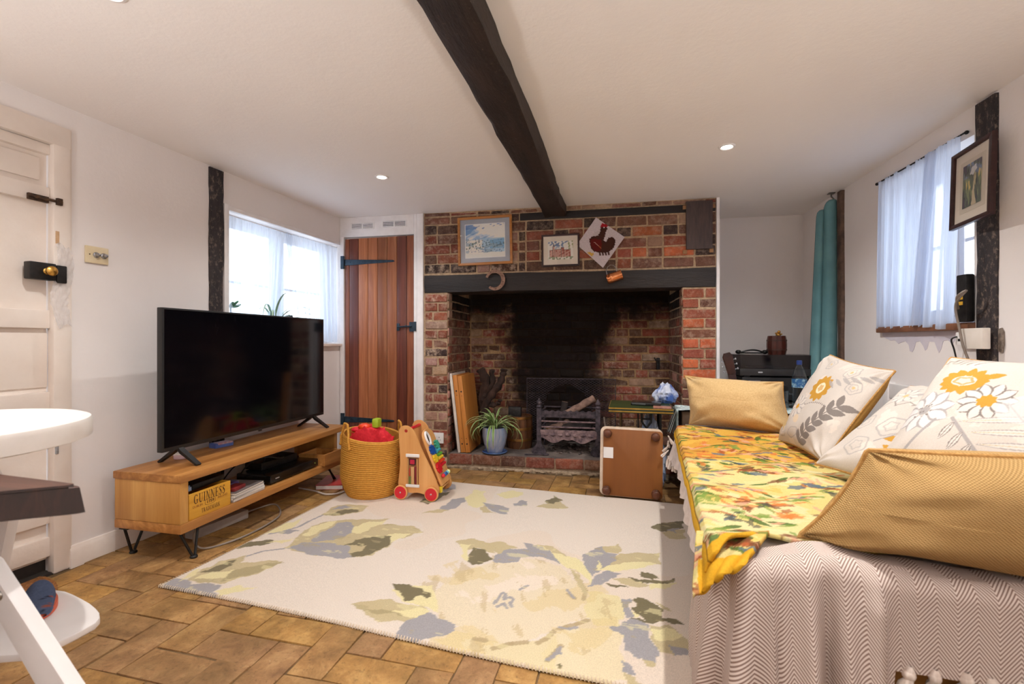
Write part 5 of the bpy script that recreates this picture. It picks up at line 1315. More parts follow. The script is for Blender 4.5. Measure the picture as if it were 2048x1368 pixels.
# ------------------------------------------------------------------ little table on its side
M_VENEER = wood('brown_plywood_underside', (122, 70, 26), (146, 90, 40), 2, 4, .55, .03); M_TURN = wood('turned_foot_wood', (70, 36, 20), (110, 60, 34), 1, 30, .4, .05)
fs = thing('folded_tray_table', 'low brown table tipped on its side showing four turned feet and a pale rim', 'table', (-.163, 3.085, .013), rot=(math.radians(-4), math.radians(.6), math.radians(-1)))
def rrect(x0, x1, z0, z1, r, n=6):
    out = []
    for cx, cz, a0 in ((x1-r, z0+r, -PI/2), (x1-r, z1-r, 0), (x0+r, z1-r, PI/2), (x0+r, z0+r, PI)):
        for k in range(n+1): a = a0+PI/2*k/n; out.append((cx+r*math.cos(a), cz+r*math.sin(a)))
    return out
g = G(); g.prism(rrect(0, .395, 0, .448, .035), .0, .022, 'xz', .003); lab(g.obj('top_rim', mat('pale_rim_paint', (196, 176, 154), (222, 204, 186), .6, scale=14), fs), 'pale worn rim')
g = G(); g.prism(rrect(.020, .395, .006, .434, .022), -.012, .001, 'xz', .002); g.obj('underside', M_VENEER, fs)
for (x, z) in ((.048, .405), (.045, .038), (.355, .04), (.35, .40)):
    g = G(); g.lathe([(0, -.045), (.016, -.045), (.024, -.040), (.026, -.030), (.020, -.022), (.028, -.012), (.028, 0), (0, 0)], (x, -.011, z), 18, Matrix.Rotation(-PI/2, 3, 'X') @ Matrix.Scale(-1, 3, (0, 0, 1)) @ Matrix.Scale(-1, 3, (0, 0, 1))); g.obj('foot', M_TURN, fs)
g = G(); g.ext(.022, .085, -.0135, -.0121, .245, .315); lab(g.obj('sticker', mat('white_label', (224, 222, 222), None, .6), fs), 'white paper sticker')
# green topped table
M_GREEN = mat('green_leather_top', (40, 54, 22), (58, 72, 34), .42, scale=8); M_GOLD = mat('gold_edging', (170, 136, 52), (206, 172, 84), .3, .7)
gt = thing('green_table', 'small green topped table with gold edges and black iron legs by the brick pier', 'table', (-.105, 3.165, 0), math.radians(-.5))
g = G(); g.ext(.004, .406, .004, .40, .5785, .580); g.obj('leather_top', M_GREEN, gt)
g = G(); g.ext(0, .41, 0, .404, .545, .578, .003); g.obj('top_board', mat('dark_green_edge', (30, 38, 20), (44, 52, 28), .4), gt)
for z in (.576, .556):
    g = G()
    for a in ((0, .41, -.0025, .001), (0, .41, .403, .4065)): g.ext(*a, z-.004, z+.003)
    for a in ((-.0025, .001, 0, .404), (.409, .4125, 0, .404)): g.ext(*a, z-.004, z+.003)
    g.obj('gold_edge', M_GOLD, gt)
for x in (.075, .335):
    for y in (.07, .335):
        g = G(); g.tube([(x, y, .545), (x, y, .30), (x+(.012 if x < .2 else -.012), y, .012)], .008, 8); g.ball((x+(.012 if x < .2 else -.012), y, .013), .013, 8); g.obj('leg', M_BLACKM if x > .2 else mat('bronze_leg', (84, 66, 44), (110, 88, 60), .4, .6), gt)
g = G(); xb = .245
g.tube([(xb-.03, .07, .54), (xb-.03, .07, .48), (xb, .07, .44), (xb, .07, .05)], .007, 8); g.tube([(xb+.03, .07, .54), (xb+.03, .07, .48), (xb, .07, .44)], .007, 8); g.tube([(xb-.03, .07, .50), (xb+.03, .07, .50)], .006, 8)
g.tube([(xb-.055, .07, .54), (xb-.05, .07, .25), (xb-.06, .07, .05)], .005, 8); g.tube([(.075, .07, .06), (.335, .07, .06)], .007, 8); g.obj('iron_frame', M_BLACKM, gt)
t_ = thing('black_tablet', 'black flat device lying on the green table top', 'device', (.145, 3.36, .5805), math.radians(-6))
g = G(); g.ext(-.10, .10, -.07, .07, 0, .022, .006); g.obj('case', M_GLOSSB, t_); g = G(); g.ext(-.09, .0, -.0715, -.06, .006, .016, .001); g.obj('button_strip', mat('dull_print', (70, 74, 72), None, .5), t_)
t_ = thing('red_booklet', 'reddish printed booklet on the front right corner of the green table', 'booklet', (.245, 3.235, .5805), math.radians(-3))
g = G(); g.ext(-.06, .055, -.055, .055, 0, .004); g.obj('booklet', mat('pink_red_print', (150, 92, 78), (190, 140, 118), .5, scale=40), t_)
def bag(name, label, loc, sc, c1, c2, seed, spot=None):
    g = G(); g.ball((0, 0, 0), 1.0, 40)
    for v in g.bm.verts:
        p = v.co.copy(); n = mn.noise(p*1.6+Vector((seed, 0, 0)))*.34+abs(mn.noise(p*3.0+Vector((0, seed, 0))))*.42+abs(mn.noise(p*6+Vector((0, 0, seed))))*.2
        p *= 1-.25+n; k = max(0, p.z)**1.3
        p.x *= 1-.62*k; p.y *= 1-.62*k
        v.co = Vector((p.x*sc[0], p.y*sc[1], max(p.z*sc[2], -.62*sc[2])))
    lo = min(v.co.z for v in g.bm.verts)
    for v in g.bm.verts: v.co.z -= lo
    o = g.obj(name, mat(name+'_film', c1, c2, .3, scale=9, spec=.6, lo=.42, hi=.58), angle=28); o.location = loc; return tag(o, label, 'bag')
bag('plastic_bag', 'crumpled white and blue plastic bag on the back of the green table', (.285, 3.50, .5805), (.085, .07, .10), (206, 214, 232), (70, 104, 178), 2)
bag('plastic_bag', 'bulging white plastic bag on the floor under the green table', (.17, 3.43, 0), (.12, .12, .33), (206, 212, 226), (160, 178, 214), 5)
cable('cable', 'grey hose curving under the left of the green table', [(-.15, 3.50, .46), (-.13, 3.47, .36), (-.07, 3.45, .29), (.02, 3.46, .275), (.09, 3.5, .27)], .008, M_GREYC, 8, 'hose')

# ------------------------------------------------------------------ alcove: hi-fi, bucket, bottle, guitar
AR = CA
cab = thing('hifi_cabinet', 'black cabinet carrying the hi-fi in the alcove', 'cabinet', (1.105, 3.955, 0), AR)
g = G(); g.ext(-.29, .29, -.19, .19, .03, .58, .005); g.obj('body', M_BLACKM, cab)
g = G(); g.ext(-.28, .28, -.17, .17, 0, .03); g.obj('plinth', M_BLACKM, cab)
g = G(); g.ext(-.285, -.003, -.197, -.19, .04, .57, .002); g.obj('door', M_GLOSSB, cab); g = G(); g.ext(.003, .285, -.197, -.19, .04, .57, .002); g.obj('door', M_GLOSSB, cab)
amp = thing('amplifier', 'black amplifier with knobs under the record player', 'amplifier', (1.10, 3.935, .5805), AR)
g = G(); g.ext(-.265, .275, -.19, .17, .012, .178, .004); g.obj('case', mat('charcoal_hifi_metal', (30, 30, 32), (40, 40, 42), .45, .3), amp)
for x, r in ((-.20, .012), (-.14, .012), (.02, .026), (.19, .012)):
    g = G(); g.lathe([(r, 0), (r*.92, .016), (0, .017)], (x, -.19, .10), 16, Matrix.Rotation(PI/2, 3, 'X')); g.obj('knob', M_BLACKM, amp)
g = G(); g.ext(-.22, -.14, -.1915, -.19, .148, .154); g.obj('badge', mat('silver_print', (150, 150, 155), None, .4), amp)
g = G(); 
for x in (-.22, .23):
    for y in (-.14, .12): g.lathe([(0, 0), (.018, 0), (.018, .013), (0, .013)], (x, y, 0), 10)
g.obj('base', M_BLACKM, amp)
tt = thing('record_player', 'black record player under a smoky dust cover in the alcove', 'record player', (1.098, 3.925, .7595), AR)
g = G(); g.ext(-.28, .275, -.19, .17, .012, .062, .004)
for x in (-.22, .22): g.ext(x-.02, x+.02, -.15, .13, 0, .013)
g.obj('plinth', mat('hifi_dark_grey', (36, 34, 36), (46, 44, 46), .4), tt)
g = G(); g.lathe([(0, .064), (.145, .064), (.148, .068), (.145, .074), (0, .074)], (-.04, -.01, 0), 40); g.obj('platter', mat('platter_metal', (150, 150, 156), (170, 170, 174), .3, .8), tt)
g = G(); g.tube([(.20, .11, .09), (.20, .05, .09), (.17, -.08, .085), (.12, -.12, .082)], .005, 8); g.lathe([(.025, .062), (.022, .085), (0, .09)], (.20, .11, 0), 14); g.obj('tone_arm', mat('chrome', (180, 180, 184), None, .2, .9), tt)
g = G(); g.ext(-.155, -.125, -.1915, -.19, .032, .042); g.obj('badge', mat('silver_print2', (190, 190, 195), None, .4), tt)
def smoky():
    t = NT('smoky_acrylic'); t.n.remove(t.b)
    tb = t.new('ShaderNodeBsdfTransparent'); tb.inputs[0].default_value = (.38, .33, .34, 1); gl = t.new('ShaderNodeBsdfGlossy'); gl.inputs['Roughness'].default_value = .08
    m = t.new('ShaderNodeMixShader')
    t.link(facing(t), m.inputs[0]); t.link(tb.outputs[0], m.inputs[1]); t.link(gl.outputs[0], m.inputs[2]); t.link(m.outputs[0], t.out.inputs[0]); return t.m
g = G(); x0, x1, y0, y1, z0, z1, th = -.275, .27, -.185, .165, .063, .165, .004
g.ext(x0, x1, y0, y1, z1-th, z1, .001); g.ext(x0, x1, y0, y0+th, z0, z1-th); g.ext(x0, x1, y1-th, y1, z0, z1-th); g.ext(x0, x0+th, y0+th, y1-th, z0, z1-th); g.ext(x1-th, x1, y0+th, y1-th, z0, z1-th)
g.obj('dust_cover', smoky(), tt)
ZT = .7595+.1655
b_ = barrel('barrel_ice_bucket', 'dark wooden barrel ice bucket standing on the record player', (1.128, 3.905, ZT), .069, .142, wood('mahogany_stave', (58, 26, 20), (96, 46, 34), 2, 40, .35, .1), mat('dark_hoop', (56, 30, 24), (76, 44, 34), .4), .13, 12, (.25, .75))
t_ = thing('brass_figure', 'tiny gilt cherub figure on the lid of the barrel ice bucket', 'ornament', (1.138, 3.90, ZT+.1355))
g = G(); g.ball((0, 0, .014), .017, 10, (1.1, .9, .8)); g.ball((.004, -.002, .036), .012, 10); g.ball((-.012, 0, .026), .010, 8, (1.2, .7, .7)); g.ball((.018, -.004, .020), .008, 8, (1.3, .7, .7)); g.ball((.0, -.014, .008), .008, 8, (1, 1.4, .7)); g.obj('figure', M_BRASS, t_)
t_ = thing('headphones', 'dark folded headphones lying on the left of the record player lid', 'headphones', (.948, 3.875, ZT), AR)
g = G(); g.tube([(-.09+.18*k/12, -.05*math.sin(PI*k/12)*.3, .012+.022*math.sin(PI*k/12)) for k in range(13)], .006, 8); g.tube([(-.09, 0, .012), (-.03, .04, .010), (.05, .04, .010), (.09, 0, .012)], .005, 8)
g.obj('band', M_BLACKM, t_)
for x in (-.095, .095): g = G(); g.ball((x, .01, .018), .022, 10, (1, 1, .75)); g.obj('ear_cup', M_BLACKM, t_)
t_ = thing('paper_slip', 'white folded paper under the headphones on the lid', 'paper', (.958, 3.915, ZT), AR)
g = G(); g.ext(-.06, .05, -.03, .03, 0, .0025); g.obj('paper', M_PAPERW, t_, smooth=False)
# guitar leaning in the corner behind the pillow
gu = thing('guitar', 'dark guitar leaning beside the brick pier with its headstock showing above the pillow', 'guitar', (.915, 3.635, .02), rot=(math.radians(2), math.radians(-14.5), .2))
body = [(.19*math.cos(a)*(1-.16*math.exp(-((a-.0)/.35)**2)-.16*math.exp(-((abs(a)-PI)/.35)**2)), .21+.22*math.sin(a)) for a in np.linspace(-PI, PI, 40, endpoint=False)]
g = G(); g.prism(body, -.04, .04, 'xz', .006); g.obj('body', wood('dark_guitar_wood', (50, 24, 18), (84, 44, 30), 2, 20, .3, .05), gu)
g = G(); g.ext(-.024, .024, -.05, -.028, .40, .80, .005); g.obj('neck', M_FR_DARK, gu)
g = G(); g.prism([(-.026, .80), (.026, .80), (.034, .93), (.020, .955), (-.020, .955), (-.034, .93)], -.052, -.034, 'xz', .003); g.obj('headstock', mat('dark_mahogany', (48, 24, 20), (72, 38, 30), .35, scale=14), gu)
for sx in (-1, 1):
    for k in range(3): g = G(); g.tube([(sx*.030, -.043, .83+.035*k), (sx*.046, -.043, .83+.035*k)], .003, 6); g.ball((sx*.05, -.043, .83+.035*k), .008, 8, (.8, .5, 1)); g.obj('tuning_peg', mat('chrome_peg', (190, 190, 196), None, .2, .9), gu)
# storage box under a pale blue knitted blanket at the foot of the daybed
tb_ = thing('storage_box', 'storage box hidden under the pale blue knitted blanket', 'box', (.82, 3.44, 0), math.radians(-1))
g = G(); g.ext(-.44, .44, -.12, .12, 0, .545, .01); g.obj('box', mat('box_brown', (96, 76, 60), (120, 96, 76), .8), tb_)
def knit():
    t = NT('pale_blue_knit'); t.set(.9, 0, .1); v = t.coord('Object', (70, 70, 70))
    ck = t.new('ShaderNodeTexChecker'); ck.inputs['Scale'].default_value = 1.0; t.link(v, ck.inputs['Vector']); ck.inputs[1].default_value = L4((186, 206, 208)); ck.inputs[2].default_value = L4((216, 228, 226)); t.base(ck.outputs[0])
    t.bump(ck.outputs['Fac'], .4, .004); return t.m
nu, nv = 40, 60
U, V = np.meshgrid(np.linspace(0, 1, nu), np.linspace(0, 1, nv), indexing='ij')
sdist = V*1.30-.20                      # left drop, top, right drop
X = np.where(sdist < 0, -.455, np.minimum(sdist-.455, .455)); Zt = np.where(sdist < 0, .556+sdist, np.where(sdist > .91, .556-(sdist-.91), .556))
Yk = (U-.5)*.27; Zt = Zt+.006*np.sin(X*14+U*5)+.004*np.sin(U*17)+.012*np.exp(-((U-.5)*5)**2)
X = X-np.where(sdist < 0, .012*np.sin(U*14)+.01, 0)
kb = thing('knitted_blanket', 'pale blue knitted blanket folded over the box behind the far mustard cushion', 'blanket', (.82, 3.44, 0), math.radians(-1))
gridmesh('knit', np.stack([X, Yk, Zt], -1), knit(), kb)
M_STRIPE = (lambda t: (t.set(.9, 0, .1), t.base(t.ramp(t.math('FRACT', t.math('MULTIPLY', t.new('ShaderNodeSeparateXYZ').outputs[0] if False else (lambda s: (t.link(t.coord('UV'), s.inputs[0]), s.outputs[0])[-1])(t.new('ShaderNodeSeparateXYZ')), 9.0)), [(.48, L4((34, 36, 38))), (.52, L4((214, 216, 208)))])), t.m)[-1])(NT('striped_knit_edge'))
U, V = np.meshgrid(np.linspace(0, 1, 30), np.linspace(0, 1, 16), indexing='ij')
gridmesh('striped_edge', np.stack([-.47-.05*V+.006*np.sin(U*12), -.135+.22*U+0*V, .545-.17*V+.02*np.sin(U*4)*V], -1), M_STRIPE, kb)
def pet():
    t = NT('clear_bottle_plastic'); t.n.remove(t.b)
    tb = t.new('ShaderNodeBsdfTransparent'); tb.inputs[0].default_value = (.80, .88, .93, 1); gl = t.new('ShaderNodeBsdfGlossy'); gl.inputs['Roughness'].default_value = .05
    m = t.new('ShaderNodeMixShader')
    t.link(facing(t, .06, 2.5), m.inputs[0]); t.link(tb.outputs[0], m.inputs[1]); t.link(gl.outputs[0], m.inputs[2]); t.link(m.outputs[0], t.out.inputs[0]); return t.m
bo = thing('water_bottle', 'clear plastic water bottle with a blue cap and label on the knitted blanket', 'bottle', (1.135, 3.455, .576))
prof = [(0, .002), (.030, 0), (.042, .008)]
for k in range(7): prof += [(.043, .018+k*.016), (.0405, .026+k*.016)]
prof += [(.044, .135), (.0435, .14), (.0435, .195), (.044, .20), (.042, .215), (.030, .255), (.016, .285), (.0145, .30)]
g = G(); g.lathe(prof, (0, 0, 0), 28); g.obj('bottle_body', pet(), bo)
g = G(); g.lathe([(.0448, .140), (.0448, .196)], (0, 0, 0), 28, cap=False); lab(g.obj('label_sleeve', mat('blue_label', (40, 96, 150), (170, 206, 216), .4, scale=26, lo=.5, hi=.6), bo), 'blue and pale label')
g = G(); g.lathe([(.0165, .292), (.0165, .318), (.014, .321), (0, .321)], (0, 0, 0), 20); lab(g.obj('cap', mat('blue_cap', (36, 62, 130), None, .4), bo), 'blue cap')
t_ = thing('glass_jar', 'small clear glass tankard beside the water bottle', 'glass', (1.03, 3.44, .573))
g = G(); g.lathe([(0, .004), (.034, 0), (.038, .01), (.034, .06), (.037, .12), (.034, .12), (.031, .06), (.034, .014), (0, .012)], (0, 0, 0), 22); g.tube([(.034, 0, .10), (.06, 0, .098), (.066, 0, .06), (.058, 0, .03), (.036, 0, .025)], .005, 8); g.obj('tankard', pet(), t_)
# teal curtain tied back in the alcove corner
M_TEAL = mat('teal_cotton', (92, 138, 146), (108, 154, 160), .85, scale=5, bump=.1)
def hang(name, label, pts_top, pts_bot, zt, zb, th):
    nu, nv = len(pts_top), 24
    P_ = np.zeros((nu, nv, 3))
    for j in range(nv):
        t = j/(nv-1)
        for i in range(nu):
            a, b = pts_top[i], pts_bot[i]
            cr = .004*math.sin(i*1.3)*math.exp(-((t-.62)/.012)**2)
            P_[i, j] = (a[0]+(b[0]-a[0])*t, a[1]+(b[1]-a[1])*t+cr, zt[i]+(zb-zt[i])*t)
    o = gridmesh(name, P_, M_TEAL); md = o.modifiers.new('s', 'SOLIDIFY'); md.thickness = th; sb = o.modifiers.new('b', 'SUBSURF'); sb.levels = sb.render_levels = 1
    return tag(o, label, 'curtain')
top = [(-.105, .05), (-.085, .0), (-.072, .012), (-.064, .04), (-.058, .004), (-.030, -.012), (.0, -.004), (.010, .02), (.012, .05)]
bot = [(-.19, .06), (-.165, .0), (-.125, -.005), (-.10, .045), (-.085, -.005), (-.045, -.022), (.0, -.010), (.016, .02), (.018, .05)]
cx, cy = 1.452, 3.715
hang('teal_curtain', 'long teal curtain hanging in creased folds in the alcove corner', [(cx+a, cy+b) for a, b in top], [(cx+a*.95, cy+b) for a, b in bot], [1.97, 1.97, 1.97, 1.98, 2.03, 2.035, 2.035, 2.03, 2.03], .10, .004)
t_ = thing('curtain_bracket', 'small metal curtain hook at the ceiling above the teal curtain', 'hook', (1.425, 3.72, 2.035))
g = G(); g.tube([(0, 0, .045), (0, 0, .02), (.01, -.01, 0), (.02, 0, -.015)], .005, 6); g.ext(-.02, .02, -.02, .02, .038, .045, .002); g.obj('hook_body', mat('tarnished_metal', (96, 90, 86), (140, 134, 130), .4, .7), t_)
# ------------------------------------------------------------------ rug
def z7(p): return onZ(100+p[0]/2.56, 950+p[1]/2.56, .012)
def z8(p): return onZ(800+p[0]/3.15, 950+p[1]/3.15, .012)
def RP(fn, pts): return [rug_uv(*fn(p)) for p in pts]
nu, nv = 400, 290
U, V = np.meshgrid(np.linspace(0, RUG_W, nu), np.linspace(0, RUG_D, nv), indexing='ij')
BASE, TAN, OLV, SLT, YEL, DTAN = (214, 201, 188), (186, 170, 132), (112, 102, 74), (152, 148, 150), (216, 204, 156), (164, 150, 112)
PT = Paint(U, V, BASE)
n = fbm(U, V, 2.2, 21); PT.put(n > .9, (214, 196, 178), .6)
def pz7(c, pts, a=1): PT.poly(RP(z7, pts), c, a, .006, 38)
def pz8(c, pts, a=1): PT.poly(RP(z8, pts), c, a, .006, 38)
# big pale flowers
FL = (214, 198, 166)
pz8(FL, [(400, 600), (600, 540), (800, 520), (1000, 560), (1150, 700), (1180, 880), (1000, 960), (700, 1060), (450, 1000), (250, 880), (190, 780), (250, 700)], .75)
pz8((216, 200, 160), [(1000, 960), (1290, 955), (1400, 1000), (1390, 1100), (1440, 1290), (1200, 1300), (960, 1260), (900, 1100)], .75)
pz8((212, 198, 146), [(1180, 720), (1390, 760), (1420, 850), (1380, 940), (1240, 950), (1160, 880)], .8)
pz8((212, 196, 152), [(350, 970), (700, 1060), (1000, 1000), (980, 1250), (700, 1160), (200, 1040)], .8)
n = fbm(U, V, 14, 31); n2 = fbm(U, V, 30, 32)
fx, fy = rug_uv(*z8((680, 780))); fm = ((U-fx)**2+((V-fy)*1.15)**2) < .42**2
PT.put(fm & (n > .75), (206, 184, 132), .55); PT.put(fm & (n < -.85), (222, 206, 190), .8); PT.put(fm & (n2 > 1.1), (186, 164, 122), .6)
for pts in ([(1000, 960), (1040, 945), (1110, 930), (1180, 905)], [(870, 1045), (920, 1020), (965, 975)], [(930, 1150), (980, 1105), (1010, 1065)], [(1060, 740), (1095, 770)], [(1155, 775), (1165, 720), (1130, 660)], [(470, 1020), (540, 1030)], [(590, 1080), (700, 1050), (800, 1040)]):
    PT.line(RP(z8, pts), .010, (172, 152, 116), .9)
for pts in ([(1000, 950), (1060, 958), (1110, 950)], [(930, 1150), (970, 1125), (1005, 1075)], [(750, 715), (800, 690)], [(1050, 715), (1090, 765)], [(590, 800), (625, 760), (640, 735), (665, 740), (650, 775), (690, 760), (712, 775), (690, 800), (700, 820)], [(610, 820), (650, 800), (670, 830)]):
    PT.line(RP(z8, pts), .007, SLT, .9)
# leaves, left
pz7(TAN, [(1200, 372), (1300, 280), (1400, 240), (1540, 228), (1740, 228), (1700, 250), (1850, 262), (1915, 295), (1840, 310), (1760, 340), (1720, 370), (1640, 410), (1560, 425), (1440, 425), (1330, 410), (1250, 395)])
pz7(SLT, [(1200, 372), (1300, 345), (1450, 350), (1530, 372), (1520, 415), (1560, 425), (1440, 425), (1300, 405)]); pz7(SLT, [(1340, 320), (1420, 280), (1480, 245), (1530, 240), (1560, 265), (1540, 300), (1450, 335), (1340, 345)])
pz7(YEL, [(1280, 315), (1330, 270), (1420, 240), (1480, 235), (1420, 270), (1330, 310)]); pz7(YEL, [(1560, 265), (1640, 240), (1730, 235), (1690, 255), (1590, 300), (1540, 300)]); pz7(YEL, [(1640, 345), (1760, 300), (1850, 300), (1740, 350), (1690, 385)])
pz7(OLV, [(1500, 365), (1560, 335), (1640, 320), (1700, 310), (1750, 318), (1740, 350), (1690, 385), (1600, 415), (1540, 425), (1520, 410), (1580, 390), (1620, 360)])
pz7(TAN, [(1395, 208), (1450, 165), (1530, 150), (1640, 160), (1600, 188), (1500, 208)]); pz7(OLV, [(1410, 205), (1480, 186), (1560, 172), (1590, 185), (1500, 205)]); pz7(SLT, [(1440, 175), (1510, 158), (1570, 165), (1500, 178)])
for pts in ([(1185, 378), (1080, 390), (1000, 415)], [(1400, 205), (1330, 235), (1270, 265), (1180, 290), (1120, 300)]): PT.line(RP(z7, pts), .007, SLT)
pz7(SLT, [(560, 572), (620, 535), (700, 530), (720, 555), (800, 560), (870, 560), (840, 600), (850, 620), (760, 605), (650, 590)])
pz7(TAN, [(700, 530), (760, 490), (860, 440), (980, 415), (960, 450), (1180, 440), (1120, 480), (1000, 520), (880, 555), (760, 555)])
pz7(YEL, [(740, 525), (820, 500), (940, 490), (900, 520), (790, 540)]); pz7(OLV, [(765, 500), (840, 465), (940, 432), (920, 465), (860, 490), (800, 500)]); pz7(YEL, [(850, 590), (960, 570), (1045, 582), (960, 600), (860, 622)]); pz7(DTAN, [(860, 545), (1000, 515), (1110, 480), (1180, 445), (1000, 470), (900, 505)])
pz7(OLV, [(940, 375), (1000, 345), (1100, 330), (1160, 340), (1100, 355), (1040, 362), (1000, 372)]); pz7(SLT, [(1130, 295), (1200, 275), (1270, 285), (1220, 300)]); pz7(YEL, [(1040, 305), (1150, 255), (1260, 235), (1290, 225), (1240, 270), (1150, 295)])
pz7(YEL, [(1100, 345), (1190, 330), (1250, 320), (1180, 350)]); pz7(YEL, [(640, 545), (700, 505), (770, 470), (740, 510)])
pz7(TAN, [(1520, 665), (1600, 645), (1720, 640), (1900, 670), (1960, 700), (1930, 740), (1750, 750), (1680, 745), (1600, 710)]); pz7(YEL, [(1740, 590), (1780, 570), (1960, 560), (1990, 690), (1860, 660), (1800, 640)])
pz7(OLV, [(1750, 555), (1820, 560), (1940, 600), (1930, 625), (1880, 615), (1860, 640), (1810, 635), (1800, 600), (1760, 585)]); pz7(DTAN, [(1560, 685), (1700, 690), (1900, 715), (1700, 712)])
# leaves, middle and far edge
for c, pts in ((SLT, [(0, 950), (90, 880), (200, 860), (230, 880), (350, 930), (345, 970), (160, 1030), (-40, 1010)]), (YEL, [(-60, 860), (80, 830), (200, 850), (90, 890)]),
    (SLT, [(250, 215), (340, 150), (410, 140), (410, 165), (370, 200), (310, 225)]), (TAN, [(150, 240), (240, 215), (320, 225), (240, 240)]), (OLV, [(120, 170), (240, 110), (320, 105), (250, 150), (180, 185)]), (YEL, [(410, 150), (470, 90), (530, 100), (540, 190), (480, 205), (430, 190)]),
    (SLT, [(530, 175), (620, 185), (680, 210), (690, 245), (620, 240), (570, 225), (550, 200)]), (TAN, [(500, 205), (540, 190), (560, 225), (600, 242), (540, 235)]), (SLT, [(720, 180), (760, 160), (810, 165), (790, 195), (730, 190)]), (TAN, [(860, 195), (920, 180), (1000, 165), (1070, 208), (950, 212)]), (OLV, [(905, 168), (950, 150), (970, 130), (1000, 150), (1020, 160), (970, 178), (915, 178)]),
    (SLT, [(300, 50), (350, 60), (340, 90), (280, 110), (250, 90)]), (YEL, [(600, 120), (700, 95), (780, 110), (740, 140), (650, 145)]),
    (TAN, [(360, 412), (470, 400), (570, 425), (600, 490), (560, 480), (500, 460), (420, 470), (390, 460)]), (YEL, [(380, 430), (450, 440), (420, 490), (435, 545), (395, 520)]), (OLV, [(430, 500), (470, 460), (540, 470), (600, 530), (540, 545), (470, 562), (430, 545)]),
    (SLT, [(600, 545), (600, 500), (690, 460), (750, 460), (830, 470), (960, 470), (1005, 520), (1005, 548), (940, 520), (840, 510), (780, 510), (720, 550), (660, 553)]), (SLT, [(790, 425), (860, 435), (930, 450), (960, 480), (850, 490), (800, 465)]),
    (YEL, [(860, 432), (950, 450), (1040, 500), (1130, 520), (1200, 600), (1200, 680), (1110, 600), (1020, 560), (960, 480)]), (TAN, [(570, 430), (640, 415), (700, 440), (740, 450), (690, 465), (620, 495), (590, 470)]), (TAN, [(1060, 570), (1130, 640), (1180, 690), (1160, 760), (1130, 690)]), (TAN, [(870, 430), (960, 450), (1060, 510), (980, 490)]),
    (SLT, [(1145, 520), (1200, 470), (1280, 450), (1300, 490), (1380, 495), (1330, 560), (1260, 600), (1210, 630), (1180, 580)]), (TAN, [(1280, 450), (1390, 435), (1390, 490), (1300, 490)]), (TAN, [(1390, 490), (1480, 490), (1640, 490), (1640, 560), (1480, 560), (1350, 590), (1290, 600)]), (YEL, [(1240, 595), (1330, 560), (1500, 540), (1620, 560), (1480, 590), (1330, 605)]), (YEL, [(1230, 590), (1260, 530), (1270, 560), (1255, 600)]),
    (SLT, [(1210, 640), (1290, 600), (1390, 615), (1340, 650), (1240, 690), (1190, 705)]), (OLV, [(1430, 635), (1510, 655), (1600, 665), (1740, 655), (1680, 680), (1560, 685), (1480, 665)]), (OLV, [(1505, 610), (1560, 610), (1620, 640), (1600, 660), (1530, 645)]), (TAN, [(1340, 650), (1430, 640), (1560, 690), (1460, 705), (1390, 680)]), (OLV, [(1290, 672), (1380, 690), (1460, 712), (1350, 700)]), (YEL, [(1560, 690), (1740, 670), (1680, 720), (1560, 715)]),
    (SLT, [(1400, 770), (1445, 765), (1455, 830), (1460, 890), (1420, 900), (1400, 850)]), (OLV, [(1450, 780), (1490, 765), (1570, 790), (1640, 840), (1650, 905), (1560, 915), (1470, 840), (1490, 800)]), (YEL, [(1460, 850), (1520, 870), (1500, 890), (1460, 890)]), (OLV, [(1440, 895), (1560, 905), (1650, 900), (1730, 920), (1560, 925), (1460, 915)]), (TAN, [(1600, 790), (1700, 830), (1720, 860), (1640, 840)]),
    (SLT, [(1290, 955), (1400, 930), (1440, 900), (1560, 930), (1560, 980), (1620, 1100), (1610, 1170), (1500, 1150), (1420, 1100), (1400, 1000)]), (TAN, [(1560, 940), (1700, 940), (1870, 1110), (1720, 1140), (1620, 1100)]), (YEL, [(1560, 960), (1680, 950), (1780, 1010), (1640, 1050), (1600, 1020)]), (SLT, [(1700, 1060), (1870, 1110), (1720, 1140)]), (OLV, [(1640, 920), (1700, 900), (1800, 935), (1740, 940)]),
    (SLT, [(1370, 1140), (1430, 1170), (1480, 1250), (1420, 1220)]), (TAN, [(1420, 1220), (1480, 1260), (1560, 1330), (1440, 1320)]), (TAN, [(1540, 1160), (1620, 1165), (1600, 1210), (1560, 1200)]), (OLV, [(1000, 1190), (1018, 1175), (1035, 1215), (1010, 1228)]), (SLT, [(930, 1150), (1010, 1070), (1000, 1110), (950, 1145)]),
    (OLV, [(1570, 330), (1640, 300), (1790, 290), (1780, 330), (1700, 350), (1640, 350)]), (TAN, [(1640, 355), (1790, 340), (1800, 400), (1700, 400)]), (SLT, [(1690, 345), (1750, 330), (1740, 365)])):
    pz8(c, pts)
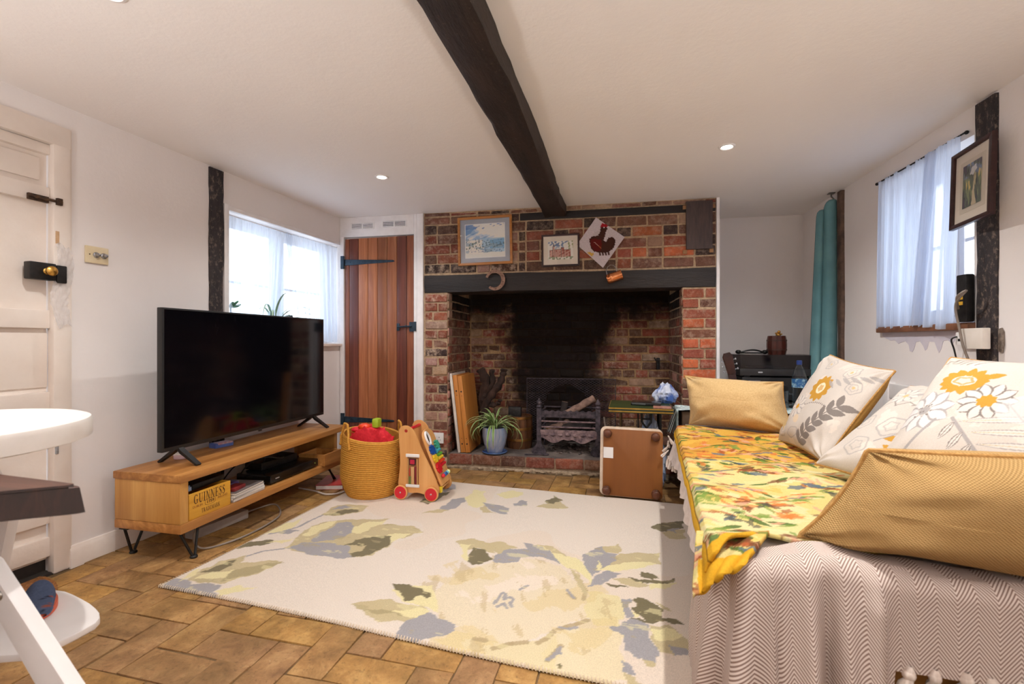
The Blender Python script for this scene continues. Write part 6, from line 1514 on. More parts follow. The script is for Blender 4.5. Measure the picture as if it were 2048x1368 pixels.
# veins and feathering
n = fbm(U*1.0, V*2.5, 20, 41); dark = PT.C[..., 0] < lin((190, 0, 0))[0]
PT.put(dark & (n > 1.35), YEL, .5); PT.put(dark & (n < -1.5), DTAN, .5)
Zr = .0085+.0012*np.sin(U*9)*np.sin(V*7)
e = np.minimum(np.minimum(U, RUG_W-U), np.minimum(V, RUG_D-V)); Zr = Zr*np.clip(e/.012, .0, 1)**.4+.0005
Xw = RUG_O[0]+U*math.cos(RUG_A)-V*math.sin(RUG_A); Yw = RUG_O[1]+U*math.sin(RUG_A)+V*math.cos(RUG_A)
Xw = Xw+.010*np.sin(V*4.2+.4)*(1-U/RUG_W); Yw = Yw+.010*np.sin(U*3.0)*(1-V/RUG_D)
rug = thing('rug', 'large cream wool rug with faded grey and olive leaves on the brick floor', 'rug', (0, 0, 0))
gridmesh('pile', np.stack([Xw, Yw, Zr+.002], -1), colmat('wool_pile', .95, .55, 420, .13, 260, .1, .003, .2), rug, PT.C)
g = G()
for i in range(0, nu, 2):
    x, y = Xw[i, 0], Yw[i, 0]; g.tube([(x-.001, y+.008, .0105), (x+.0015, y-.002, .009), (x+.002, y-.003, .002)], .0019, 5)
for j in range(0, nv, 2):
    x, y = Xw[0, j], Yw[0, j]; g.tube([(x+.008, y, .0105), (x-.002, y+.0015, .009), (x-.003, y+.002, .002)], .0019, 5)
tag(g.obj('whip_stitching', mat('stitch_wool', (196, 176, 150), (220, 204, 182), .9), rug), kind='stuff')

# ------------------------------------------------------------------ daybed
BA = math.radians(-3.3); BO = (.212, 1.165)
def bd(x, y, z): return (BO[0]+x*math.cos(BA)-y*math.sin(BA), BO[1]+x*math.sin(BA)+y*math.cos(BA), z)
ZT_ = .487
M_BEDW = wood('golden_bed_wood', (140, 90, 40), (184, 130, 68), 0, 14, .45, .1)
db = thing('daybed', 'wooden daybed with mattress along the right wall under throws and cushions', 'daybed', (BO[0], BO[1], 0), BA)
BW_, BLn = 1.12, 2.03
for x0, x1, y0, y1 in ((.075, BW_, .03, .06), (.03, BW_, BLn-.03, BLn), ):
    g = G(); g.ext(x0, x1, y0, y1, .17, .42, .005); g.obj('end_board', M_BEDW, db)
for x0 in (.035, BW_-.03):
    g = G(); g.ext(x0, x0+.028, .10, BLn-.031, .25, .42, .005); g.obj('side_rail', M_BEDW, db)
for x in (.075, BW_-.06):
    for y in (.035, BLn-.07): g = G(); g.ext(x+.002, x+.058, y+.037 if y < 1 else y-.02, y+.09 if y < 1 else y+.038, 0, .25, .004); g.obj('leg', M_BEDW, db)
g = G(); g.ext(.025, BW_, .022, BLn-.005, .34, ZT_-.006, .05, 4); g.obj('mattress', mat('ticking', (206, 196, 186), (222, 214, 206), .9), db)
g = G(); g.ext(BW_+.02, BW_+.055, .9, BLn, .70, .785, .006); g.ext(BW_+.02, BW_+.055, .9, BLn, .56, .66, .006); g.ext(BW_+.015, BW_+.06, BLn-.06, BLn, 0, .79, .006); g.ext(BW_+.015, BW_+.06, .10, .16, 0, .79, .006); g.ext(BW_+.02, BW_+.055, .16, .9, .70, .785, .006)
lab(g.obj('back_rail', M_TRIM, db), 'white painted back rail')
# path round the daybed: along the front (x=0) towards the near corner, round it, along the near end
RC = .10
def rim_pt(t):
    """t<0 along the front side, 0..q round the corner, then along the near end; returns point, outward normal"""
    q = RC*PI/2
    if t < 0: return (0.0, RC-t), (-1.0, 0.0)
    if t < q:
        a = t/RC; return (RC-RC*math.cos(a), RC-RC*math.sin(a)), (-math.cos(a), -math.sin(a))
    return (RC+t-q, 0.0), (0.0, -1.0)
def drape(name, t0, t1, nt, inset, drop, foldf, m, parent, lift=0.0, nv=44, rr=.035):
    """cloth over the rim: drop(t) hang length, foldf(t,h) outward displacement"""
    P_ = np.zeros((nt, nv, 3)); uvs = np.zeros((nt, nv, 2))
    for i in range(nt):
        t = t0+(t1-t0)*i/(nt-1); (cx, cy), (nx, ny) = rim_pt(t); D = drop(t); Lt = inset+D
        for j in range(nv):
            s_ = Lt*j/(nv-1)
            if s_ < inset-rr: out, z = -(inset-s_), 0
            else:
                k = s_-(inset-rr); ar = rr*PI/2
                if k < ar: a = k/rr; out, z = -rr+rr*math.sin(a), -(rr-rr*math.cos(a))
                else: out, z = 0, -rr-(k-ar)
            h = max(0, -z); dx, dz = foldf(t, h)
            out += dx; P_[i, j] = (cx+nx*out, cy+ny*out, ZT_+lift+z+dz+(.004*math.sin(t*30+s_*20) if h == 0 else 0)); uvs[i, j] = (t, s_)
    o = gridmesh(name, P_, m, parent)
    uv = o.data.uv_layers[0]; fl = uvs.reshape(-1, 2); vi = np.zeros(len(o.data.loops), np.int32); o.data.loops.foreach_get('vertex_index', vi)
    uv.data.foreach_set('uv', fl[vi].astype(np.float32).ravel()); return o
def herring():
    t = NT('herringbone_cotton'); t.set(.9, 0, .15)
    s = t.new('ShaderNodeSeparateXYZ'); t.link(t.coord('UV'), s.inputs[0])
    wob = t.noise(t.coord('UV'), 5, 2)
    tri = t.math('PINGPONG', s.outputs[0], .034)
    v = t.math('ADD', s.outputs[1], t.math('MULTIPLY', tri, -1.35)); v = t.math('ADD', v, t.math('MULTIPLY', wob, .006))
    st_ = t.math('FRACT', t.math('MULTIPLY', v, 112.0))
    c = t.ramp(st_, [(.0, L4((136, 112, 102))), (.34, L4((136, 112, 102))), (.46, L4((216, 203, 194))), (.88, L4((216, 203, 194))), (1.0, L4((136, 112, 102)))])
    t.base(c); t.bump(st_, .25, .002); return t.m
M_HERR = herring()
hb = thing('herringbone_throw', 'cream and brown herringbone throw with tassels draped over the near end of the daybed', 'throw', (BO[0], BO[1], 0), BA)
q_ = RC*PI/2
def hdrop(t):
    if t > q_+.24: return .186+.010*math.sin(t*9)+.03*max(0, t-.9)
    k = min(1, (q_+.24-t)/.07); return .200+.30*k+(.012*math.sin(t*40)*k)
def hfold(t, h):
    w_ = 1/(1+math.exp((t-(q_+.21))/.03)); hh = min(1, h/.40)
    w_ *= .22+.78/(1+math.exp(-(t-.03)/.03))
    f = (.075*abs(math.sin(t*31+.6+h*.9))**.8-.02+.018*math.sin(t*103+1.2+h*3))*hh**.8*w_+.05*hh*w_
    f += (1-w_)*hh*(.006*math.sin(t*16)+.012)
    f += .028*math.exp(-((t-(q_+.215)+.06*h)/.030)**2)*min(1, h/.08)
    return max(f, -.004), .030*math.exp(-((t-(q_+.15))/.11)**2)+.012*math.exp(-((t-(q_+.42))/.2)**2)
drape('throw_cloth', -.34, 1.22, 420, .099, hdrop, hfold, M_HERR, hb, .020, 60)
M_TASSEL = mat('cream_tassel_cotton', (206, 190, 178), (226, 214, 204), .9, scale=90, stretch=(1, 1, .08), bump=.5, bdist=.004)
tass = []
for k in range(3):
    g = G(); g.ball((0, 0, -.012), .0125, 10, (1, .9, 1)); g.lathe([(.004, .006), (.009, -.002), (.0085, -.022), (.013, -.030), (.020+.003*k, -.070), (.022+.002*k, -.092), (.017, -.098), (0, -.094)], (0, 0, 0), 14, cap=False)
    for v in g.bm.verts:
        if v.co.z < -.024: a = math.atan2(v.co.y, v.co.x); r_ = 1+.16*math.sin(a*7+k); v.co.x *= r_; v.co.y *= r_*.8; v.co.x += .006*math.sin(k*2+v.co.z*30)
    me = g.mesh('tassel'); me.materials.append(M_TASSEL); tass.append(me)
t = q_+.265; k = 0
while t < 1.2:
    (cx, cy), (nx, ny) = rim_pt(t); D = hdrop(t); f, _ = hfold(t, D)
    o = bpy.data.objects.new('tassel', tass[k % 3]); COL.objects.link(o); o.parent = hb; o.location = (cx+nx*f, cy+ny*(f+.002), ZT_+.012-D+.020-.004*(k % 2)); o.rotation_euler = (random.gauss(0, .08), random.gauss(0, .10), k*1.3)
    t += .047+.006*math.sin(k*2.2); k += 1
# cream throw along the front
M_CREAM = mat('cream_cotton_throw', (206, 192, 186), (222, 210, 204), .9, scale=40, bump=.25, bscale=160)
cr = thing('cream_throw', 'plain cream throw hanging over the long front edge of the daybed', 'throw', (BO[0], BO[1], 0), BA)
def cdrop(t): return .16+.05*math.exp(-((t+1.62)/.10)**2)+.012*math.sin(t*17)
def cfold(t, h): hh = min(1, h/.2); return hh*(.022+.013*math.sin(t*24)+.008*math.sin(t*47+h*6))+.03*hh*math.exp(-((t+1.66)/.12)**2), 0
drape('throw_cloth', -1.74, -.26, 260, .09, cdrop, cfold, M_CREAM, cr, .006, 40)
g = G(); g.ext(.05, BW_-.05, .10, BLn-.05, ZT_-.004, ZT_+.006, .004); g.obj('throw_top', M_CREAM, cr)
for k in range(9):
    t = -1.735+.022*k if k < 5 else -1.735; (cx, cy), (nx, ny) = rim_pt(t); D = cdrop(t); f, _ = cfold(t, D)
    o = bpy.data.objects.new('tassel', tass[k % 3]); COL.objects.link(o); o.parent = cr; o.scale = (.45, .45, .6)
    o.location = (cx+nx*f-.002, cy+(0 if k < 5 else .004), ZT_+.010-(D if k < 5 else .06+.03*(k-5))); o.rotation_euler = (.1*k, .1, k)
# yellow floral quilt
def quilt_cols(nu, nv, X, Y):
    P_ = Paint(X, Y, (204, 158, 66)); n = fbm(X, Y, 4, 51); n2 = fbm(X, Y*1.5, 16, 52)
    P_.put(Y < .95+.03*n, (200, 182, 114)); P_.put((Y < .9) & (n2 > .55), (202, 192, 146), .8); P_.put((Y < .9) & (n2 < -.75), (202, 166, 84), .8); P_.put((Y < .78) & (n > .6), (196, 196, 146), .5)
    P_.put((Y > .95) & (n2 > .7), (192, 138, 52), .8); P_.put((Y > .95) & (n2 < -.9), (214, 176, 96), .7)
    r_ = random.Random(3)
    cols = [((62, 92, 32), 46), ((150, 70, 36), 34), ((196, 112, 52), 44), ((112, 62, 38), 22), ((84, 98, 108), 24), ((108, 132, 56), 34), ((60, 62, 58), 14), ((206, 150, 120), 26)]
    for c, k in cols:
        for _ in range(int(k*2.7)):
            x, y = r_.uniform(.0, .9), r_.uniform(-.05, 1.75); an = r_.gauss(0, .5)
            if c == (62, 92, 32): P_.leaf(x, y, r_.uniform(.05, .085), r_.uniform(.009, .016), an, c, .9)
            elif c == (84, 98, 108): P_.ell(x, y, r_.uniform(.022, .038), r_.uniform(.008, .014), an, c, .85, .3)
            else:
                for q in range(3): P_.ell(x+r_.gauss(0, .02), y+r_.gauss(0, .012), r_.uniform(.012, .030), r_.uniform(.005, .011), an+r_.gauss(0, .6), c, .75, .35)
    return P_
nu, nv = 210, 400
s_, Yq = np.meshgrid(np.linspace(-.055, .90, nu), np.linspace(-.115, 1.70, nv), indexing='ij')
# near edge of the quilt runs back towards the cushions
Yn = Yq+np.clip(.9-Yq, 0, 1)*0
lim = .02+.15*np.clip((s_-.0)/.13, 0, 1)**.8               # quilt starts further back as x grows
Yc = lim-.02+(Yq+.115)/1.815*(1.70-lim+.02); Yc = Yc+0
rr = .035; over = np.clip(-s_, 0, 1); h = over
X = np.where(s_ < 0, -.010-.020*np.sin(np.clip(over/.055, 0, 1)*PI/2), s_); Zq = np.where(s_ < 0, -.9*over, 0)
ny_ = np.clip(-Yc, 0, .4); Zq = Zq-ny_*.85; Yp = np.where(Yc < 0, -.02-.25*ny_, Yc)
Zq = Zq+.022+.006*np.sin(s_*13+Yc*4)+.005*np.sin(Yc*15+s_*9)+.004*np.sin(Yc*31-s_*22)
fold = np.exp(-((Yc-.05-.2*s_)/.035)**2)*.018*np.clip(1-s_/.35, 0, 1); Zq += fold
edge = np.clip(np.abs(s_+.055)/.02, 0, 1)
Pq = quilt_cols(nu, nv, s_+.06, Yc); Pq.put((s_ < -.022), (204, 156, 36)); Pq.put((Yq < -.085) & (s_ < .12), (200, 150, 34)); Pq.put((s_ > -.026) & (s_ < -.021), (120, 84, 20))
M_QUILT = colmat('printed_cotton_quilt', .85, .35, 40, .10, 220, .2, .006)
qt = thing('floral_quilt', 'yellow quilt printed with red, green and blue flowers spread over the daybed', 'quilt', (BO[0], BO[1], ZT_+.012), BA)
o = gridmesh('quilt_cloth', np.stack([X, Yp, Zq], -1), M_QUILT, qt, Pq.C)
md = o.modifiers.new('s', 'SOLIDIFY'); md.thickness = .010; md.offset = -1
# the corner that slips over the near end: a folded flap with its plain yellow lining turned up
nu, nv = 60, 50
U, V = np.meshgrid(np.linspace(0, 1, nu), np.linspace(0, 1, nv), indexing='ij')
A_, B_, C_, D_ = np.array((.14, .15, .030)), np.array((-.033, .16, .006)), np.array((-.055, -.030, -.072)), np.array((.055, -.012, .012))
Pf = A_*((1-U)*(1-V))[..., None]+B_*(U*(1-V))[..., None]+C_*(U*V)[..., None]+D_*((1-U)*V)[..., None]
nrm = np.array((-.25, -.8, .55)); Pf = Pf+nrm*((.030*np.sin(U*PI*.9+.2)*np.sin(V*PI*.9)+.010*np.sin(U*9+V*4)*V+.006*np.sin(U*21-V*7)*V))[..., None]
Pc = quilt_cols(nu, nv, Pf[..., 0]*1.0+.2, Pf[..., 1]+Pf[..., 2]*1.0+.7)
Pc.ell(-.01, .62, .06, .05, .3, (110, 58, 34), .9, .3)
lin_m = (V > .62+.12*np.sin(U*3)-.30*U*(U < .9)+.12*U); Pc.put(lin_m & (U < .93), (204, 154, 36)); 
o = gridmesh('quilt_corner', Pf, M_QUILT, qt, Pc.C); md = o.modifiers.new('s', 'SOLIDIFY'); md.thickness = .012; md.offset = 0

# ------------------------------------------------------------------ cushions
def cushion(name, label, c00, c10, c11, c01, T, painter=None, m=None, mback=None, mpipe=None, seed=0, res=110, group=None, wr=.008, pin=.045, pipe=.004, back_T=None, sag=0):
    q = [np.array(c, float) for c in (c00, c10, c11, c01)]; ctr = sum(q)/4
    t = thing(name, label, 'cushion', tuple(ctr), group=group)
    U, V = np.meshgrid(np.linspace(0, 1, res), np.linspace(0, 1, res), indexing='ij')
    u, v = U*2-1, V*2-1
    pu = u*(1-pin*(1-np.abs(v)**2.0)*np.abs(u)**3); pvv = v*(1-pin*(1-np.abs(u)**2.0)*np.abs(v)**3)
    a, b = (pu+1)/2, (pvv+1)/2
    Bp = q[0]*((1-a)*(1-b))[..., None]+q[1]*(a*(1-b))[..., None]+q[2]*(a*b)[..., None]+q[3]*((1-a)*b)[..., None]-ctr
    n = np.cross(q[1]-q[0], q[3]-q[0]); n /= np.linalg.norm(n)
    prof = (np.clip(1-np.abs(u)**2.6, 0, 1)*np.clip(1-np.abs(v)**2.6, 0, 1))**.52
    r_ = np.random.default_rng(seed); ph = r_.random(8)*6.28
    wrk = wr*(np.sin(u*6+v*2.5+ph[0])*np.abs(u)**1.5+np.sin(v*7-u*3+ph[1])*np.abs(v)**1.5+.6*np.sin((u+v)*9+ph[2])*np.abs(u*v)+.5*np.sin((u-v)*11+ph[3])*np.abs(u*v))
    # gathers that run in from the corners
    d1 = np.hypot(np.abs(u)-1, np.abs(v)-1); an = np.arctan2(1-np.abs(v), 1-np.abs(u)); wrk = wrk+wr*1.1*np.exp(-d1*2.6)*np.sin(an*11+np.sign(u)*2+np.sign(v)+ph[4])
    wrk = wrk*np.clip(prof*3, 0, 1)
    sg = sag*np.clip(1-v, 0, 2)/2
    F_ = Bp+n*(prof*T*(1+sg)+wrk)[..., None]; K_ = Bp-n*(prof*(back_T or T)-wrk*.6)[..., None]
    col = None
    if painter: P_ = Paint(U, V, (196, 186, 177)); painter(P_); col = P_.C
    gridmesh('cover', F_, m, t, col)
    gridmesh('back_cover', K_, mback or m, t, np.broadcast_to(np.array(lin((176, 136, 72))), F_.shape).copy() if painter else None, flip=True)
    ring = [tuple(Bp[i, 0]) for i in range(0, res, 3)]+[tuple(Bp[-1, j]) for j in range(0, res, 3)]+[tuple(Bp[i, -1]) for i in range(res-1, -1, -3)]+[tuple(Bp[0, j]) for j in range(res-1, -1, -3)]
    out = [ring[0]]
    for p in ring[1:]:
        if (Vector(p)-Vector(out[-1])).length > .004: out.append(p)
    if (Vector(out[0])-Vector(out[-1])).length < .004: out.pop()
    g = G(); g.tube(out, pipe, 6, closed=True); g.obj('piping', mpipe or mback or m, t)
    return t
GR, GR2, MU, MUL, WH = (158, 152, 150), (126, 117, 112), (186, 138, 54), (200, 174, 126), (206, 197, 189)
def flw1(P):
    P.put(fbm(P.X, P.Y, 10, 61) > 1.0, (216, 202, 190), .6)
    for x, y, r in ((.72, .86, .08), (.30, .90, .07), (.86, .72, .07), (.12, .62, .09), (.18, .12, .08)): 
        P.ell(x, y, r, r, 0, GR, .7, .15, .86); P.ell(x, y, r*.55, r*.55, 0, GR, .6, .2, .8); P.ell(x, y, r*.2, r*.2, 0, MUL)
    P.flower(.50, .62, .15, 11, MU, (228, 206, 160), None, 1.0, .3, .3); P.ell(.5, .62, .06, .06, 0, (226, 210, 180)); P.ell(.5, .62, .035, .035, 0, MU, .7, .3)
    P.flower(.30, .38, .14, 10, WH, (200, 150, 60), GR, 1, .2); P.flower(.13, .22, .10, 9, MUL, (216, 170, 90), None, 1, 0)
    P.line([(.55, .05), (.70, .28), (.86, .50)], .006, GR2)
    for k in range(7):
        t = k/6; x, y = .55+.31*t, .05+.45*t
        P.leaf(x, y, .15, .035, .25, GR2, 1); P.leaf(x, y, .13, .032, 1.75, GR2, 1)
    for k in range(14): P.ell(.42+.03*k, .42+.015*k-.001*k*k, .008, .008, 0, GR2)
    for k in range(6): P.leaf(.55+.07*k, .72+.03*k, .14, .018, -.5+.1*k, GR, .8, None)
    P.ell(.42, .12, .10, .05, .4, GR, .8, .1, .85); P.ell(.40, .26, .06, .04, -.4, (214, 190, 160), .8)
def flw2(P):
    P.put(fbm(P.X, P.Y, 10, 63) > 1.0, (216, 204, 194), .6)
    for x, y, r in ((.25, .20, .09), (.12, .45, .08), (.38, .42, .10), (.75, .85, .1)): P.ell(x, y, r, r, 0, GR, .7, .16, .86); P.ell(x, y, r*.5, r*.5, 0, GR, .6, .3, .75)
    for k, (x, y, a) in enumerate(((.40, .30, .2), (.46, .36, .5), (.52, .42, .3), (.50, .30, -.2), (.58, .48, .9), (.60, .36, .0), (.44, .24, -.3))): P.leaf(x, y, .15, .028, a, MU, 1)
    P.line([(.36, .26), (.62, .50)], .005, GR)
    for k in range(5): P.line([(.10+.13*k, .62+.02*k), (.18+.13*k, .70), (.24+.13*k, .64+.03*k)], .005, GR2, .8)
    for k in range(6): P.leaf(.15+.12*k, .78, .16, .016, .9-.1*k, GR, .8)
    P.flower(.20, .78, .11, 9, WH, MUL, GR)
def flw3(P):
    P.put(fbm(P.X, P.Y, 10, 65) > 1.0, (214, 202, 192), .6)
    P.flower(.24, .74, .13, 13, MU, (222, 190, 130), None, .7, .1, .35); P.ell(.24, .74, .065, .042, 0, WH); P.ell(.24, .74, .055, .034, 0, MU, .8, .2); P.ell(.24, .74, .036, .022, 0, WH, .8, .3); P.leaf(.32, .77, .11, .022, .35, MU)
    P.flower(.42, .60, .14, 10, WH, MU, GR2, .95, .15); P.flower(.42, .60, .05, 8, MU, MU, None, 1, 0, .1)
    P.flower(.14, .50, .16, 9, (206, 200, 198), GR, GR, 1, .4); 
    for k in range(12): P.ell(.14+.04*math.cos(k), .50+.045*math.sin(k*1.7), .006, .006, 0, GR2)
    P.flower(.84, .58, .18, 12, MU, WH, None, .8, .0, .45); P.ell(.84, .58, .09, .07, 0, WH); P.ell(.84, .58, .05, .04, 0, GR, .6, .3, .5); P.flower(.66, .86, .14, 10, (224, 204, 176), MUL, None, 1, .2)
    P.line([(.24, .44), (.16, .20), (.20, .02)], .008, GR); P.line([(.32, .46), (.52, .26), (.80, .02)], .010, GR)
    for k in range(7):
        t = k/6; x, y = .34+.40*t, .44-.38*t; P.leaf(x, y, .13-.03*t, .020, -1.75, WH, 1, GR2, GR2); P.leaf(x+.02, y, .42-.2*t, .022, .25-.3*t, WH, 1, GR, (190, 176, 150))
    P.line([(.52, .60), (.62, .50), (.74, .46)], .005, GR); P.ell(.62, .58, .14, .10, .3, (206, 204, 204), .5)
    for k in range(5): P.line([(.02+.05*k, .93-.01*k), (.14+.05*k, .99)], .006, GR2, .8)
M_FLOR = colmat('printed_linen_cover', .85, .3, 260, .06, 300, .2, .0015); 
M_MUST = (lambda t: (t.set(.85, 0, .2), t.base(t.ramp(t.noise(t.coord('Object', (1, 1, 1)), 140, 3), [(.3, L4((192, 158, 106))), (.7, L4((212, 180, 130)))])), t.bump(t.noise(t.coord('Object', (1, 1, 3)), 160, 3), .3, .003), t.b.inputs['Sheen Weight'].__setattr__('default_value', .1), t.m)[-1])(NT('mustard_cotton_cover'))
def weave():
    t = NT('mustard_woven_cover'); t.set(.85, 0, .2); s = t.new('ShaderNodeSeparateXYZ'); t.link(t.coord('UV'), s.inputs[0])
    a = t.math('SINE', t.math('MULTIPLY', s.outputs[0], 560.0)); b = t.math('SINE', t.math('MULTIPLY', s.outputs[1], 330.0))
    w_ = t.math('MULTIPLY', a, b); c = t.ramp(t.math('ADD', t.math('MULTIPLY', w_, .5), .5), [(.1, L4((150, 116, 68))), (.9, L4((198, 162, 108)))])
    t.base(c); t.bump(w_, .5, .004); return t.m
M_WEAVE = weave()
M_PIPE = mat('mustard_piping', (160, 116, 58), (190, 146, 84), .85, scale=120, bump=.4)
cushion('cushion', 'plain mustard cushion lying at the far end of the daybed before the brick pier', (.385, 3.02, .515), (.90, 2.77, .510), (.880, 2.93, .790), (.370, 3.12, .805), .15, None, M_MUST, M_MUST, M_PIPE, 3, 90, 'cushions on the daybed', .014, .08)
cushion('cushion', 'floral cushion standing on edge nearest the far mustard cushion, its mustard side showing', (.765, 2.62, .515), (.775, 2.09, .535), (1.045, 2.14, .905), (1.010, 2.65, .955), .070, flw1, M_FLOR, colmat('mustard_back_cover', .85, .2, 200, .1, 150), M_PIPE, 5, 200, 'cushions on the daybed', .006, .06)
cushion('cushion', 'floral cushion half hidden behind the largest floral cushion at the wall side', (.705, 1.98, .555), (.92, 1.56, .545), (1.22, 1.68, .83), (1.065, 2.08, .850), .075, flw2, M_FLOR, colmat('mustard_back_cover2', .85, .2, 200, .1, 150), M_PIPE, 7, 200, 'cushions on the daybed', .005, .04)
cushion('cushion', 'large floral cushion with a mustard bloom propped behind the near mustard cushion', (.705, 1.63, .585), (1.0, 1.30, .585), (1.27, 1.42, .935), (1.01, 1.76, .970), .085, flw3, M_FLOR, colmat('mustard_back_cover3', .85, .2, 200, .1, 150), M_PIPE, 9, 260, 'cushions on the daybed', .005, .03)
cushion('cushion', 'big woven mustard cushion with piped seam across the near end of the daybed', (.425, 1.300, .530), (1.06, 1.20, .525), (1.10, 1.13, .805), (.560, 1.265, .762), .12, None, M_WEAVE, M_WEAVE, M_PIPE, 11, 140, 'cushions on the daybed', .016, .06, .006, .17, .25)

# ------------------------------------------------------------------ right wall extras
t_ = thing('wifi_router', 'black upright router with two yellow ports on the sill beside the dark post', 'router', rw(2.512, .02, RZ0), RA)
g = G(); g.ext(-.030, .030, -.022, .012, .0, .215, .006); g.obj('case', M_BLACKM, t_)
for z in (.085, .110): g = G(); g.ext(-.016, .012, -.0232, -.02, z-.008, z+.008, .001); lab(g.obj('port', mat('yellow_port', (206, 160, 50), None, .4), t_), 'yellow socket')
def rc(y, off, z): return rw(y, off, z)
cable('cable', 'grey cable looping from the router down over the white socket on the dark post', [rc(2.50, .06, 1.17), rc(2.46, .09, 1.22), rc(2.43, .075, 1.245), rc(2.46, .085, 1.21), rc(2.485, .08, 1.17), rc(2.47, .075, 1.08), rc(2.455, .07, 1.0), rc(2.45, .04, .90)], .005, M_GREYC)
cable('cable', 'thin dark cable hanging from the small white socket box', [rc(2.553, .03, 1.045), rc(2.565, .045, 1.03), rc(2.57, .03, .98), rc(2.562, .02, .90)], .0035, M_BLKC)
t_ = thing('wall_socket', 'cream wall socket plate fixed across the dark post', 'socket', rw(2.425, .031, 1.035), RA)
g = G(); g.ext(-.06, .062, -.03, .0, -.045, .045, .004); g.obj('plate', M_IVORY if False else mat('cream_plastic', (214, 206, 196), (224, 216, 208), .4), t_)
t_ = thing('phone_socket', 'small white phone socket box beside the cream socket', 'socket', rw(2.52, .001, 1.035), RA)
g = G(); g.ext(-.045, .033, -.028, .0, -.028, .03, .003); g.obj('box', M_WPLAST, t_); g = G(); g.ext(-.030, -.014, -.0285, -.02, -.012, .0); g.obj('slot', M_HOLE, t_)
t_ = thing('broken_plaster', 'patch of broken plaster edge right of the cream socket', 'plaster patch', rw(2.35, .001, 1.03), RA)
g = G(); g.prism([(-.012, -.05), (.008, -.055), (.016, -.02), (.014, .03), (.006, .048), (-.012, .045)], -.006, .0, 'xz', .002); g.jitter(.003, 40); g.obj('patch', mat('grey_plaster_break', (96, 84, 76), (140, 126, 114), .95, scale=60, bump=.8), t_)

# ------------------------------------------------------------------ foreground left: high chair, table, shoe, mat
M_WCHAIR = mat('white_lacquer', (222, 216, 214), (230, 225, 223), .4, scale=4)
hc = thing('high_chair', 'white high chair with round tray, footplate and slanting legs at the left edge', 'high chair', (-1.58, .70, 0))
g = G(); R_ = .30; n = 56
prof = [(0, .800), (.262, .800), (.268, .804), (.276, .822), (.284, .826), (.296, .822), (.300, .812), (.299, .775), (.292, .772), (.270, .785), (0, .785)]
g.lathe([(r, z) for r, z in prof], (0, 0, 0), n, cap=False); g.obj('tray', mat('white_tray_plastic', (232, 226, 220), (238, 233, 228), .35), hc)
def legboard(y, flip):
    g = G(); 
    g.prism([(.30, .565), (.42, .565), (.985, .0), (.845, .0)] if not flip else [(.05, .565), (-.07, .565), (-.42, .0), (-.30, .0)], y-.012, y+.012, 'xz', .004); return g
# legs measured off the photo: the right leg runs from beside the tray down to the floor on the right
for y, prs in ((-.02, [[(.19, .60), (.295, .56), (.875, .0), (.735, .0)], [(-.05, .60), (.05, .60), (-.38, .0), (-.50, .0)]]), (.285, [[(-.27, .60), (-.17, .60), (-.34, .0), (-.46, .0)]])):
    for q, pr in enumerate(prs): g = G(); g.prism(pr, y-.014+.0285*q, y+.014+.0285*q, 'xz', .005); g.obj('leg', M_WCHAIR, hc)
    if y > 0: continue
    g = G(); g.lathe([(0, -.004), (.008, -.004), (.011, 0), (0, 0)], (.332, y-.0145, .50), 14, Matrix.Rotation(-PI/2, 3, 'X')); lab(g.obj('bolt', mat('bolt_steel', (150, 146, 140), (180, 176, 170), .3, .8), hc), 'steel bolt')
g = G(); pl = [(.02, .03), (.13, .03), (.185, .06), (.215, .12), (.235, .22), (.21, .255), (.17, .265), (.02, .265)]
pl = [(-.06, .03), (.16, .03), (.24, .06), (.264, .105), (.267, .15), (.266, .187), (.253, .207), (.230, .221), (.198, .234), (.155, .248), (.11, .259), (.06, .270), (.017, .277), (-.06, .279)]
g.prism(pl, .285, .303, 'xy', .005); g.obj('footplate', M_WCHAIR, hc)
g = G(); g.ext(-.30, -.03, .0, .26, .56, .585, .01); g.obj('seat', M_WCHAIR, hc); g = G(); g.ext(-.345, -.32, .0, .26, .58, .95, .01); g.obj('backrest', M_WCHAIR, hc)
g = G(); g.tube([(-.17, .25, .58), (-.16, .20, .70), (-.15, .16, .785)], .012, 10); g.obj('tray_arm', M_WCHAIR, hc); g = G(); g.tube([(-.17, .01, .58), (-.16, .04, .70), (-.15, .06, .785)], .012, 10); g.obj('tray_arm', M_WCHAIR, hc)
# shoe on the footplate
sh = thing('child_shoe', 'blue patterned child shoe with an orange sole on the white footplate', 'shoe', (-1.515, .885, .3045), math.radians(-35))
nu, nv = 30, 20
U, V = np.meshgrid(np.linspace(0, 1, nu), np.linspace(0, 2*PI, nv, endpoint=False), indexing='ij')
xx = -.085+.15*U; wdt = .034*np.sqrt(np.clip(1-((U-.52)/.56)**4, 0, 1)); hgt = (.026+.034*np.exp(-((U-.15)/.28)**2))*np.sqrt(np.clip(1-np.abs((U-.5)/.505)**8, 0, 1))
Ps = np.stack([xx, wdt*np.cos(V), .012+np.maximum(.82*hgt*np.sin(V), -.004)], -1)
Pc = Paint(xx, np.sin(V)*.03+V*.02, (104, 118, 150)); r_ = random.Random(2)
for k in range(40): Pc.ell(r_.uniform(-.08, .06), r_.uniform(-.03, .13), .006, .004, r_.uniform(0, 3), r_.choice([(40, 44, 60), (206, 92, 60), (40, 44, 60), (190, 110, 90)]))
gridmesh('upper', Ps, colmat('printed_shoe_fabric', .8), sh, Pc.C.swapaxes(0, 0), closed_u=False)
gridmesh('upper_fill', Ps.swapaxes(0, 1), colmat('printed_shoe_fabric2', .8), sh, Pc.C.swapaxes(0, 1), closed_u=True)
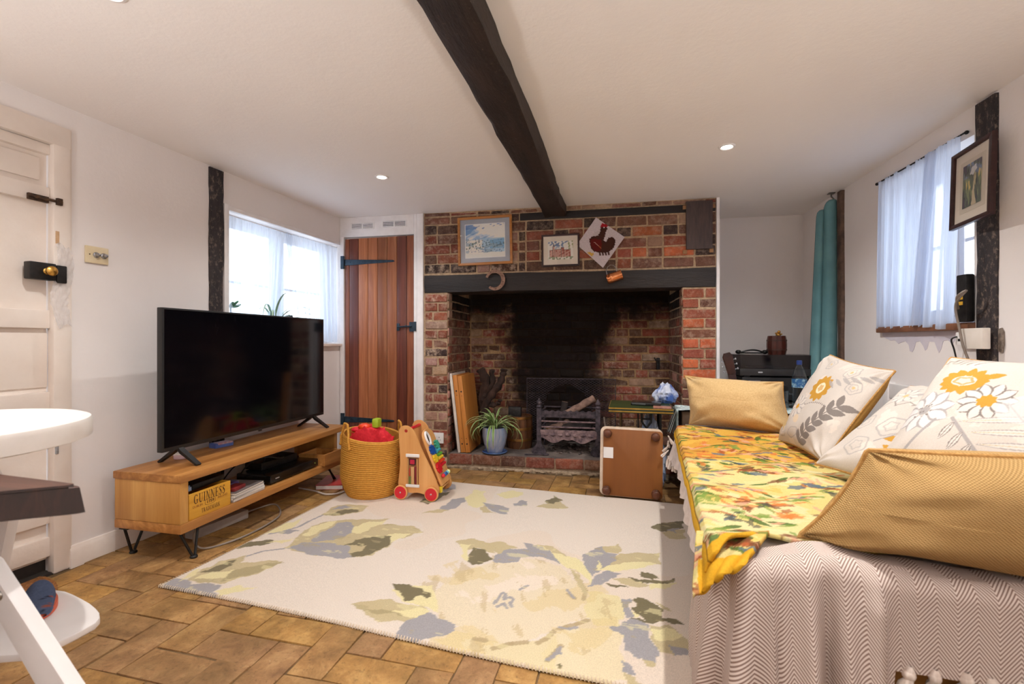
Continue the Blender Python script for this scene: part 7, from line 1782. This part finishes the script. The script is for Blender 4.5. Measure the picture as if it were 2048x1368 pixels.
g = G(); sol = [(-.088+.156*(1-math.cos(a))/2 if a < PI else -.088+.156*(1-math.cos(a))/2, .039*math.sin(a)) for a in np.linspace(0, 2*PI, 30, endpoint=False)]; g.prism(sol, 0, .016, 'xy', .003); lab(g.obj('sole', mat('orange_rubber', (206, 92, 62), (216, 104, 72), .6), sh), 'orange sole')
# dining table corner
M_WALNUT = wood('walnut_top', (70, 40, 30), (116, 74, 58), 0, 16, .4, .06); M_WALE = wood('walnut_edge_grain', (26, 14, 9), (60, 34, 24), 2, 40, .5, .2)
tb = thing('dining_table', 'dark walnut dining table whose thick corner juts in at the left edge', 'table', (-1.008, .653, 0))
outl = [(.0, .0), (-.014, .006), (-.25, .010), (-.85, .012), (-.90, -.03), (-.90, -.46), (-.86, -.50), (-.50, -.46), (-.18, -.125), (-.012, -.010)]
g = G(); A_ = [g.bm.verts.new((x, y, .750)) for x, y in outl]; B_ = [g.bm.verts.new((x+.022*(1 if x > -.3 else 0), y-.004, .700)) for x, y in outl]
C2 = [g.bm.verts.new((x, y, .694)) for x, y in outl]
g.bm.faces.new(A_); g.bm.faces.new(C2[::-1])
for R1, R2 in ((A_, B_), (B_, C2)):
    for i in range(len(outl)): g.bm.faces.new((R1[i], R1[(i+1) % len(outl)], R2[(i+1) % len(outl)], R2[i]))
bmesh.ops.bevel(g.bm, geom=[e for e in g.bm.edges if abs(e.verts[0].co.z-.75) < 1e-4 and abs(e.verts[1].co.z-.75) < 1e-4], offset=.006, segments=2, affect='EDGES')
me = g.mesh('table_top', True, 30); me.materials.append(M_WALNUT); me.materials.append(M_WALE)
for p in me.polygons: p.material_index = 0 if p.normal.z > .9 else 1
link('table_top', me, None, tb)
for x, y in ((-.80, -.08), (-.80, -.40), (-.55, -.30)): g = G(); g.ext(x-.03, x+.03, y-.03, y+.03, 0, .693, .004); g.obj('leg', M_WALE, tb)
# door mat
g = G(); pl = [(.27*math.cos(a), .32*math.sin(a)) for a in np.linspace(0, PI, 30)]; g.prism(pl, 0, .016, 'xy', .004); g.jitter(.003, 60)
dm = g.obj('doormat', mat('brown_coir', (112, 66, 26), (158, 104, 52), .95, scale=160, bump=1.0, bdist=.008)); dm.location = (-2.44, 1.165, .001); dm.rotation_euler = (0, 0, -PI/2); tag(dm, 'half round brown coir mat on the bricks in front of the white door', 'doormat')
o = tag((lambda g: (g.ext(DY0-.06, DY1+.003, .0, .24, -.02, .006), g.ext(DY0-.06, DY1+.003, .05, .24, -.02, .09), g.obj('leak_block', mat('dark_leak_block', (34, 28, 24), (52, 44, 38), .8), D1))[-1])(G()))  # dark box added behind the door foot to stop light leaking through the gap
# ------------------------------------------------------------------ ceiling downlights
M_LAMP = NT('lit_lamp_face'); M_LAMP.b.inputs['Emission Color'].default_value = (1, .93, .84, 1); M_LAMP.b.inputs['Emission Strength'].default_value = 14; M_LAMP = M_LAMP.m
dl_lab = ['round recessed downlight in the ceiling above the wide net curtained window', 'round recessed downlight in the ceiling to the right of the oak beam before the alcove']
for i, (x, y) in enumerate(SPOTS[:4]):
    t_ = thing('downlight', dl_lab[i] if i < 2 else ['round recessed downlight in the ceiling above the high chair tray', 'round recessed downlight in the ceiling above the near end of the daybed'][i-2], 'downlight', (x, y, HC), group='ceiling downlights')
    g = G(); g.lathe([(.028, -.004), (.034, -.007), (.041, -.005), (.043, .0), (.028, .0)], (0, 0, 0), 28, cap=False); g.obj('trim_ring', M_TRIM, t_)
    g = G(); g.lathe([(0, -.0035), (.028, -.0035)], (0, 0, 0), 24, cap=False); g.obj('lamp_face', M_LAMP, t_)
